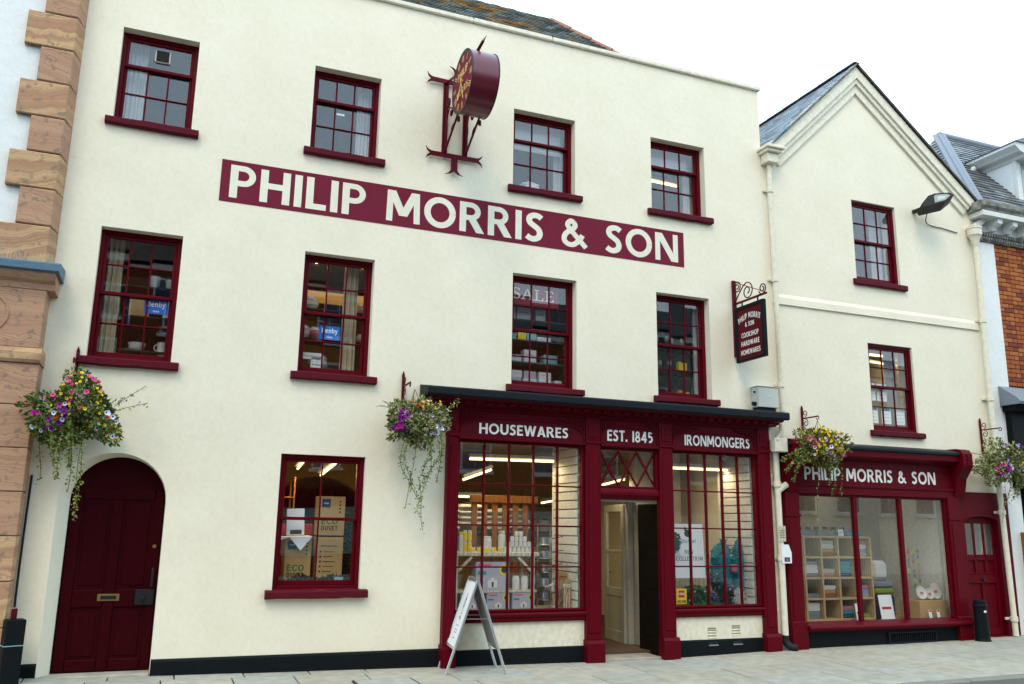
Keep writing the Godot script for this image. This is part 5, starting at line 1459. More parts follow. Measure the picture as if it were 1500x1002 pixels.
func basket(label: String, at: Vector3, rx: float, ry: float, blooms: Array, trails: Array, tones: Array, n := 1500) -> void:
	var t := thing("hanging_basket", label, "hanging basket", at, "flower baskets on wall brackets")
	part(t, "bowl", mb().lathe(at, [Vector2(0.02, -0.17), Vector2(0.1, -0.14), Vector2(0.16, -0.06), Vector2(0.175, 0.02), Vector2(0.0, 0.03)], 18), M.moss_bowl)
	for k in 3:
		var a := TAU * k / 3 + 0.4
		part(t, "chain", mb().tube([at + Vector3(cos(a) * 0.17, 0.02, sin(a) * 0.17), at + Vector3(0, 0.42, 0)], 0.003, 5), M.iron)
	var f := mb()
	for i in n:
		var u := Vector3(R(-1, 1), R(-1, 1), R(-1, 1))
		while u.length() > 1.0: u = Vector3(R(-1, 1), R(-1, 1), R(-1, 1))
		u = u.normalized() * pow(u.length(), 0.45)
		var lump := 0.82 + 0.22 * sin(u.x * 5.0 + u.y * 3.0 + at.x) + 0.16 * sin(u.y * 7.0 - u.z * 4.0)
		var p := at + Vector3(u.x * rx * lump, 0.06 + u.y * ry * lump - 0.1 * u.x * u.x, u.z * rx * 0.72 * lump)
		if p.z < 0.015: p.z = 0.015 + R(0, 0.04)
		var tone: Color = tones[rng.randi() % tones.size()] * R(0.75, 1.65)
		tone.a = 1
		leaf(f, p, u + Vector3(R(-0.8, 0.8), R(-0.9, 0.6), R(-0.8, 0.8)), R(0.03, 0.062), tone)
	part(t, "foliage", f, M.leaf).set_meta("kind", "stuff")
	# loose sprays reaching out of the mass
	for i in 9:
		var a := TAU * i / 9 + R(-0.2, 0.2)
		var o := at + Vector3(cos(a) * rx * 0.8, 0.06 + R(-0.03, 0.12), absf(sin(a)) * rx * 0.5)
		var e := o + Vector3(cos(a) * R(0.06, 0.16), R(0.0, 0.13), absf(sin(a)) * 0.08)
		e.z = maxf(e.z, 0.03)
		var sp := mb()
		sp.col = Color(0.1, 0.11, 0.04)
		sp.tube([o, o.lerp(e, 0.5) + Vector3(0, 0.02, 0), e], 0.0025, 4)
		for k in 9: leaf(sp, o.lerp(e, k / 9.0), Vector3(R(-1, 1), R(-0.3, 1), R(-1, 1)), R(0.014, 0.03), tones[rng.randi() % tones.size()])
		part(t, "spray", sp, M.leaf)
	for b in blooms:
		# kind, how many, direction on the mass, spread
		for i in b[1]:
			var d: Vector3 = (Vector3(b[2], b[3], 0.75) + Vector3(R(-1, 1), R(-1, 1), R(-0.6, 0.6)) * b[4]).normalized()
			var lump := 0.82 + 0.22 * sin(d.x * 5.0 + d.y * 3.0 + at.x) + 0.16 * sin(d.y * 7.0 - d.z * 4.0)
			var p: Vector3 = at + Vector3(d.x * rx * lump, 0.06 + d.y * ry * lump - 0.1 * d.x * d.x, d.z * rx * 0.72 * lump) + d * R(0.01, 0.05)
			var o := MeshInstance3D.new()
			o.name = "flower"
			o.mesh = flower_mesh(b[0])
			o.material_override = M.petal
			t.add_child(o, true)
			var fd: Vector3 = (d + Vector3(R(-0.5, 0.5), R(-0.4, 0.4), R(0.0, 0.6))).normalized()
			o.global_transform = Transform3D(Basis.looking_at(-fd, Vector3.UP).scaled(Vector3.ONE * R(0.8, 1.25)), p)
	for s in trails:
		# start, end, sag sideways, leaf density
		var a: Vector3 = at + s[0]; var e: Vector3 = at + s[1]
		var mid := a.lerp(e, 0.5) + Vector3(s[2], 0, 0.02)
		var pts := smooth([a, a.lerp(mid, 0.55) + Vector3(s[2] * 0.3, 0, 0.02), mid, mid.lerp(e, 0.5) + Vector3(R(-0.015, 0.015), 0, 0), e], 4)
		var m := mb()
		m.col = Color(0.09, 0.08, 0.03)
		m.tube(pts, 0.003, 4)
		for p in pts:
			for k in s[3]:
				var q: Vector3 = p + Vector3(R(-0.022, 0.022), R(-0.03, 0.03), R(-0.02, 0.02))
				q.z = maxf(q.z, 0.012)
				var tone: Color = [Color(0.14, 0.19, 0.04), Color(0.22, 0.27, 0.06), Color(0.09, 0.13, 0.03), Color(0.3, 0.33, 0.11)][rng.randi() % 4] * R(0.8, 1.4)
				tone.a = 1
				leaf(m, q, Vector3(R(-1, 1), R(-1, 0.3), R(-0.3, 1)), R(0.022, 0.042), tone)
		part(t, "trailing_stem", m, M.leaf)

func basket_bracket(label: String, x: float, ytop: float, out: float, h := 0.5) -> void:
	var t := thing("basket_bracket", label, "bracket", Vector3(x, ytop - h, 0), "iron brackets for flower baskets")
	part(t, "back_bar", mb().bbox(x - 0.016, x + 0.016, ytop - h, ytop - 0.03, 0.004, 0.026, 0.003).along_z([Vector2(x - 0.016, ytop - 0.03), Vector2(x + 0.016, ytop - 0.03), Vector2(x, ytop + 0.02)], 0.004, 0.026), M.burgundy_iron)
	var ya := ytop - 0.17
	part(t, "arm", mb().bar(Vector3(x, ya, 0.02), Vector3(x, ya, out), 0.018, 0.018), M.burgundy_iron)
	part(t, "hook", mb().tube(yz(spiral(Vector2(out, ya - 0.02), 0.03, 0.022, 90, -0.75, 10), x), 0.006, 6), M.burgundy_iron)
	part(t, "scroll", mb().tube(yz(spiral(Vector2(0.075, ya + 0.07), 0.05, 0.015, -90, 1.2, 14), x), 0.006, 6), M.burgundy_iron)
	part(t, "scroll", mb().tube(yz(spiral(Vector2(0.085, ya - 0.07), 0.055, 0.015, 90, -1.2, 14), x), 0.006, 6), M.burgundy_iron)
	part(t, "scroll", mb().tube(yz(spiral(Vector2(0.06, ya - 0.18), 0.04, 0.012, 90, -1.1, 12), x), 0.006, 6), M.burgundy_iron)

func build_baskets() -> void:
	var dk := [Color(0.055, 0.1, 0.025), Color(0.1, 0.15, 0.035), Color(0.04, 0.065, 0.02), Color(0.2, 0.24, 0.05), Color(0.14, 0.11, 0.035), Color(0.08, 0.13, 0.035)]
	var lt := [Color(0.12, 0.16, 0.045), Color(0.2, 0.23, 0.06), Color(0.3, 0.3, 0.12), Color(0.07, 0.11, 0.03), Color(0.17, 0.13, 0.05), Color(0.36, 0.35, 0.22)]
	var yl := [Color(0.11, 0.14, 0.03), Color(0.22, 0.2, 0.035), Color(0.34, 0.29, 0.05), Color(0.06, 0.08, 0.025), Color(0.16, 0.11, 0.045), Color(0.28, 0.24, 0.12)]
	basket_bracket("slim burgundy iron bracket fixed beside the sill over the arched door", -0.955, 3.34, 0.34, 0.42)
	basket("full dark green flower basket with pink and yellow blooms above the arched door", Vector3(-0.88, 2.6, 0.3), 0.46, 0.37,
		[["yellow", 40, 0.1, 0.25, 0.8], ["pink", 9, -0.5, 0.5, 0.45], ["pink", 6, 0.35, 0.6, 0.3], ["magenta", 4, -0.4, -0.1, 0.35], ["purple", 8, -0.25, -0.35, 0.25], ["white", 6, -0.5, -0.3, 0.4], ["white", 8, 0.75, -0.35, 0.35], ["red", 5, 0.3, -0.3, 0.8]],
		[[Vector3(-0.1, -0.05, 0.2), Vector3(-0.09, -0.62, 0.1), 0.02, 9], [Vector3(-0.04, -0.05, 0.22), Vector3(0.0, -0.52, 0.12), 0.02, 10], [Vector3(-0.14, -0.05, 0.2), Vector3(-0.14, -0.48, 0.1), -0.02, 9], [Vector3(0.08, -0.15, 0.2), Vector3(0.1, -1.02, 0.06), 0.03, 4], [Vector3(0.12, -0.15, 0.2), Vector3(0.09, -0.95, 0.07), -0.02, 4], [Vector3(-0.3, -0.1, 0.1), Vector3(-0.27, -0.65, -0.2), 0.0, 2], [Vector3(-0.02, -0.1, 0.2), Vector3(0.02, -0.75, 0.08), 0.02, 4], [Vector3(0.35, 0.1, 0.1), Vector3(0.62, 0.36, -0.1), 0.0, 1], [Vector3(0.35, 0.05, 0.1), Vector3(0.66, 0.18, -0.1), 0.0, 1]], dk, 3600)
	basket_bracket("burgundy iron bracket fixed to bare wall beside the shop cornice", 2.575, 3.36, 0.34, 0.5)
	basket("pale flower basket with purple petunias at one side, beside the housewares window", Vector3(2.64, 2.7, 0.32), 0.39, 0.3,
		[["purple", 34, -0.75, -0.1, 0.42], ["magenta", 5, -0.5, -0.3, 0.4], ["red", 7, -0.1, 0.7, 0.35], ["white", 12, 0.85, -0.4, 0.3], ["yellow", 8, 0.5, 0.5, 0.5], ["white", 6, 0.1, 0.2, 0.7]],
		[[Vector3(-0.12, -0.15, 0.15), Vector3(0.12, -0.85, -0.12), -0.13, 5], [Vector3(-0.06, -0.15, 0.15), Vector3(0.06, -0.7, -0.1), -0.1, 4], [Vector3(0.15, -0.15, 0.15), Vector3(0.1, -0.98, -0.1), 0.07, 5], [Vector3(0.25, -0.12, 0.12), Vector3(0.12, -0.7, -0.1), 0.1, 5], [Vector3(0.2, -0.12, 0.12), Vector3(0.15, -0.55, -0.1), 0.02, 6], [Vector3(0.3, -0.12, 0.12), Vector3(0.34, -0.62, -0.12), 0.02, 4], [Vector3(0.02, -0.2, 0.1), Vector3(-0.02, -0.95, -0.15), 0.0, 1], [Vector3(0.1, -0.6, -0.05), Vector3(0.2, -1.2, -0.15), 0.0, 2], [Vector3(0.25, 0.1, 0.1), Vector3(0.5, 0.3, 0.12), 0.0, 3]], lt, 2900)
	basket_bracket("burgundy scrolled bracket fixed above the towel shop fascia", 8.53, 3.33, 0.33, 0.55)
	basket("broad golden flower basket hiding letters of the towel shop fascia", Vector3(8.5, 2.68, 0.36), 0.46, 0.3,
		[["yellow", 90, 0.2, 0.25, 0.8], ["pink", 10, -0.75, 0.35, 0.25], ["white", 8, -0.5, -0.2, 0.4], ["magenta", 8, 0.8, -0.35, 0.25], ["lilac", 6, 0.1, 0.4, 0.5], ["white", 6, 0.3, -0.7, 0.4]],
		[[Vector3(-0.15, -0.15, 0.12), Vector3(-0.12, -0.95, 0.0), 0.0, 1], [Vector3(0.2, -0.15, 0.12), Vector3(0.18, -0.62, 0.0), 0.0, 2], [Vector3(0.25, -0.15, 0.12), Vector3(0.28, -0.75, 0.0), 0.02, 2], [Vector3(-0.25, 0.02, 0.05), Vector3(-0.52, -0.3, -0.1), -0.05, 9], [Vector3(-0.25, 0.0, 0.05), Vector3(-0.4, -0.42, -0.1), -0.04, 6], [Vector3(-0.25, 0.04, 0.05), Vector3(-0.56, -0.14, -0.1), -0.02, 9], [Vector3(0.05, -0.12, 0.12), Vector3(0.1, -0.45, 0.04), 0.02, 4]], yl, 3300)
	basket_bracket("burgundy scrolled bracket fixed above the house door", 12.08, 3.36, 0.36, 0.55)
	basket("leafy flower basket of white and purple petunias above the house door", Vector3(12.06, 2.6, 0.36), 0.44, 0.33,
		[["yellow", 14, 0.5, 0.2, 0.5], ["magenta", 8, -0.6, -0.2, 0.35], ["white", 16, -0.1, -0.5, 0.45], ["purple", 8, 0.2, 0.3, 0.6], ["lilac", 5, 0.0, 0.4, 0.5], ["red", 4, 0.6, 0.0, 0.4]],
		[[Vector3(-0.05, -0.15, 0.12), Vector3(-0.02, -0.6, 0.0), 0.02, 4], [Vector3(0.1, -0.15, 0.12), Vector3(0.14, -0.5, 0.0), 0.02, 5], [Vector3(-0.15, -0.15, 0.12), Vector3(-0.13, -0.85, 0.0), 0.0, 1], [Vector3(0.2, -0.12, 0.12), Vector3(0.24, -0.45, 0.0), 0.02, 6]], lt, 2900)

func build_street_things() -> void:
	# folding board on the pavement
	var t := thing("folding_board", "white and silver folding advertising board standing on the pavement", "board", Vector3(3.41, g(3.4) - 0.004, 0.36), "", deg_to_rad(-8))
	var h := 1.0; var sp := 0.335; var hw := 0.25
	for s in [-1.0, 1.0]:
		var ang := atan2(sp, h)
		# leaf frame: x along the ridge, y up the slope, z outwards
		var yv := Vector3(-s * sin(ang), cos(ang), 0)
		var bs := Basis(Vector3(0, 0, 1) * -s, yv, (Vector3(0, 0, 1) * -s).cross(yv))
		var xf := Transform3D(bs, Vector3(s * sp, 0, 0))
		var L := sqrt(h * h + sp * sp)
		var lf := group_part(t, "leaf")
		var fr := mb()
		for q in [-hw, hw - 0.022]: fr.bbox(q, q + 0.022, 0.0, L, -0.014, 0.014, 0.004)
		fr.bbox(-hw + 0.022, hw - 0.022, L - 0.03, L, -0.014, 0.014, 0.004); fr.bbox(-hw + 0.022, hw - 0.022, 0.27, 0.3, -0.014, 0.014, 0.004)
		part(lf, "frame", fr.xform(xf), M.aluminium, true)
		part(lf, "backing", mb().box(-hw + 0.02, hw - 0.02, 0.29, L - 0.02, -0.006, 0.0).xform(xf), M.board_grey, true)
		part(lf, "poster", mb().box(-hw + 0.02, hw - 0.02, 0.29, L - 0.02, 0.001, 0.004).xform(xf), M.paper, true)
		if s < 0:
			# a small dark figure mark, teal script and faint lines
			var mk := mb().ribbon(arc(0.0, 0.78, 0.028, 0.05, 0, 360, 20), 0.016, 0.006, xf).ribbon(arc(0.0, 0.69, 0.03, 0.045, 0, 360, 20), 0.007, 0.006, xf)
			part(lf, "printed_mark", mk, M.print_dark, true)
			part(lf, "printed_flame", mb().ribbon([Vector2(0.0, 0.83), Vector2(0.0, 0.89)], 0.025, 0.006, xf), M.print_orange, true)
			part(lf, "printed_script", mb().ribbon([Vector2(-0.06, 0.6), Vector2(-0.03, 0.63), Vector2(-0.01, 0.58), Vector2(0.02, 0.62), Vector2(0.05, 0.59)], 0.012, 0.006, xf), M.print_teal, true)
			for y in [0.52, 0.47, 0.44, 0.38]:
				part(lf, "printed_line", mb().ribbon([Vector2(-0.07, y), Vector2(0.07, y)], 0.009, 0.006, xf), M.paper_grey, true)
	part(t, "hinge_bar", mb().tube([Vector3(0, h + 0.005, -hw), Vector3(0, h + 0.005, hw)], 0.016, 8), M.aluminium, true)
	for z in [-hw + 0.03, hw - 0.03]:
		part(t, "stay", mb().bar(Vector3(-sp * 0.42, h * 0.58, z), Vector3(sp * 0.42, h * 0.58, z), 0.012, 0.006), M.aluminium, true)
	# bollards
	var b := thing("bollard", "black cast iron bollard against the wall by the house door", "bollard", Vector3(11.42, 0, 0.13))
	part(b, "post", mb().lathe(Vector3(11.43, 0.0, 0.24), [Vector2(0.115, -0.1), Vector2(0.115, 0.03), Vector2(0.1, 0.06), Vector2(0.092, 0.5), Vector2(0.1, 0.51), Vector2(0.1, 0.53), Vector2(0.088, 0.55), Vector2(0.09, 0.585), Vector2(0.07, 0.605), Vector2(0.0, 0.61)], 24), M.black_paint)
	part(b, "reflector", mb().bbox(11.395, 11.44, 0.43, 0.46, 0.328, 0.336, 0.002), M.paper)
	var b2 := thing("bollard", "black square timber post with a blue tie by the sandstone corner", "bollard", Vector3(-1.18, 0.03, 0.3))
	var bm := mb().bbox(-0.085, 0.085, -0.1, 0.6, -0.08, 0.08, 0.008)
	part(b2, "post", bm.xform(Transform3D(Basis(Vector3.UP, 0.35), Vector3(-1.185, 0.03, 0.3))), M.black_paint)
	part(b2, "tie", mb().bbox(-0.088, 0.088, 0.36, 0.368, -0.083, 0.083, 0.002).xform(Transform3D(Basis(Vector3.UP, 0.35), Vector3(-1.185, 0.03, 0.3))), M.box_teal)
	var cn := thing("drinks_can", "small dark red can left on top of the square timber post", "can", Vector3(-1.2, 0.63, 0.28))
	part(cn, "body", mb().lathe(Vector3(-1.2, 0.632, 0.28), [Vector2(0.0, 0), Vector2(0.024, 0), Vector2(0.027, 0.008), Vector2(0.027, 0.085), Vector2(0.022, 0.097)], 16), M.sign_deep)
	part(cn, "lid", mb().lathe(Vector3(-1.2, 0.729, 0.28), [Vector2(0.023, 0.0), Vector2(0.023, 0.004), Vector2(0.0, 0.003)], 16), M.aluminium)
	# notices tied to the drainpipe
	var n1 := thing("notice", "yellowed notice wrapped round the drainpipe", "notice", Vector3(7.99, 1.5, 0.13))
	part(n1, "sheet", mb().bbox(7.915, 8.035, 1.42, 1.63, 0.128, 0.132, 0.001), M.shelf_paint)
	for k in 4: part(n1, "printed_line", mb().box(7.93, 8.02, 1.47 + k * 0.03, 1.482 + k * 0.03, 0.1325, 0.1332), M.brass)
	var n2 := thing("notice", "white notice with a small picture hung below the yellowed one", "notice", Vector3(8.02, 1.25, 0.13))
	part(n2, "sheet", mb().along_z([Vector2(7.95, 1.13), Vector2(8.11, 1.13), Vector2(8.115, 1.27), Vector2(8.07, 1.38), Vector2(7.97, 1.38), Vector2(7.945, 1.3)], 0.133, 0.136), M.paper)
	part(n2, "picture", mb().box(7.99, 8.08, 1.15, 1.21, 0.1365, 0.1375), M.print_navy)
	part(n2, "picture_detail", mb().box(8.02, 8.05, 1.16, 1.19, 0.138, 0.1385), M.print_pink)

# pleated curtain hanging in the plane z
func curtain(label: String, x0: float, x1: float, y0: float, y1: float, z: float, mt: Material, pleats := 5) -> void:
	var t := thing("curtain", label, "curtain", Vector3((x0 + x1) / 2, y0, z), "curtains behind upper windows")
	var m := mb()
	var n := pleats * 6
	var last := Vector3.ZERO
	for i in n:
		var a := float(i) / n; var b := float(i + 1) / n
		var za := z + 0.018 * sin(a * pleats * TAU); var zb := z + 0.018 * sin(b * pleats * TAU)
		var xa := lerpf(x0, x1, a); var xb := lerpf(x0, x1, b)
		var na := Vector3(-0.018 * cos(a * pleats * TAU) * pleats * TAU / (x1 - x0), 0, 1).normalized()
		var nb := Vector3(-0.018 * cos(b * pleats * TAU) * pleats * TAU / (x1 - x0), 0, 1).normalized()
		m.quadn(Vector3(xa, y0, za), Vector3(xb, y0, zb), Vector3(xb, y1, zb), Vector3(xa, y1, za), na, nb, nb, na)
	part(t, "cloth", m, mt)
	part(t, "rail", mb().tube([Vector3(x0 - 0.02, y1, z), Vector3(x1 + 0.02, y1, z)], 0.01, 6), M.white_paint)

func blind(label: String, x0: float, x1: float, y0: float, y1: float, z: float) -> void:
	var t := thing("roller_blind", label, "blind", Vector3((x0 + x1) / 2, y0, z), "roller blinds in upper windows")
	part(t, "cloth", mb().box(x0, x1, y0, y1, z - 0.002, z), M.curtain_white)
	part(t, "bottom_bar", mb().bbox(x0, x1, y0 - 0.015, y0, z - 0.006, z + 0.004, 0.002), M.white_paint)

func carton(called: String, label: String, c: Vector3, s: Vector3, mt: Material, turn := 0.0, group := "boxes in the shop windows") -> Node3D:
	var t := thing(called, label, "box", c, group, turn)
	part(t, "case", mb().bbox(-s.x / 2, s.x / 2, 0, s.y, -s.z / 2, s.z / 2, 0.004), mt, true)
	part(t, "flap_seam", mb().box(-s.x / 2 + 0.003, s.x / 2 - 0.003, s.y + 0.0002, s.y + 0.001, -0.002, 0.002), M.paper_grey, true)
	return t

func bowl(m: MB, o: Vector3, r: float, h: float) -> MB:
	return m.lathe(o, [Vector2(r * 0.5, 0), Vector2(r * 0.8, h * 0.4), Vector2(r, h), Vector2(r * 0.94, h), Vector2(r * 0.7, h * 0.35), Vector2(0, h * 0.1)], 16)

func jar(called: String, label: String, o: Vector3, r: float, h: float, mt: Material, lid: Material, group: String, cat := "jar") -> void:
	var t := thing(called, label, cat, o, group)
	part(t, "body", mb().lathe(o, [Vector2(0, 0), Vector2(r * 0.95, 0), Vector2(r, h * 0.05), Vector2(r, h * 0.78), Vector2(r * 0.8, h * 0.84), Vector2(0, h * 0.84)], 14), mt)
	part(t, "lid", mb().lathe(o + Vector3(0, h * 0.841, 0), [Vector2(r * 0.85, 0), Vector2(r * 0.85, h * 0.14), Vector2(r * 0.7, h * 0.16), Vector2(0, h * 0.16)], 14), lid)

func blue_plate(label: String, c: Vector3) -> void:
	var t := thing("display_plate", label, "sign", c, "blue brand plates in the first floor windows")
	part(t, "plate", mb().bbox(-0.125, 0.125, -0.085, 0.085, -0.01, 0.0, 0.003).xform(Transform3D(Basis.IDENTITY, c)), M.print_blue)
	print_text(t, "name_print", "Denby", Transform3D(Basis.IDENTITY, c + Vector3(0, 0.018, 0.0015)), 0.19, 0.082, M.paper)
	print_text(t, "date_print", "1809", Transform3D(Basis.IDENTITY, c + Vector3(0, -0.055, 0.0015)), 0.07, 0.018, M.paper)

func shelf_rack(label: String, x0: float, x1: float, ys: Array, z0: float, z1: float, mt: Material) -> Node3D:
	var t := thing("shelf_rack", label, "shelves", Vector3((x0 + x1) / 2, ys[0], z0))
	for y in ys: part(t, "shelf", mb().bbox(x0, x1, y - 0.02, y, z0, z1, 0.004), mt)
	for x in [x0, x1 - 0.02]:
		for z in [z0, z1 - 0.02]:
			part(t, "upright", mb().bbox(x, x + 0.02, ys[0] - 0.1, ys[-1] + 0.25, z + 0.0005, z + 0.0195, 0.002), mt)
	return t

func build_upper_window_things() -> void:
	# second floor
	curtain("white net curtain at one side of the window with the extractor fan", -0.86, -0.62, 5.98, 7.3, -0.34, M.curtain_white)
	var f := thing("extractor_fan", "square cream extractor fan set in a top floor pane", "fan", Vector3(-0.46, 6.93, -0.16))
	part(f, "surround", mb().bbox(-0.545, -0.375, 6.85, 7.01, -0.158, -0.128, 0.02), M.cream_paint)
	part(f, "grille_back", mb().bbox(-0.53, -0.39, 6.862, 6.998, -0.127, -0.122, 0.001), M.iron)
	for k in 6: part(f, "grille_bar", mb().bbox(-0.528, -0.392, 6.874 + k * 0.021, 6.879 + k * 0.021, -0.1215, -0.116, 0.001), M.moss_bowl)
	curtain("white net curtain at one side of the window between name band and parapet", 1.9, 2.12, 6.0, 7.3, -0.34, M.curtain_white)
	var wl := thing("window_label", "small white label stuck inside the plain top floor window", "label", Vector3(1.66, 6.62, -0.21))
	part(wl, "sheet", mb().box(1.62, 1.72, 6.645, 6.67, -0.212, -0.209), M.paper)
	blind("roller blind drawn halfway behind the window beside the clock", 3.98, 4.8, 6.7, 7.3, -0.32)
	curtain("narrow pale curtain beside the half drawn blind", 4.72, 4.86, 5.98, 7.2, -0.38, M.curtain_white, 3)
	var pl := thing("paper_pile", "loose pile of crumpled white paper on the sill beside the clock window", "paper", Vector3(4.35, 6.02, -0.38))
	for k in 14:
		var q := mb().bbox(-0.16 + k * 0.004, 0.16 - k * 0.006, 0, 0.012, -0.08, 0.08, 0.002)
		part(pl, "sheet", q.xform(Transform3D(Basis.from_euler(Vector3(R(-0.1, 0.1), R(-0.5, 0.5), R(-0.12, 0.12))), Vector3(4.36 + R(-0.03, 0.03), 6.0 + k * 0.017, -0.38))), M.paper)
	carton("carton", "small cream carton standing beside the pile of paper", Vector3(4.62, 5.98, -0.38), Vector3(0.1, 0.2, 0.08), M.shelf_paint)
	part(thing("window_ledge", "white inner ledge under the clock window", "ledge", Vector3(4.4, 5.9, -0.4)), "board", mb().box(3.95, 4.9, 5.9, 5.978, -0.6, -0.303), M.white_paint)
	blind("roller blind drawn a third down behind the last top floor window", 6.12, 6.9, 6.86, 7.3, -0.32)
	curtain("narrow pale curtain beside the shallow blind", 6.86, 6.98, 5.98, 7.2, -0.38, M.curtain_white, 3)
	var pp := thing("wall_paper_sheet", "white paper sheet standing behind the last top floor window", "paper", Vector3(6.25, 6.0, -0.5))
	part(pp, "sheet", mb().box(6.12, 6.3, 5.95, 6.3, -0.5, -0.497), M.paper)
	# first floor, crockery window
	curtain("cream dress curtain behind the crockery window with a shelf of plates", -0.8, -0.64, 3.2, 4.9, -0.34, M.curtain_cream, 3)
	blue_plate("blue plate lettered in white hanging before the crockery", Vector3(-0.25, 3.92, -0.21))
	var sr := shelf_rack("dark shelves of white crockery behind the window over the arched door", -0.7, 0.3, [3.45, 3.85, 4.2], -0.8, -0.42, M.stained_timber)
	for q in [[-0.42, 3.45, 0.1, 0.1], [-0.5, 3.45, 0.09, 0.02], [-0.3, 4.2, 0.07, 0.15], [-0.13, 4.2, 0.06, 0.12], [-0.45, 3.85, 0.06, 0.1]]:
		var t := thing("crockery_bowl", "white crockery bowl on the dark shelves over the arched door", "bowl", Vector3(q[0], q[1], -0.55), "white bowls on the dark shelves")
		part(t, "bowl", bowl(mb(), Vector3(q[0], q[1], -0.55), q[2], q[3]), M.ceramic)
	var mug := thing("mug", "white mug on the lowest dark shelf over the arched door", "mug", Vector3(-0.15, 3.45, -0.52))
	part(mug, "body", mb().lathe(Vector3(-0.15, 3.45, -0.52), [Vector2(0, 0), Vector2(0.05, 0), Vector2(0.055, 0.12), Vector2(0.05, 0.12), Vector2(0.046, 0.01), Vector2(0, 0.01)], 16), M.ceramic)
	part(mug, "handle", mb().tube(arc(-0.205, 3.51, 0.03, 0.035, 70, 290, 10).map(func(p): return Vector3(p.x, p.y, -0.52)), 0.008, 6), M.ceramic)
	carton("gift_box", "gold card box on the middle dark shelf over the arched door", Vector3(-0.43, 3.85, -0.47), Vector3(0.22, 0.19, 0.05), M.kraft)
	carton("carton", "pale grey box on the middle dark shelf over the arched door", Vector3(-0.1, 3.85, -0.5), Vector3(0.16, 0.24, 0.1), M.box_white)
	part(thing("picture_rail_board", "cream board across the upper part of the crockery room", "board", Vector3(0, 4.4, -1.2)), "board", mb().box(-0.95, 0.6, 4.35, 4.5, -1.25, -1.2), M.curtain_cream)
	# first floor, second crockery window
	curtain("cream dress curtain behind the window with helmet shaped pots", 1.86, 2.04, 3.2, 4.9, -0.34, M.curtain_cream, 3)
	blue_plate("blue plate lettered in white hanging between rounded pots", Vector3(1.7, 3.81, -0.21))
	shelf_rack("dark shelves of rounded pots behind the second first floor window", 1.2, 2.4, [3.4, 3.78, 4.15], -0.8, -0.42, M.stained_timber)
	var pk := 0
	for q in [[1.42, 3.78, 0.1, "pale_pot", "grey white rounded pot beside the blue plate"], [1.63, 3.4, 0.12, "pale_pot", "grey white rounded pot below the blue plate"], [1.57, 3.8, 0.08, "pale_pot", "pink and white rounded pot behind the blue plate"], [1.5, 4.15, 0.1, "pale_pot", "white rounded pot on the top dark shelf"], [2.14, 4.15, 0.08, "pale_pot", "small white pot behind the cream curtain"], [2.14, 3.78, 0.07, "pale_pot", "smaller white pot on the middle shelf behind the cream curtain"]]:
		var o := Vector3(q[0], q[1], -0.56)
		var r: float = q[2]
		var t := thing("rounded_pot", q[4], "pot", o, "pots behind the second first floor window")
		part(t, "pot", mb().lathe(o, [Vector2(r * 0.6, 0), Vector2(r, r * 0.6), Vector2(r, r * 1.0), Vector2(r * 0.9, r * 1.15)], 16), M.ceramic if pk != 2 else M.print_pink)
		part(t, "lid", mb().lathe(o, [Vector2(r * 0.95, r * 1.151), Vector2(r * 0.9, r * 1.4), Vector2(r * 0.5, r * 1.75), Vector2(0, r * 1.85)], 16), M.ceramic)
		pk += 1
	for q in [["card with printed lines propped before the lowest shelf of pots", 1.5, 3.5, 0.32, 0.08, 0.0], ["tall card leaning below the blue plate", 1.58, 3.34, 0.14, 0.2, 0.1]]:
		var t := thing("price_card", q[0], "card", Vector3(q[1], q[2], -0.36))
		part(t, "sheet", mb().box(-q[3] / 2, q[3] / 2, 0, q[4], -0.002, 0.0).xform(Transform3D(Basis(Vector3(0, 0, 1), -q[5]), Vector3(q[1], q[2], -0.36))), M.paper)
		part(t, "printed_line", mb().box(-q[3] / 2 + 0.02, q[3] / 2 - 0.02, q[4] * 0.45, q[4] * 0.52, 0.0003, 0.001).xform(Transform3D(Basis(Vector3(0, 0, 1), -q[5]), Vector3(q[1], q[2], -0.36))), M.paper_grey)
	part(thing("picture_rail_board", "cream board across the upper part of the pot room", "board", Vector3(1.7, 4.4, -1.2)), "board", mb().box(0.72, 3.05, 4.42, 4.58, -1.25, -1.2), M.curtain_cream)
	# first floor, SALE window
	var sb := thing("sale_banner", "red banner reading SALE hung across the top of a window", "banner", Vector3(4.35, 4.55, -0.22))
	part(sb, "cloth", mb().box(4.02, 4.74, 4.45, 4.75, -0.232, -0.228), M.sale_red)
	print_text(sb, "sale_print", "SALE", Transform3D(Basis.IDENTITY, Vector3(4.37, 4.6, -0.2265)), 0.6, 0.15, M.letter_white, true, false)
	shelf_rack("grey wire shelves of pale boxes behind the sale window", 3.9, 4.98, [3.42, 3.72, 4.02, 4.3], -0.75, -0.4, M.wire_grey)
	var n := 0
	for q in [[4.08, 4.3, 0.2, 0.17, 0], [4.3, 4.3, 0.2, 0.17, 0], [4.55, 4.3, 0.14, 0.16, 0], [4.1, 4.02, 0.18, 0.07, 1], [4.28, 4.02, 0.12, 0.12, 3], [4.42, 4.02, 0.14, 0.12, 1], [4.6, 4.02, 0.2, 0.06, 0], [4.05, 3.72, 0.12, 0.17, 2], [4.2, 3.72, 0.14, 0.09, 0], [4.4, 3.72, 0.18, 0.17, 0], [4.7, 3.72, 0.2, 0.12, 1], [4.06, 3.42, 0.12, 0.16, 2], [4.2, 3.5, 0.16, 0.1, 0], [4.16, 3.42, 0.22, 0.08, 2], [4.4, 3.42, 0.19, 0.08, 0], [4.4, 3.5, 0.17, 0.1, 2], [4.62, 3.42, 0.18, 0.08, 0], [4.62, 3.5, 0.18, 0.1, 0], [4.82, 3.42, 0.1, 0.08, 0]]:
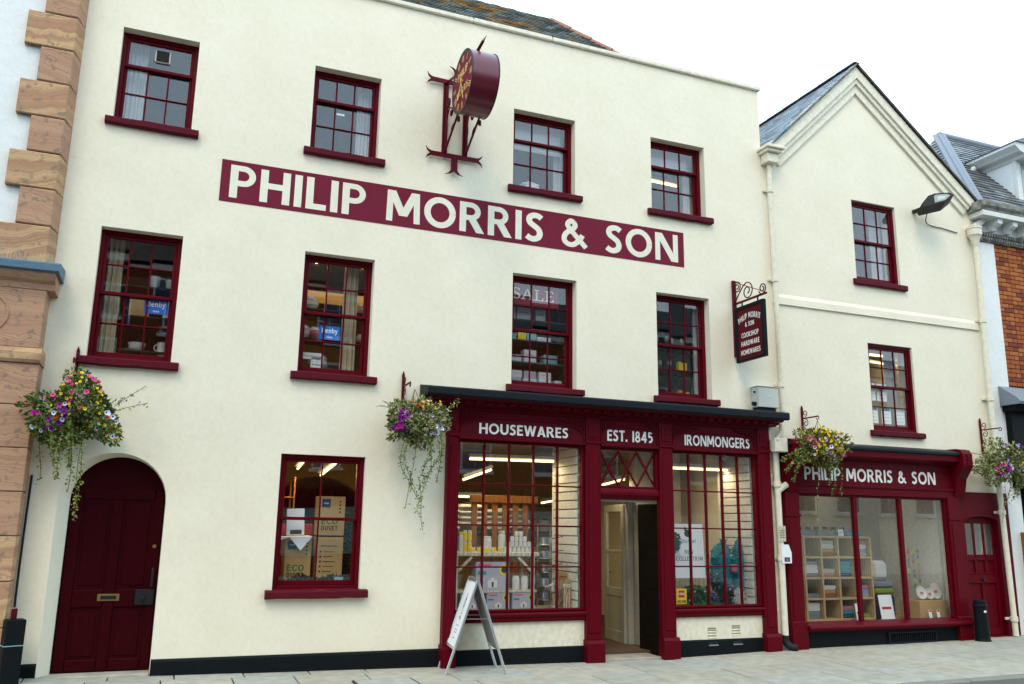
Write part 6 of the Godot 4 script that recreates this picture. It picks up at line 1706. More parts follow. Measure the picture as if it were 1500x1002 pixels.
		var mt: Material = [M.box_white, M.box_teal, M.box_lilac, M.print_yellow][q[4]]
		var lab: String = ["white", "teal", "pale lilac", "yellow"][q[4]] + " stock box on the %s wire shelf behind the sale window" % {3.42: "lowest", 3.5: "lowest", 3.72: "second", 4.02: "third", 4.3: "top"}[q[1]]
		var t := carton("stock_box", lab, Vector3(q[0] + 0.02, q[1], -0.5), Vector3(q[2], q[3], 0.14), mt, 0.0, "stock boxes on the wire shelves")
		part(t, "printed_line", mb().box(-q[2] * 0.35, q[2] * 0.3, q[3] * 0.55, q[3] * 0.62, 0.0702, 0.0712), M.paper_grey, true)
	# first floor, bar window
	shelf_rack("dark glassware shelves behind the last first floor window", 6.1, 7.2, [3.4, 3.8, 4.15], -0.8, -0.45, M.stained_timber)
	for k in 11:
		var o := Vector3(6.2 + 0.07 * k, 4.15 if k % 2 == 0 else 3.8, -0.55 - 0.04 * (k % 3))
		var t := thing("wine_glass", "stemmed glass on the %s dark glassware shelf" % ("top" if k % 2 == 0 else "middle"), "glass", o, "stemmed glasses on the dark shelves")
		part(t, "glass", mb().lathe(o, [Vector2(0.03, 0), Vector2(0.004, 0.008), Vector2(0.004, 0.07), Vector2(0.035, 0.1), Vector2(0.03, 0.16)], 12), M.lens_glass)
	for q in [["yellow gift box on the dark glassware shelves", 6.85, 3.8, 0.14, 0.13, "print_yellow"], ["small orange box on the dark glassware shelves", 6.8, 3.4, 0.06, 0.12, "print_orange"], ["small yellow box on the lowest dark glassware shelf", 6.92, 3.4, 0.06, 0.1, "print_yellow"], ["pale box on the lowest dark glassware shelf", 6.6, 3.4, 0.1, 0.07, "box_white"], ["grey carton on the lowest dark glassware shelf", 6.75, 3.22, 0.16, 0.14, "box_metal"]]:
		carton("gift_box", q[0], Vector3(q[1], q[2], -0.52), Vector3(q[3], q[4], 0.08), M[q[5]])
	part(thing("window_post", "white upright board inside the last first floor window", "board", Vector3(6.97, 3.3, -0.32)), "board", mb().box(6.93, 6.98, 3.3, 4.8, -0.34, -0.303), M.curtain_white)
	# gabled shop
	curtain("white curtain at one side of the window below the gable", 10.4, 10.64, 5.3, 6.85, -0.33, M.curtain_white)
	curtain("white curtain at one side of the window with posters", 10.5, 10.76, 3.05, 4.6, -0.33, M.curtain_white)
	var z := -0.14
	var lines := 0
	for q in [[10.0, 3.55, 0], [10.22, 3.55, 0], [10.02, 3.2, 1], [10.28, 3.2, 2], [10.56, 3.2, 0]]:
		var t := thing("window_notice", ["white paper notice with the top edge under the meeting rail", "white paper notice beside the first one under the meeting rail", "white paper notice headed in light blue", "white paper notice headed in dark teal", "plain white paper notice in the corner pane"][lines], "notice", Vector3(q[0], q[1], z), "paper notices in the gabled shop window")
		part(t, "sheet", mb().box(q[0] - 0.09, q[0] + 0.1, q[1], q[1] + 0.27, z - 0.002, z), M.paper)
		if q[2] > 0: part(t, "printed_head", mb().box(q[0] - 0.07, q[0] + 0.08, q[1] + 0.2, q[1] + 0.25, z + 0.0003, z + 0.001), M.towel_blue if q[2] == 1 else M.print_teal)
		for k in 3: part(t, "printed_line", mb().box(q[0] - 0.06, q[0] + 0.06, q[1] + 0.04 + 0.055 * k, q[1] + 0.046 + 0.055 * k, z + 0.0003, z + 0.001), M.paper_grey)
		lines += 1

func build_duvet_window() -> void:
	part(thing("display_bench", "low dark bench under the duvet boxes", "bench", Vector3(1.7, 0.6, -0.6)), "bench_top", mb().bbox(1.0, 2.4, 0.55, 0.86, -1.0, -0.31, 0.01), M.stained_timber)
	var k := 0
	for q in [[1.88, 1.43, 0.31, 0.45, -0.5, "kraft duvet box with green lettering, uppermost of its stack"], [1.88, 0.92, 0.31, 0.49, -0.5, "kraft duvet box with a printed list, under another box"], [1.52, 0.9, 0.3, 0.5, -0.5, "kraft duvet box with green lettering, standing under a white cloth"]]:
		var t := carton("duvet_box", q[5], Vector3(q[0], q[1], q[4]), Vector3(q[2], q[3], 0.26), M.kraft, 0.0, "duvet boxes in the window")
		var zf: float = q[4] + 0.1315
		var c := Vector3(q[0], q[1], zf)
		if k != 1:
			part(t, "printed_badge", mb().box(-0.12, -0.02, q[3] - 0.13, q[3] - 0.03, 0.1303, 0.1312), M.print_navy, true)
			part(t, "printed_mark", mb().box(-0.1, -0.04, q[3] - 0.09, q[3] - 0.07, 0.1314, 0.132), M.box_teal, true)
			for i in 4: part(t, "printed_icon", mb().box(0.085, 0.105, q[3] - 0.07 - i * 0.04, q[3] - 0.05 - i * 0.04, 0.1303, 0.1312), M.print_dark, true)
			print_text(t, "eco_print", "ECO", Transform3D(Basis.IDENTITY, c + Vector3(-0.02, 0.165, 0)), 0.19, 0.07, M.print_green)
			print_text(t, "duvet_print", "DUVET", Transform3D(Basis.IDENTITY, c + Vector3(-0.02, 0.085, 0)), 0.19, 0.055, M.print_dark)
		else:
			part(t, "printed_line", mb().box(-0.11, 0.08, 0.385, 0.395, 0.1303, 0.1312), M.print_dark, true)
			for i in 5:
				part(t, "printed_line", mb().box(-0.07, 0.03 + 0.02 * (i % 3), 0.1 + i * 0.055, 0.108 + i * 0.055, 0.1303, 0.1312), M.print_dark, true)
				part(t, "printed_icon", mb().box(-0.115, -0.095, 0.095 + i * 0.055, 0.115 + i * 0.055, 0.1303, 0.1312), M.print_dark, true)
		k += 1
	var cl := thing("white_cloth", "folded white cloth draped over the single duvet box", "cloth", Vector3(1.5, 1.4, -0.4))
	var m := mb()
	m.quad(Vector3(1.24, 1.405, -0.28), Vector3(1.66, 1.42, -0.28), Vector3(1.66, 1.425, -0.6), Vector3(1.24, 1.41, -0.6))
	m.tri(Vector3(1.4, 1.407, -0.279), Vector3(1.53, 1.26, -0.27), Vector3(1.66, 1.42, -0.279))
	m.tri(Vector3(1.24, 1.405, -0.279), Vector3(1.25, 1.36, -0.275), Vector3(1.4, 1.407, -0.279))
	part(cl, "cloth", m, M.paper)
	var pn := thing("leaflet", "white leaflet standing above the single duvet box", "leaflet", Vector3(1.5, 1.44, -0.35))
	part(pn, "sheet", mb().box(-0.1, 0.1, 0, 0.3, -0.002, 0).xform(Transform3D(Basis.from_euler(Vector3(-0.05, 0, 0.04)), Vector3(1.47, 1.43, -0.33))), M.paper)
	part(pn, "picture", mb().box(-0.06, 0.07, 0.01, 0.06, 0.0004, 0.001).xform(Transform3D(Basis.from_euler(Vector3(-0.05, 0, 0.04)), Vector3(1.47, 1.43, -0.33))), M.moss_bowl)
	part(thing("red_box", "plain red box behind the leaflet in the duvet window", "box", Vector3(1.55, 1.3, -0.8)), "case", mb().bbox(1.35, 1.72, 0.86, 1.56, -0.9, -0.7, 0.01), M.print_red)
	# fir garland along the bottom
	var ga := thing("fir_garland", "dark green fir garland lying along the bottom of the duvet window", "garland", Vector3(1.7, 0.86, -0.32))
	var f := mb()
	for i in 900:
		var x := R(1.26, 2.12)
		var h := 0.05 + 0.06 * absf(sin(x * 9.0))
		leaf(f, Vector3(x, 0.865 + R(0, h), -0.3 + R(-0.06, 0.05)), Vector3(R(-1, 1), R(-0.2, 1), R(-0.5, 1)), R(0.03, 0.06), Color(0.02, 0.05, 0.018) * R(0.7, 1.6))
	for i in 500:
		leaf(f, Vector3(2.1 + R(-0.06, 0.03), R(0.9, 1.7), -0.45 + R(-0.1, 0.05)), Vector3(R(-1, 1), R(-1, 1), R(-0.5, 1)), R(0.03, 0.07), Color(0.015, 0.035, 0.014) * R(0.7, 1.5))
	part(ga, "needles", f, M.leaf).set_meta("kind", "stuff")
	part(ga, "tag", mb().box(1.92, 2.02, 0.92, 0.97, -0.205, -0.202), M.box_teal)
	# shelf of jars at the back
	shelf_rack("brown shelf of dark jars at the back of the duvet room", 0.7, 1.6, [1.4, 1.9], -1.9, -1.5, M.pallet_wood)
	for i in 5: jar("dark_jar", "dark jar on the brown shelf at the back of the duvet room", Vector3(0.85 + i * 0.14, 1.9, -1.65), 0.055, 0.24, M.iron, M.brass, "dark jars on the brown shelf")

func build_housewares_window() -> void:
	# cream table with a lower shelf
	var t := thing("display_table", "cream painted display table with a lower shelf in the housewares window", "table", Vector3(4.0, 0.56, -0.5))
	part(t, "table_top", mb().bbox(3.3, 4.52, 1.2, 1.25, -0.72, -0.3, 0.006), M.shelf_paint)
	part(t, "lower_shelf", mb().bbox(3.3, 4.5, 0.76, 0.79, -0.7, -0.32, 0.005), M.shelf_paint)
	for q in [[3.42, -0.33], [4.44, -0.33], [3.42, -0.69], [4.44, -0.69]]:
		part(t, "leg", mb().bbox(q[0] - 0.022, q[0] + 0.022, 0.565, 1.2, q[1] - 0.02, q[1] + 0.02, 0.003), M.shelf_paint)
	part(t, "brace", mb().bar(Vector3(3.44, 1.02, -0.33), Vector3(3.62, 1.19, -0.33), 0.03, 0.03), M.shelf_paint)
	part(t, "brace", mb().bar(Vector3(4.42, 1.02, -0.33), Vector3(4.24, 1.19, -0.33), 0.03, 0.03), M.shelf_paint)
	# soap and candles on top
	for i in 3: jar("yellow_bottle", "white bottle with a yellow cap on the display table", Vector3(3.36 + i * 0.07, 1.25, -0.4 - 0.03 * (i % 2)), 0.026, 0.24, M.ceramic, M.print_yellow, "yellow capped bottles on the display table", "bottle")
	for i in 4: jar("yellow_tin", "white and yellow striped tin on the display table", Vector3(3.56 + (i % 2) * 0.06, 1.25 + (i / 2) * 0.13, -0.42), 0.027, 0.13, M.print_yellow, M.ceramic, "striped tins on the display table", "tin")
	for i in 10: jar("small_candle", "small yellow candle tin in the front row of the display table", Vector3(3.62 + i * 0.046, 1.25, -0.34 - 0.04 * (i % 2)), 0.02, 0.055, M.print_yellow, M.ceramic, "small candle tins on the display table", "candle")
	var rowq := 0
	for q in [[7, 1.25], [6, 1.315], [4, 1.38], [2, 1.445]]:
		for i in q[0]: jar("white_candle", "white candle jar in the %s row of the pyramid on the display table" % ["bottom", "second", "third", "top"][rowq], Vector3(4.28 + (i - q[0] / 2.0) * 0.058 + 0.03, q[1], -0.42), 0.026, 0.064, M.ceramic, M.box_white, "white candle jars stacked in a pyramid", "candle")
		rowq += 1
	jar("storage_jar", "large pale storage jar on the display table", Vector3(3.88, 1.25, -0.5), 0.06, 0.19, M.ceramic, M.box_white, "", "jar")
	jar("storage_jar", "tall pale storage jar beside the candle pyramid", Vector3(4.08, 1.25, -0.5), 0.045, 0.26, M.ceramic, M.shelf_paint, "", "jar")
	for i in 2: jar("lower_jar", "white jar on the lower shelf of the display table", Vector3(4.24 + i * 0.12, 0.79, -0.4), 0.05, 0.17, M.ceramic, M.ceramic, "white jars on the lower shelf")
	for i in 3: jar("lower_tin", "yellow tin at the end of the lower shelf", Vector3(3.33 + i * 0.055, 0.79, -0.38), 0.024, 0.16, M.ceramic, M.print_yellow, "yellow tins on the lower shelf", "tin")
	# appliance boxes
	for q in [[3.9, 0.79, 0.44, 0.34, "grey appliance box with a yellow roundel on the lower shelf"], [3.64, 0.565, 0.3, 0.19, "grey appliance box on the window floor behind the folding board"], [3.98, 0.565, 0.3, 0.19, "grey appliance box on the window floor under the larger one"], [4.32, 0.565, 0.3, 0.19, "grey appliance box on the window floor under the white jars"]]:
		var c := carton("appliance_box", q[4], Vector3(q[0], q[1], -0.42), Vector3(q[2], q[3], 0.2), M.box_lilac, 0.0, "appliance boxes in the housewares window")
		var w: float = q[2]; var h: float = q[3]
		var z := 0.1003
		part(c, "printed_bar", mb().box(-w * 0.45, -w * 0.05, h * 0.84, h * 0.93, z, z + 0.001), M.print_pink, true)
		part(c, "printed_stripes", mb().box(-w * 0.45, -w * 0.2, h * 0.55, h * 0.68, z, z + 0.001), M.print_teal, true)
		var xf := Transform3D(Basis.IDENTITY, Vector3.ZERO)
		part(c, "printed_ring", mb().ribbon(arc(w * 0.34, h * 0.72, 0.055 * w / 0.44, 0.055 * w / 0.44, 0, 360, 20), 0.025 * w / 0.44, z + 0.001, xf), M.print_yellow, true)
		part(c, "printed_disc", mb().ribbon(arc(w * 0.34, h * 0.72, 0.02 * w / 0.44, 0.02 * w / 0.44, 0, 360, 14), 0.035 * w / 0.44, z + 0.0006, xf), M.print_navy, true)
		part(c, "printed_pan", mb().bbox(-w * 0.14, w * 0.14, h * 0.1, h * 0.36, z, z + 0.0016, 0.001).bbox(-w * 0.06, w * 0.06, h * 0.36, h * 0.44, z, z + 0.0014, 0.001), M.ceramic, true)
		part(c, "printed_panel", mb().box(-w * 0.03, w * 0.03, h * 0.12, h * 0.3, z + 0.0017, z + 0.0022), M.print_dark, true)
	# pallet with folded bedding on it behind
	var pa := thing("wood_pallet", "brown slatted pallet rack standing behind the display table", "pallet", Vector3(4.3, 0.1, -1.2))
	for i in 6: part(pa, "slat", mb().bbox(3.9 + i * 0.15, 3.98 + i * 0.15, 0.4, 1.98, -1.2, -1.17, 0.004), M.pallet_wood)
	for y in [1.88, 1.2, 0.6]: part(pa, "rail", mb().bbox(3.86, 4.86, y, y + 0.1, -1.169, -1.13, 0.004), M.pallet_wood)
	for q in [[3.6, 1.5], [3.95, 1.56], [4.3, 1.5], [4.62, 1.52]]:
		var b := thing("folded_bedding", "pile of folded grey white bedding behind the pallet rack", "bedding", Vector3(q[0], q[1], -1.5), "piles of folded bedding")
		for i in 4: part(b, "fold", mb().bbox(q[0] - 0.2 + R(-0.02, 0.02), q[0] + 0.2 + R(-0.02, 0.02), q[1] + i * 0.075, q[1] + i * 0.075 + 0.07, -1.65, -1.3, 0.03), M.towel_white)
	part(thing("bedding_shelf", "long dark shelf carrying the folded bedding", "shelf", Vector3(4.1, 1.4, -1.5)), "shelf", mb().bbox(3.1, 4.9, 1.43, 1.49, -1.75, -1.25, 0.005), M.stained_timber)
	# rack of saucepans
	var rk := thing("pan_rack", "tall wire rack beside the slatted board", "rack", Vector3(4.66, 0.565, -0.45))
	for x in [4.58, 4.76]: part(rk, "upright", mb().tube([Vector3(x, 0.57, -0.5), Vector3(x, 1.6, -0.5)], 0.008, 6), M.steel)
	for i in 5:
		var y := 0.66 + i * 0.17
		part(rk, "ring", mb().tube(arc(4.67, -0.45, 0.1, 0.1, 0, 360, 18).map(func(p): return Vector3(p.x, y, p.y)), 0.006, 6), M.steel)
		var o := Vector3(4.67, y + 0.008, -0.45)
		var p := thing("saucepan", "polished saucepan on the tall wire rack", "saucepan", o, "saucepans on the wire rack")
		part(p, "pan", mb().lathe(o, [Vector2(0, 0), Vector2(0.085, 0), Vector2(0.09, 0.01), Vector2(0.09, 0.085), Vector2(0.086, 0.085), Vector2(0.084, 0.012), Vector2(0, 0.012)], 18), M.steel)
		part(p, "handle", mb().bar(o + Vector3(0.085, 0.07, 0.02), o + Vector3(0.22, 0.1, 0.06), 0.018, 0.01), M.iron)
	# whisk loop and boards
	var wl := thing("wire_whisk", "large round wire whisk head on the window floor", "whisk", Vector3(4.68, 0.57, -0.25))
	for k in 4:
		var xs := 0.13 - 0.03 * k
		part(wl, "wire", mb().tube(arc(4.68, 0.72, xs, 0.14, 100, 440, 20).map(func(p): return Vector3(p.x, p.y, -0.25 + 0.01 * k)), 0.004, 5), M.steel)
	part(wl, "handle", mb().tube([Vector3(4.68, 0.78, -0.25), Vector3(4.68, 0.88, -0.25)], 0.018, 8), M.ceramic)
	for q in [[4.83, 0.24, 0.44, "large wooden chopping board leaning on the slatted board", -0.3], [4.88, 0.16, 0.36, "small wooden chopping board leaning on the slatted board", -0.2]]:
		var t2 := thing("chopping_board", q[3], "board", Vector3(q[0], 0.565, q[4]))
		var xf := Transform3D(Basis.from_euler(Vector3(0, 0.35, -0.12)), Vector3(q[0], 0.57, q[4]))
		part(t2, "board", mb().bbox(-q[1] / 2, q[1] / 2, 0, q[2], -0.01, 0.01, 0.008).xform(xf), M.pale_wood)
		part(t2, "groove", mb().ribbon(V([-q[1] * 0.35, 0.06, q[1] * 0.35, 0.06, q[1] * 0.35, q[2] - 0.06, -q[1] * 0.35, q[2] - 0.06, -q[1] * 0.35, 0.06]), 0.012, 0.0108, xf), M.pallet_wood)
	for i in 3:
		var o := Vector3(4.8 + i * 0.035, 0.57, -0.16)
		var sp := thing("wooden_spoon", "wooden spoon leaning before the chopping boards", "spoon", o, "wooden spoons in the housewares window")
		part(sp, "shaft", mb().tube([o, o + Vector3(0.02, 0.24, -0.03)], 0.007, 6), M.shelf_paint)
		part(sp, "bowl", mb().lathe(o + Vector3(0.02, 0.24, -0.03), [Vector2(0.005, 0), Vector2(0.02, 0.02), Vector2(0.02, 0.05), Vector2(0.0, 0.065)], 10), M.shelf_paint)
	# shop goods seen through the doorway
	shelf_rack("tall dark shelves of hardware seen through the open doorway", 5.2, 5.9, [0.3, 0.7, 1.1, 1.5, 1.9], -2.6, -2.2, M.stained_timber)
	var kk := 0
	for y in [0.3, 0.7, 1.1, 1.5]:
		for x in [5.3, 5.5, 5.7]:
			jar("hardware_tin", "dull paint tin on the %s dark shelf inside the doorway" % {0.3: "lowest", 0.7: "second", 1.1: "third", 1.5: "fourth"}[y], Vector3(x, y, -2.35), 0.075, 0.2, [M.moss_bowl, M.brass, M.paper_grey, M.pallet_wood][(kk * 7) % 4], M.iron, "paint tins inside the doorway", "tin")
			kk += 1
	var ch := thing("folding_chair", "pale folding chair just inside the open doorway", "chair", Vector3(5.42, 0.0, -1.5))
	for x in [5.3, 5.5]:
		part(ch, "leg", mb().bar(Vector3(x, 0.0, -1.3), Vector3(x + 0.06, 0.85, -1.6), 0.03, 0.02), M.curtain_white)
		part(ch, "leg", mb().bar(Vector3(x, 0.0, -1.7), Vector3(x, 0.5, -1.4), 0.03, 0.02), M.curtain_white)
	part(ch, "seat", mb().bbox(5.28, 5.56, 0.43, 0.46, -1.65, -1.35, 0.006), M.curtain_white)
	part(ch, "backrest", mb().bbox(5.34, 5.58, 0.6, 0.84, -1.58, -1.56, 0.006), M.curtain_white)

func build_toy_window() -> void:
	var p := thing("toy_poster", "white poster reading new collection in the ironmongers window", "poster", Vector3(6.75, 0.9, -0.3))
	var xf := Transform3D(Basis.from_euler(Vector3(-0.06, 0.0, 0.0)), Vector3(6.74, 0.92, -0.3))
	part(p, "sheet", mb().box(-0.28, 0.26, 0, 0.72, -0.004, 0).xform(xf), M.paper)
	var hd := mb()
	var face := arc(0.02, 0.59, 0.062, 0.05, 0, 360, 24)
	for i in 24: hd.tri(xf * Vector3(0.02, 0.59, 0.001), xf * Vector3(face[i].x, face[i].y, 0.001), xf * Vector3(face[i + 1].x, face[i + 1].y, 0.001))
	for e in [-1.0, 1.0]:
		hd.tri(xf * Vector3(0.02 + e * 0.035 - 0.022, 0.625, 0.0013), xf * Vector3(0.02 + e * 0.035 + 0.022, 0.625, 0.0013), xf * Vector3(0.02 + e * 0.05, 0.695, 0.0013))
	part(p, "printed_mark", hd, M.print_dark)
	print_text(p, "name_print", "JELLYCAT", xf * Transform3D(Basis.IDENTITY, Vector3(0.02, 0.48, 0.0015)), 0.24, 0.055, M.print_teal)
	print_text(p, "new_print", "NEW", xf * Transform3D(Basis.IDENTITY, Vector3(0.02, 0.345, 0.0015)), 0.14, 0.055, M.print_dark, false, false)
	print_text(p, "collection_print", "COLLECTION", xf * Transform3D(Basis.IDENTITY, Vector3(0.02, 0.255, 0.0015)), 0.42, 0.055, M.print_dark, false, false)
	var l := thing("brick_toy_sign", "yellow and red sold here sign in the corner of the ironmongers window", "sign", Vector3(6.44, 0.7, -0.03))
	part(l, "plate", mb().bbox(6.365, 6.525, 0.605, 0.8, -0.05, -0.044, 0.002), M.print_yellow)
	part(l, "red_square", mb().box(6.4, 6.49, 0.69, 0.78, -0.0435, -0.0425), M.print_red)
	print_text(l, "name_print", "LEGO", Transform3D(Basis.IDENTITY, Vector3(6.445, 0.735, -0.0405)), 0.075, 0.03, M.letter_white)
	print_text(l, "sold_print", "SOLD HERE", Transform3D(Basis.IDENTITY, Vector3(6.445, 0.64, -0.0425)), 0.13, 0.035, M.print_dark)
	# heap of soft toys
	var n := 0
	for q in [[7.32, 1.05, 0.2, 0.34, "plush_teal", "large teal shaggy soft toy with a pale snout"], [7.56, 1.0, 0.12, 0.42, "plush_teal", "long teal soft toy hanging at the slatted side"], [7.02, 0.62, 0.1, 0.1, "plush_blue", "round blue soft toy on the window floor"], [6.98, 0.6, 0.07, 0.06, "plush_orange", "small orange soft toy beside the blue one"], [7.1, 0.63, 0.08, 0.08, "plush_orange", "orange and blue soft toy on the window floor"], [7.5, 0.66, 0.1, 0.13, "towel_white", "white soft toy bird on the window floor"], [7.22, 0.9, 0.12, 0.14, "plush_dark", "black soft toy under the teal one"], [6.82, 0.68, 0.22, 0.14, "plush_green", "dark green soft toy lying below the poster"], [6.47, 1.4, 0.09, 0.12, "plush_green", "green soft toy beside the edge of the poster"], [7.3, 0.6, 0.14, 0.07, "plush_blue", "flat blue soft toy along the window sill"], [7.3, 0.7, 0.12, 0.14, "plush_dark", "dark soft toy behind the white bird"], [6.7, 0.6, 0.12, 0.08, "plush_dark", "dark soft toy behind the yellow sign"]]:
		var o := Vector3(q[0], q[1], -0.35 + 0.05 * (n % 3))
		var t := thing("soft_toy", q[5], "soft toy", o, "soft toys in the ironmongers window")
		var m := mb()
		var rx: float = q[2]; var ry: float = q[3]
		# lumpy body with tufts
		var seg := 16
		for i in 10:
			for j in seg:
				var c := []
				for d in [[0, 0], [0, 1], [1, 1], [1, 0]]:
					var a: float = PI * (i + d[0]) / 10.0 - PI / 2; var b: float = TAU * (j + d[1]) / seg
					var k := 1.0 + 0.1 * sin(3 * b + n) * cos(4 * a + n) + 0.06 * sin(7 * b)
					c.append(o + Vector3(cos(a) * cos(b) * rx * k, sin(a) * ry * k, cos(a) * sin(b) * rx * 0.6 * k))
				m.quad(c[3], c[2], c[1], c[0])
		part(t, "body", m, M[q[4]])
		var f := mb()
		for i in 120:
			var d := Vector3(R(-1, 1), R(-1, 1), R(0, 1)).normalized()
			leaf(f, o + d * Vector3(rx, ry, rx * 0.6), d + Vector3(0, -0.7, 0), rx * R(0.25, 0.5), Color(1, 1, 1))
		part(t, "tufts", f, M[q[4]]).set_meta("kind", "stuff")
		for e in [-1, 1]:
			part(t, "eye", mb().lathe(o + Vector3(e * rx * 0.35, ry * 0.5, rx * 0.55), [Vector2(0, -0.012), Vector2(0.01, -0.007), Vector2(0.012, 0), Vector2(0.01, 0.007), Vector2(0, 0.012)], 8), M.ceramic)
		if n == 0:
			part(t, "snout", mb().lathe(o + Vector3(0.07, 0.0, 0.16), [Vector2(0, -0.06), Vector2(0.05, -0.04), Vector2(0.055, 0.02), Vector2(0.03, 0.05), Vector2(0, 0.055)], 12), M.towel_pink)
		n += 1
	var gr := thing("paper_grass", "strip of green paper grass along the ironmongers window floor", "grass strip", Vector3(6.9, 0.57, -0.15))
	var g2 := mb()
	for i in 700: leaf(g2, Vector3(R(6.5, 7.1), 0.566, R(-0.25, -0.06)), Vector3(R(-0.5, 0.5), 1, R(-0.3, 0.5)), R(0.03, 0.06), Color(0.02, 0.13, 0.02) * R(0.7, 1.4))
	part(gr, "blades", g2, M.leaf).set_meta("kind", "stuff")
	part(thing("window_partition", "cream panel closing the back of the toy display", "panel", Vector3(7.1, 0.57, -0.8)), "panel", mb().box(6.3, 7.65, 0.565, 1.2, -0.82, -0.8), M.shelf_paint)
	part(thing("shop_pillar", "pale square pillar inside the ironmongers window", "pillar", Vector3(7.3, 0, -1.6)), "shaft", mb().bbox(7.1, 7.45, 0.012, 2.72, -1.9, -1.55, 0.01), M.room_white)

func towel(label: String, o: Vector3, w: float, h: float, mt: Material) -> void:
	var t := thing("folded_towel", label, "towel", o, "folded towels in the cube shelves")
	var m := mb()
	var p := []
	for i in 13:
		var a := -PI / 2 + PI * i / 12.0
		p.append(Vector2(w / 2 - h / 2 + cos(a) * h / 2, h / 2 + sin(a) * h / 2))
	p.append(Vector2(-w / 2, h)); p.append(Vector2(-w / 2, 0))
	m.along_z(p, -0.14, 0.12)
	part(t, "fold", m, mt, true)
	part(t, "inner_fold", mb().bbox(-w / 2 + 0.004, w / 2 - h * 0.6, h * 0.47, h * 0.53, 0.1195, 0.1215, 0.0005), M.paper_grey, true)

func build_towel_window() -> void:
	var x0 := 8.82; var x1 := 10.1; var y0 := 0.285; var y1 := 1.5; var z0 := -0.78; var z1 := -0.45
	var t := thing("cube_shelves", "pale wood cube shelves stacked with towels", "shelves", Vector3((x0 + x1) / 2, y0, z0))
	part(t, "back", mb().box(x0, x1, y0, y1, z0 - 0.02, z0), M.pale_wood)
	for i in 5:
		var x := lerpf(x0, x1 - 0.03, i / 4.0)
		part(t, "upright", mb().bbox(x, x + 0.03, y0, y1, z0, z1, 0.003), M.pale_wood)
	for i in 5:
		var y := lerpf(y0, y1 - 0.03, i / 4.0)
		for k in 4:
			var xa := lerpf(x0, x1 - 0.03, k / 4.0) + 0.0305
			part(t, "shelf", mb().bbox(xa, lerpf(x0, x1 - 0.03, (k + 1) / 4.0) - 0.0005, y, y + 0.03, z0, z1 - 0.004, 0.003), M.pale_wood)
	var cw := (x1 - 0.03 - x0) / 4; var chh := (y1 - 0.03 - y0) / 4
	var stacks := {[0, 0]: ["grey", "grey", "white", "white"], [0, 2]: ["grey", "white", "white", "grey"], [1, 1]: ["rust", "ochre", "white"], [1, 2]: ["coral", "beige"], [1, 3]: ["rust", "ochre", "white", "beige"], [2, 2]: ["navy", "teal", "teal", "teal"], [2, 0]: ["navy", "teal", "pink"], [3, 3]: ["beige", "blue", "white", "coral"], [3, 1]: ["beige", "blue", "pink"], [0, 1]: ["grey"], [3, 0]: ["green"]}
	var rowname := ["lowest", "second", "third", "top"]; var colname := ["first", "second", "third", "last"]
	for k in stacks:
		var y: float = y0 + chh * k[1] + 0.031
		var lev := 0
		for c in stacks[k]:
			var h := 0.056
			towel("folded %s towel, layer %d in the %s row, %s column of the cube shelves" % [c, lev + 1, rowname[k[1]], colname[k[0]]], Vector3(x0 + cw * (k[0] + 0.5) + 0.012, y + 0.0005, -0.62), cw - 0.07 - R(0, 0.02), h, M["towel_" + c])
			y += h + 0.001
			lev += 1
	for q in [[8.95, 1.5, "towel_grey"], [9.3, 1.5, "towel_grey"], [9.85, 1.5, "towel_teal"]]:
		towel("flat folded %s cloth lying on top of the cube shelves" % ("teal" if q[2] == "towel_teal" else "grey"), Vector3(q[0], q[1] + 0.001, -0.62), 0.3, 0.08, M[q[2]])
	var pc := 0
	for q in [[9.58, 1.503, 0.1, 0.1, "white card with a red stripe on top of the cube shelves"], [9.7, 0.29, 0.12, 0.24, "long white card with red print leaning at the foot of the cube shelves"], [10.24, 0.29, 0.26, 0.36, "large white card with a red bar standing on the window floor"], [10.84, 0.3, 0.06, 0.14, "small white ticket before the plates box"], [11.0, 0.3, 0.06, 0.14, "small white ticket with red top beside the other ticket"]]:
		var t2 := thing("price_card", q[4], "card", Vector3(q[0], q[1], -0.3))
		var zz := -0.35 if pc != 0 else -0.5
		if pc > 2: zz = -0.12
		var xf := Transform3D(Basis.from_euler(Vector3(-0.15, 0, 0)), Vector3(q[0], q[1], zz))
		part(t2, "sheet", mb().box(-q[2] / 2, q[2] / 2, 0, q[3], -0.002, 0).xform(xf), M.paper)
		part(t2, "printed_bar", mb().box(-q[2] * 0.35, q[2] * 0.35, q[3] * 0.42, q[3] * 0.52, 0.0004, 0.0012).xform(xf) if pc < 3 else mb().box(-q[2] * 0.4, q[2] * 0.4, q[3] * 0.8, q[3] * 0.96, 0.0004, 0.0012).xform(xf), M.print_red)
		pc += 1
	var cu := thing("stuffed_cushion", "white cushion resting on folded blankets in the towel window", "cushion", Vector3(10.3, 0.9, -0.6))
	part(cu, "cushion", mb().bbox(10.2, 10.52, 0.84, 1.14, -0.7, -0.55, 0.06), M.towel_white)
	for q in [["grey blanket folded under the white cushion", 0.74, "towel_grey"], ["green blanket folded under the grey one", 0.64, "towel_green"], ["dark checked blanket at the bottom of the blanket pile", 0.3, "towel_navy"]]:
		part(thing("folded_blanket", q[0], "blanket", Vector3(10.36, q[1], -0.6)), "fold", mb().bbox(10.18, 10.56, q[1], q[1] + (0.095 if q[1] > 0.4 else 0.33), -0.75, -0.5, 0.03), M[q[2]])
	# plates on a kraft covered box
	var kb := thing("plates_box", "kraft paper covered box carrying white plates", "box", Vector3(11.0, 0.285, -0.45))
	part(kb, "case", mb().bbox(10.72, 11.28, 0.285, 0.57, -0.6, -0.2, 0.008), M.kraft)
	var pi := 0
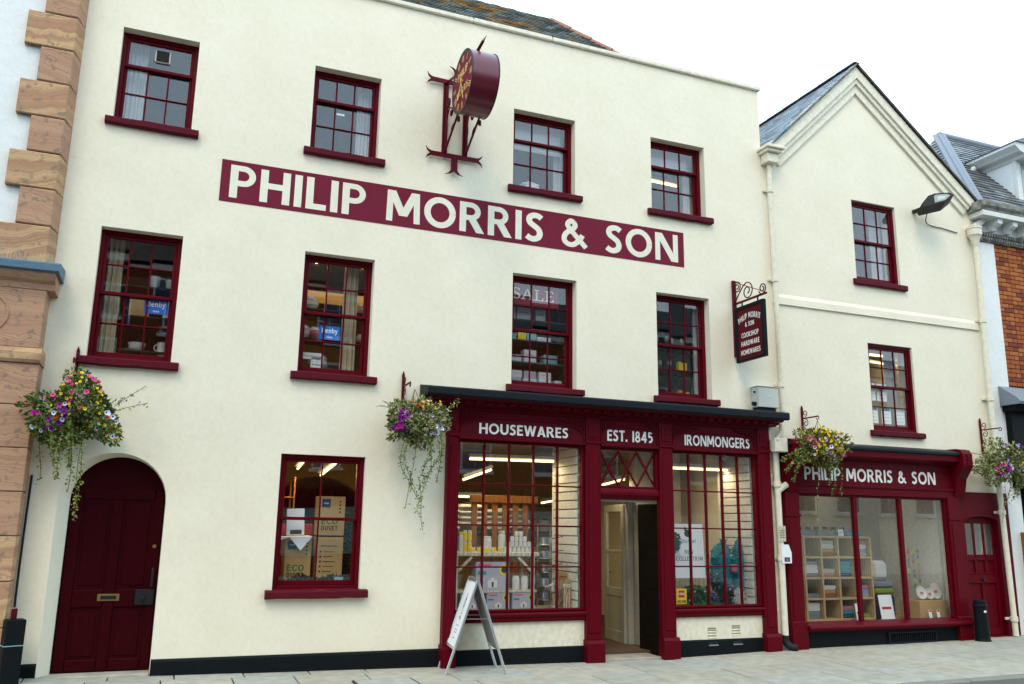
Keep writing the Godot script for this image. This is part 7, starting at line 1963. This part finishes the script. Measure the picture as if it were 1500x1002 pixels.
	for q in [[10.86, 0.1, -0.3, "white plate at the end of the kraft box"], [11.02, 0.085, -0.3, "small white plate in the middle of the kraft box"], [11.17, 0.12, -0.32, "large white plate beside the alphabet strips"]]:
		var pt := thing("white_plate", q[3], "plate", Vector3(q[0], 0.57, q[2]))
		var o := Transform3D(Basis.from_euler(Vector3(PI / 2 - 0.25, 0, 0)), Vector3(q[0], 0.575 + q[1], q[2]))
		part(pt, "plate", mb().lathe(Vector3.ZERO, [Vector2(0, 0.0), Vector2(q[1] * 0.6, 0.0), Vector2(q[1], 0.014), Vector2(q[1] * 0.97, 0.018), Vector2(q[1] * 0.6, 0.006), Vector2(0, 0.006)], 22).xform(o), M.ceramic)
		part(pt, "printed_mark", mb().box(-q[1] * 0.3, q[1] * 0.25, -0.012, 0.012, 0.0, 0.001).xform(Transform3D(Basis.from_euler(Vector3(-0.25, 0, 0)), Vector3(q[0], 0.575 + q[1], q[2] + 0.02))), M.print_pink)
		pi += 1
	# alphabet strips
	var words := ["ABCDEFGH", "IJKLMNOP", "QRSTUVW"]
	var cols := [M.print_red, M.print_teal, M.print_yellow, M.print_blue, M.print_green, M.print_orange]
	for c in 3:
		var s := thing("alphabet_strip", ["string of coloured letters from A hanging in the towel window", "middle string of coloured letters hanging in the towel window", "string of coloured letters from Q hanging in the towel window"][c], "letters", Vector3(11.0 + c * 0.1, 0.75, -0.6))
		part(s, "string", mb().tube([Vector3(10.98 + c * 0.1, 0.72, -0.605), Vector3(10.98 + c * 0.1, 1.36, -0.605)], 0.002, 4), M.paper_grey)
		for i in words[c].length():
			print_text(s, "letter", words[c][i], Transform3D(Basis.IDENTITY, Vector3(10.98 + c * 0.1, 1.28 - i * 0.075, -0.6)), 0.05, 0.06, cols[(i * 5 + c * 2) % 6])
	# back-of-shop clutter
	var sc := thing("shop_screen", "small dark screen on the wall at the back of the towel shop", "screen", Vector3(8.75, 1.65, -1.2))
	part(sc, "case", mb().bbox(8.62, 8.86, 1.55, 1.78, -1.0, -0.95, 0.006), M.iron)
	part(sc, "picture", mb().box(8.7, 8.78, 1.62, 1.7, -0.9495, -0.949), M.print_orange)
	for i in 6: jar("spool", "dark spool in the row on top of the cube shelves", Vector3(8.9 + i * 0.16, 1.585, -0.62), 0.04, 0.06, M.iron, M.paper_grey, "dark spools on the cube shelves", "spool")

# ------------------------------------------------------------------ lamps that are lit
func tube_lamp(label: String, a: Vector3, b: Vector3, e: float) -> void:
	var c := (a + b) / 2
	var d := (b - a)
	var t := thing("fluorescent_lamp", label, "lamp", c, "lit fluorescent lamps inside the shops")
	part(t, "housing", mb().bar(a + Vector3(0, 0.045, 0), b + Vector3(0, 0.045, 0), 0.09, 0.04), M.white_paint)
	part(t, "tube", mb().tube([a, b], 0.016, 8), M.tube_glow)
	var l := AreaLight3D.new()
	l.name = "lamp_light"
	t.add_child(l)
	l.area_size = Vector2(d.length() * 0.96, 0.04)
	l.light_color = Color(1.0, 0.9, 0.68)
	l.light_energy = e
	l.shadow_enabled = true
	var dn := d.normalized()
	l.global_transform = Transform3D(Basis(dn, Vector3.DOWN.cross(dn).normalized() * -1.0, Vector3.UP), c - Vector3(0, 0.025, 0))

func build_lamps() -> void:
	tube_lamp("lit fluorescent lamp along the top of the housewares window", Vector3(3.656, 2.415, -0.6), Vector3(4.849, 2.429, -0.6), 0.8)
	tube_lamp("lit fluorescent lamp slanting behind the housewares window", Vector3(3.773, 2.175, -1.2), Vector3(4.185, 2.328, -1.2), 0.5)
	tube_lamp("lit fluorescent lamp across the middle of the shop", Vector3(3.9, 2.0, -2.5), Vector3(4.502, 2.0, -2.5), 0.6)
	tube_lamp("lit fluorescent lamp near the back of the shop", Vector3(4.491, 1.852, -3.5), Vector3(4.782, 1.914, -3.5), 0.5)
	tube_lamp("short lit fluorescent lamp at the back beside the pallet rack", Vector3(5.95, 1.965, -3.5), Vector3(6.23, 2.016, -3.5), 0.5)
	tube_lamp("lit fluorescent lamp behind the fanlight", Vector3(5.746, 2.146, -1.05), Vector3(6.18, 2.259, -1.05), 0.2)
	tube_lamp("lit fluorescent lamp along the top of the ironmongers window", Vector3(6.5, 2.409, -0.55), Vector3(7.6, 2.413, -0.55), 0.7)
	tube_lamp("lit fluorescent lamp over the arch behind the duvet boxes", Vector3(1.65, 2.38, -1.0), Vector3(1.61, 2.26, -1.5), 0.7)
	tube_lamp("lit fluorescent lamp slanting across the duvet room", Vector3(2.03, 2.335, -1.0), Vector3(1.93, 2.19, -1.6), 0.7)
	tube_lamp("lit fluorescent lamp in the last top floor room", Vector3(6.7, 7.02, -1.2), Vector3(7.29, 7.0, -1.2), 0.2)
	tube_lamp("lit fluorescent lamp behind the notices in the gabled shop", Vector3(11.0, 4.434, -1.2), Vector3(11.66, 4.405, -1.2), 0.2)
	tube_lamp("lit fluorescent lamp further back above the notices", Vector3(11.4, 4.71, -1.8), Vector3(12.15, 4.71, -1.8), 0.2)
	tube_lamp("lit fluorescent lamp over the towel display", Vector3(8.6, 2.6, -0.9), Vector3(9.9, 2.6, -0.9), 0.6)
	for q in [[1.593, 4.895, -0.9, "small warm ceiling spot over the helmet shaped pots"], [2.193, 4.898, -0.9, "small warm ceiling spot beside the cream dress curtain"]]:
		var o := Vector3(q[0], q[1], q[2])
		var t := thing("ceiling_spot", q[3], "lamp", o)
		part(t, "cup", mb().lathe(o, [Vector2(0.03, 0.0), Vector2(0.045, 0.02), Vector2(0.045, 0.08), Vector2(0.0, 0.09)], 12), M.brass)
		part(t, "bulb", mb().lathe(o, [Vector2(0, -0.03), Vector2(0.02, -0.02), Vector2(0.026, 0.0), Vector2(0.0, 0.005)], 10), M.bulb_glow)
		part(t, "stem", mb().tube([o + Vector3(0, 0.085, 0), Vector3(q[0], 5.36, q[2])], 0.008, 6), M.brass)
		var l := OmniLight3D.new()
		l.name = "lamp_light"
		l.light_color = Color(1, 0.8, 0.5); l.light_energy = 0.12; l.light_size = 0.03; l.shadow_enabled = true
		t.add_child(l)
		l.global_position = o - Vector3(0, 0.05, 0)
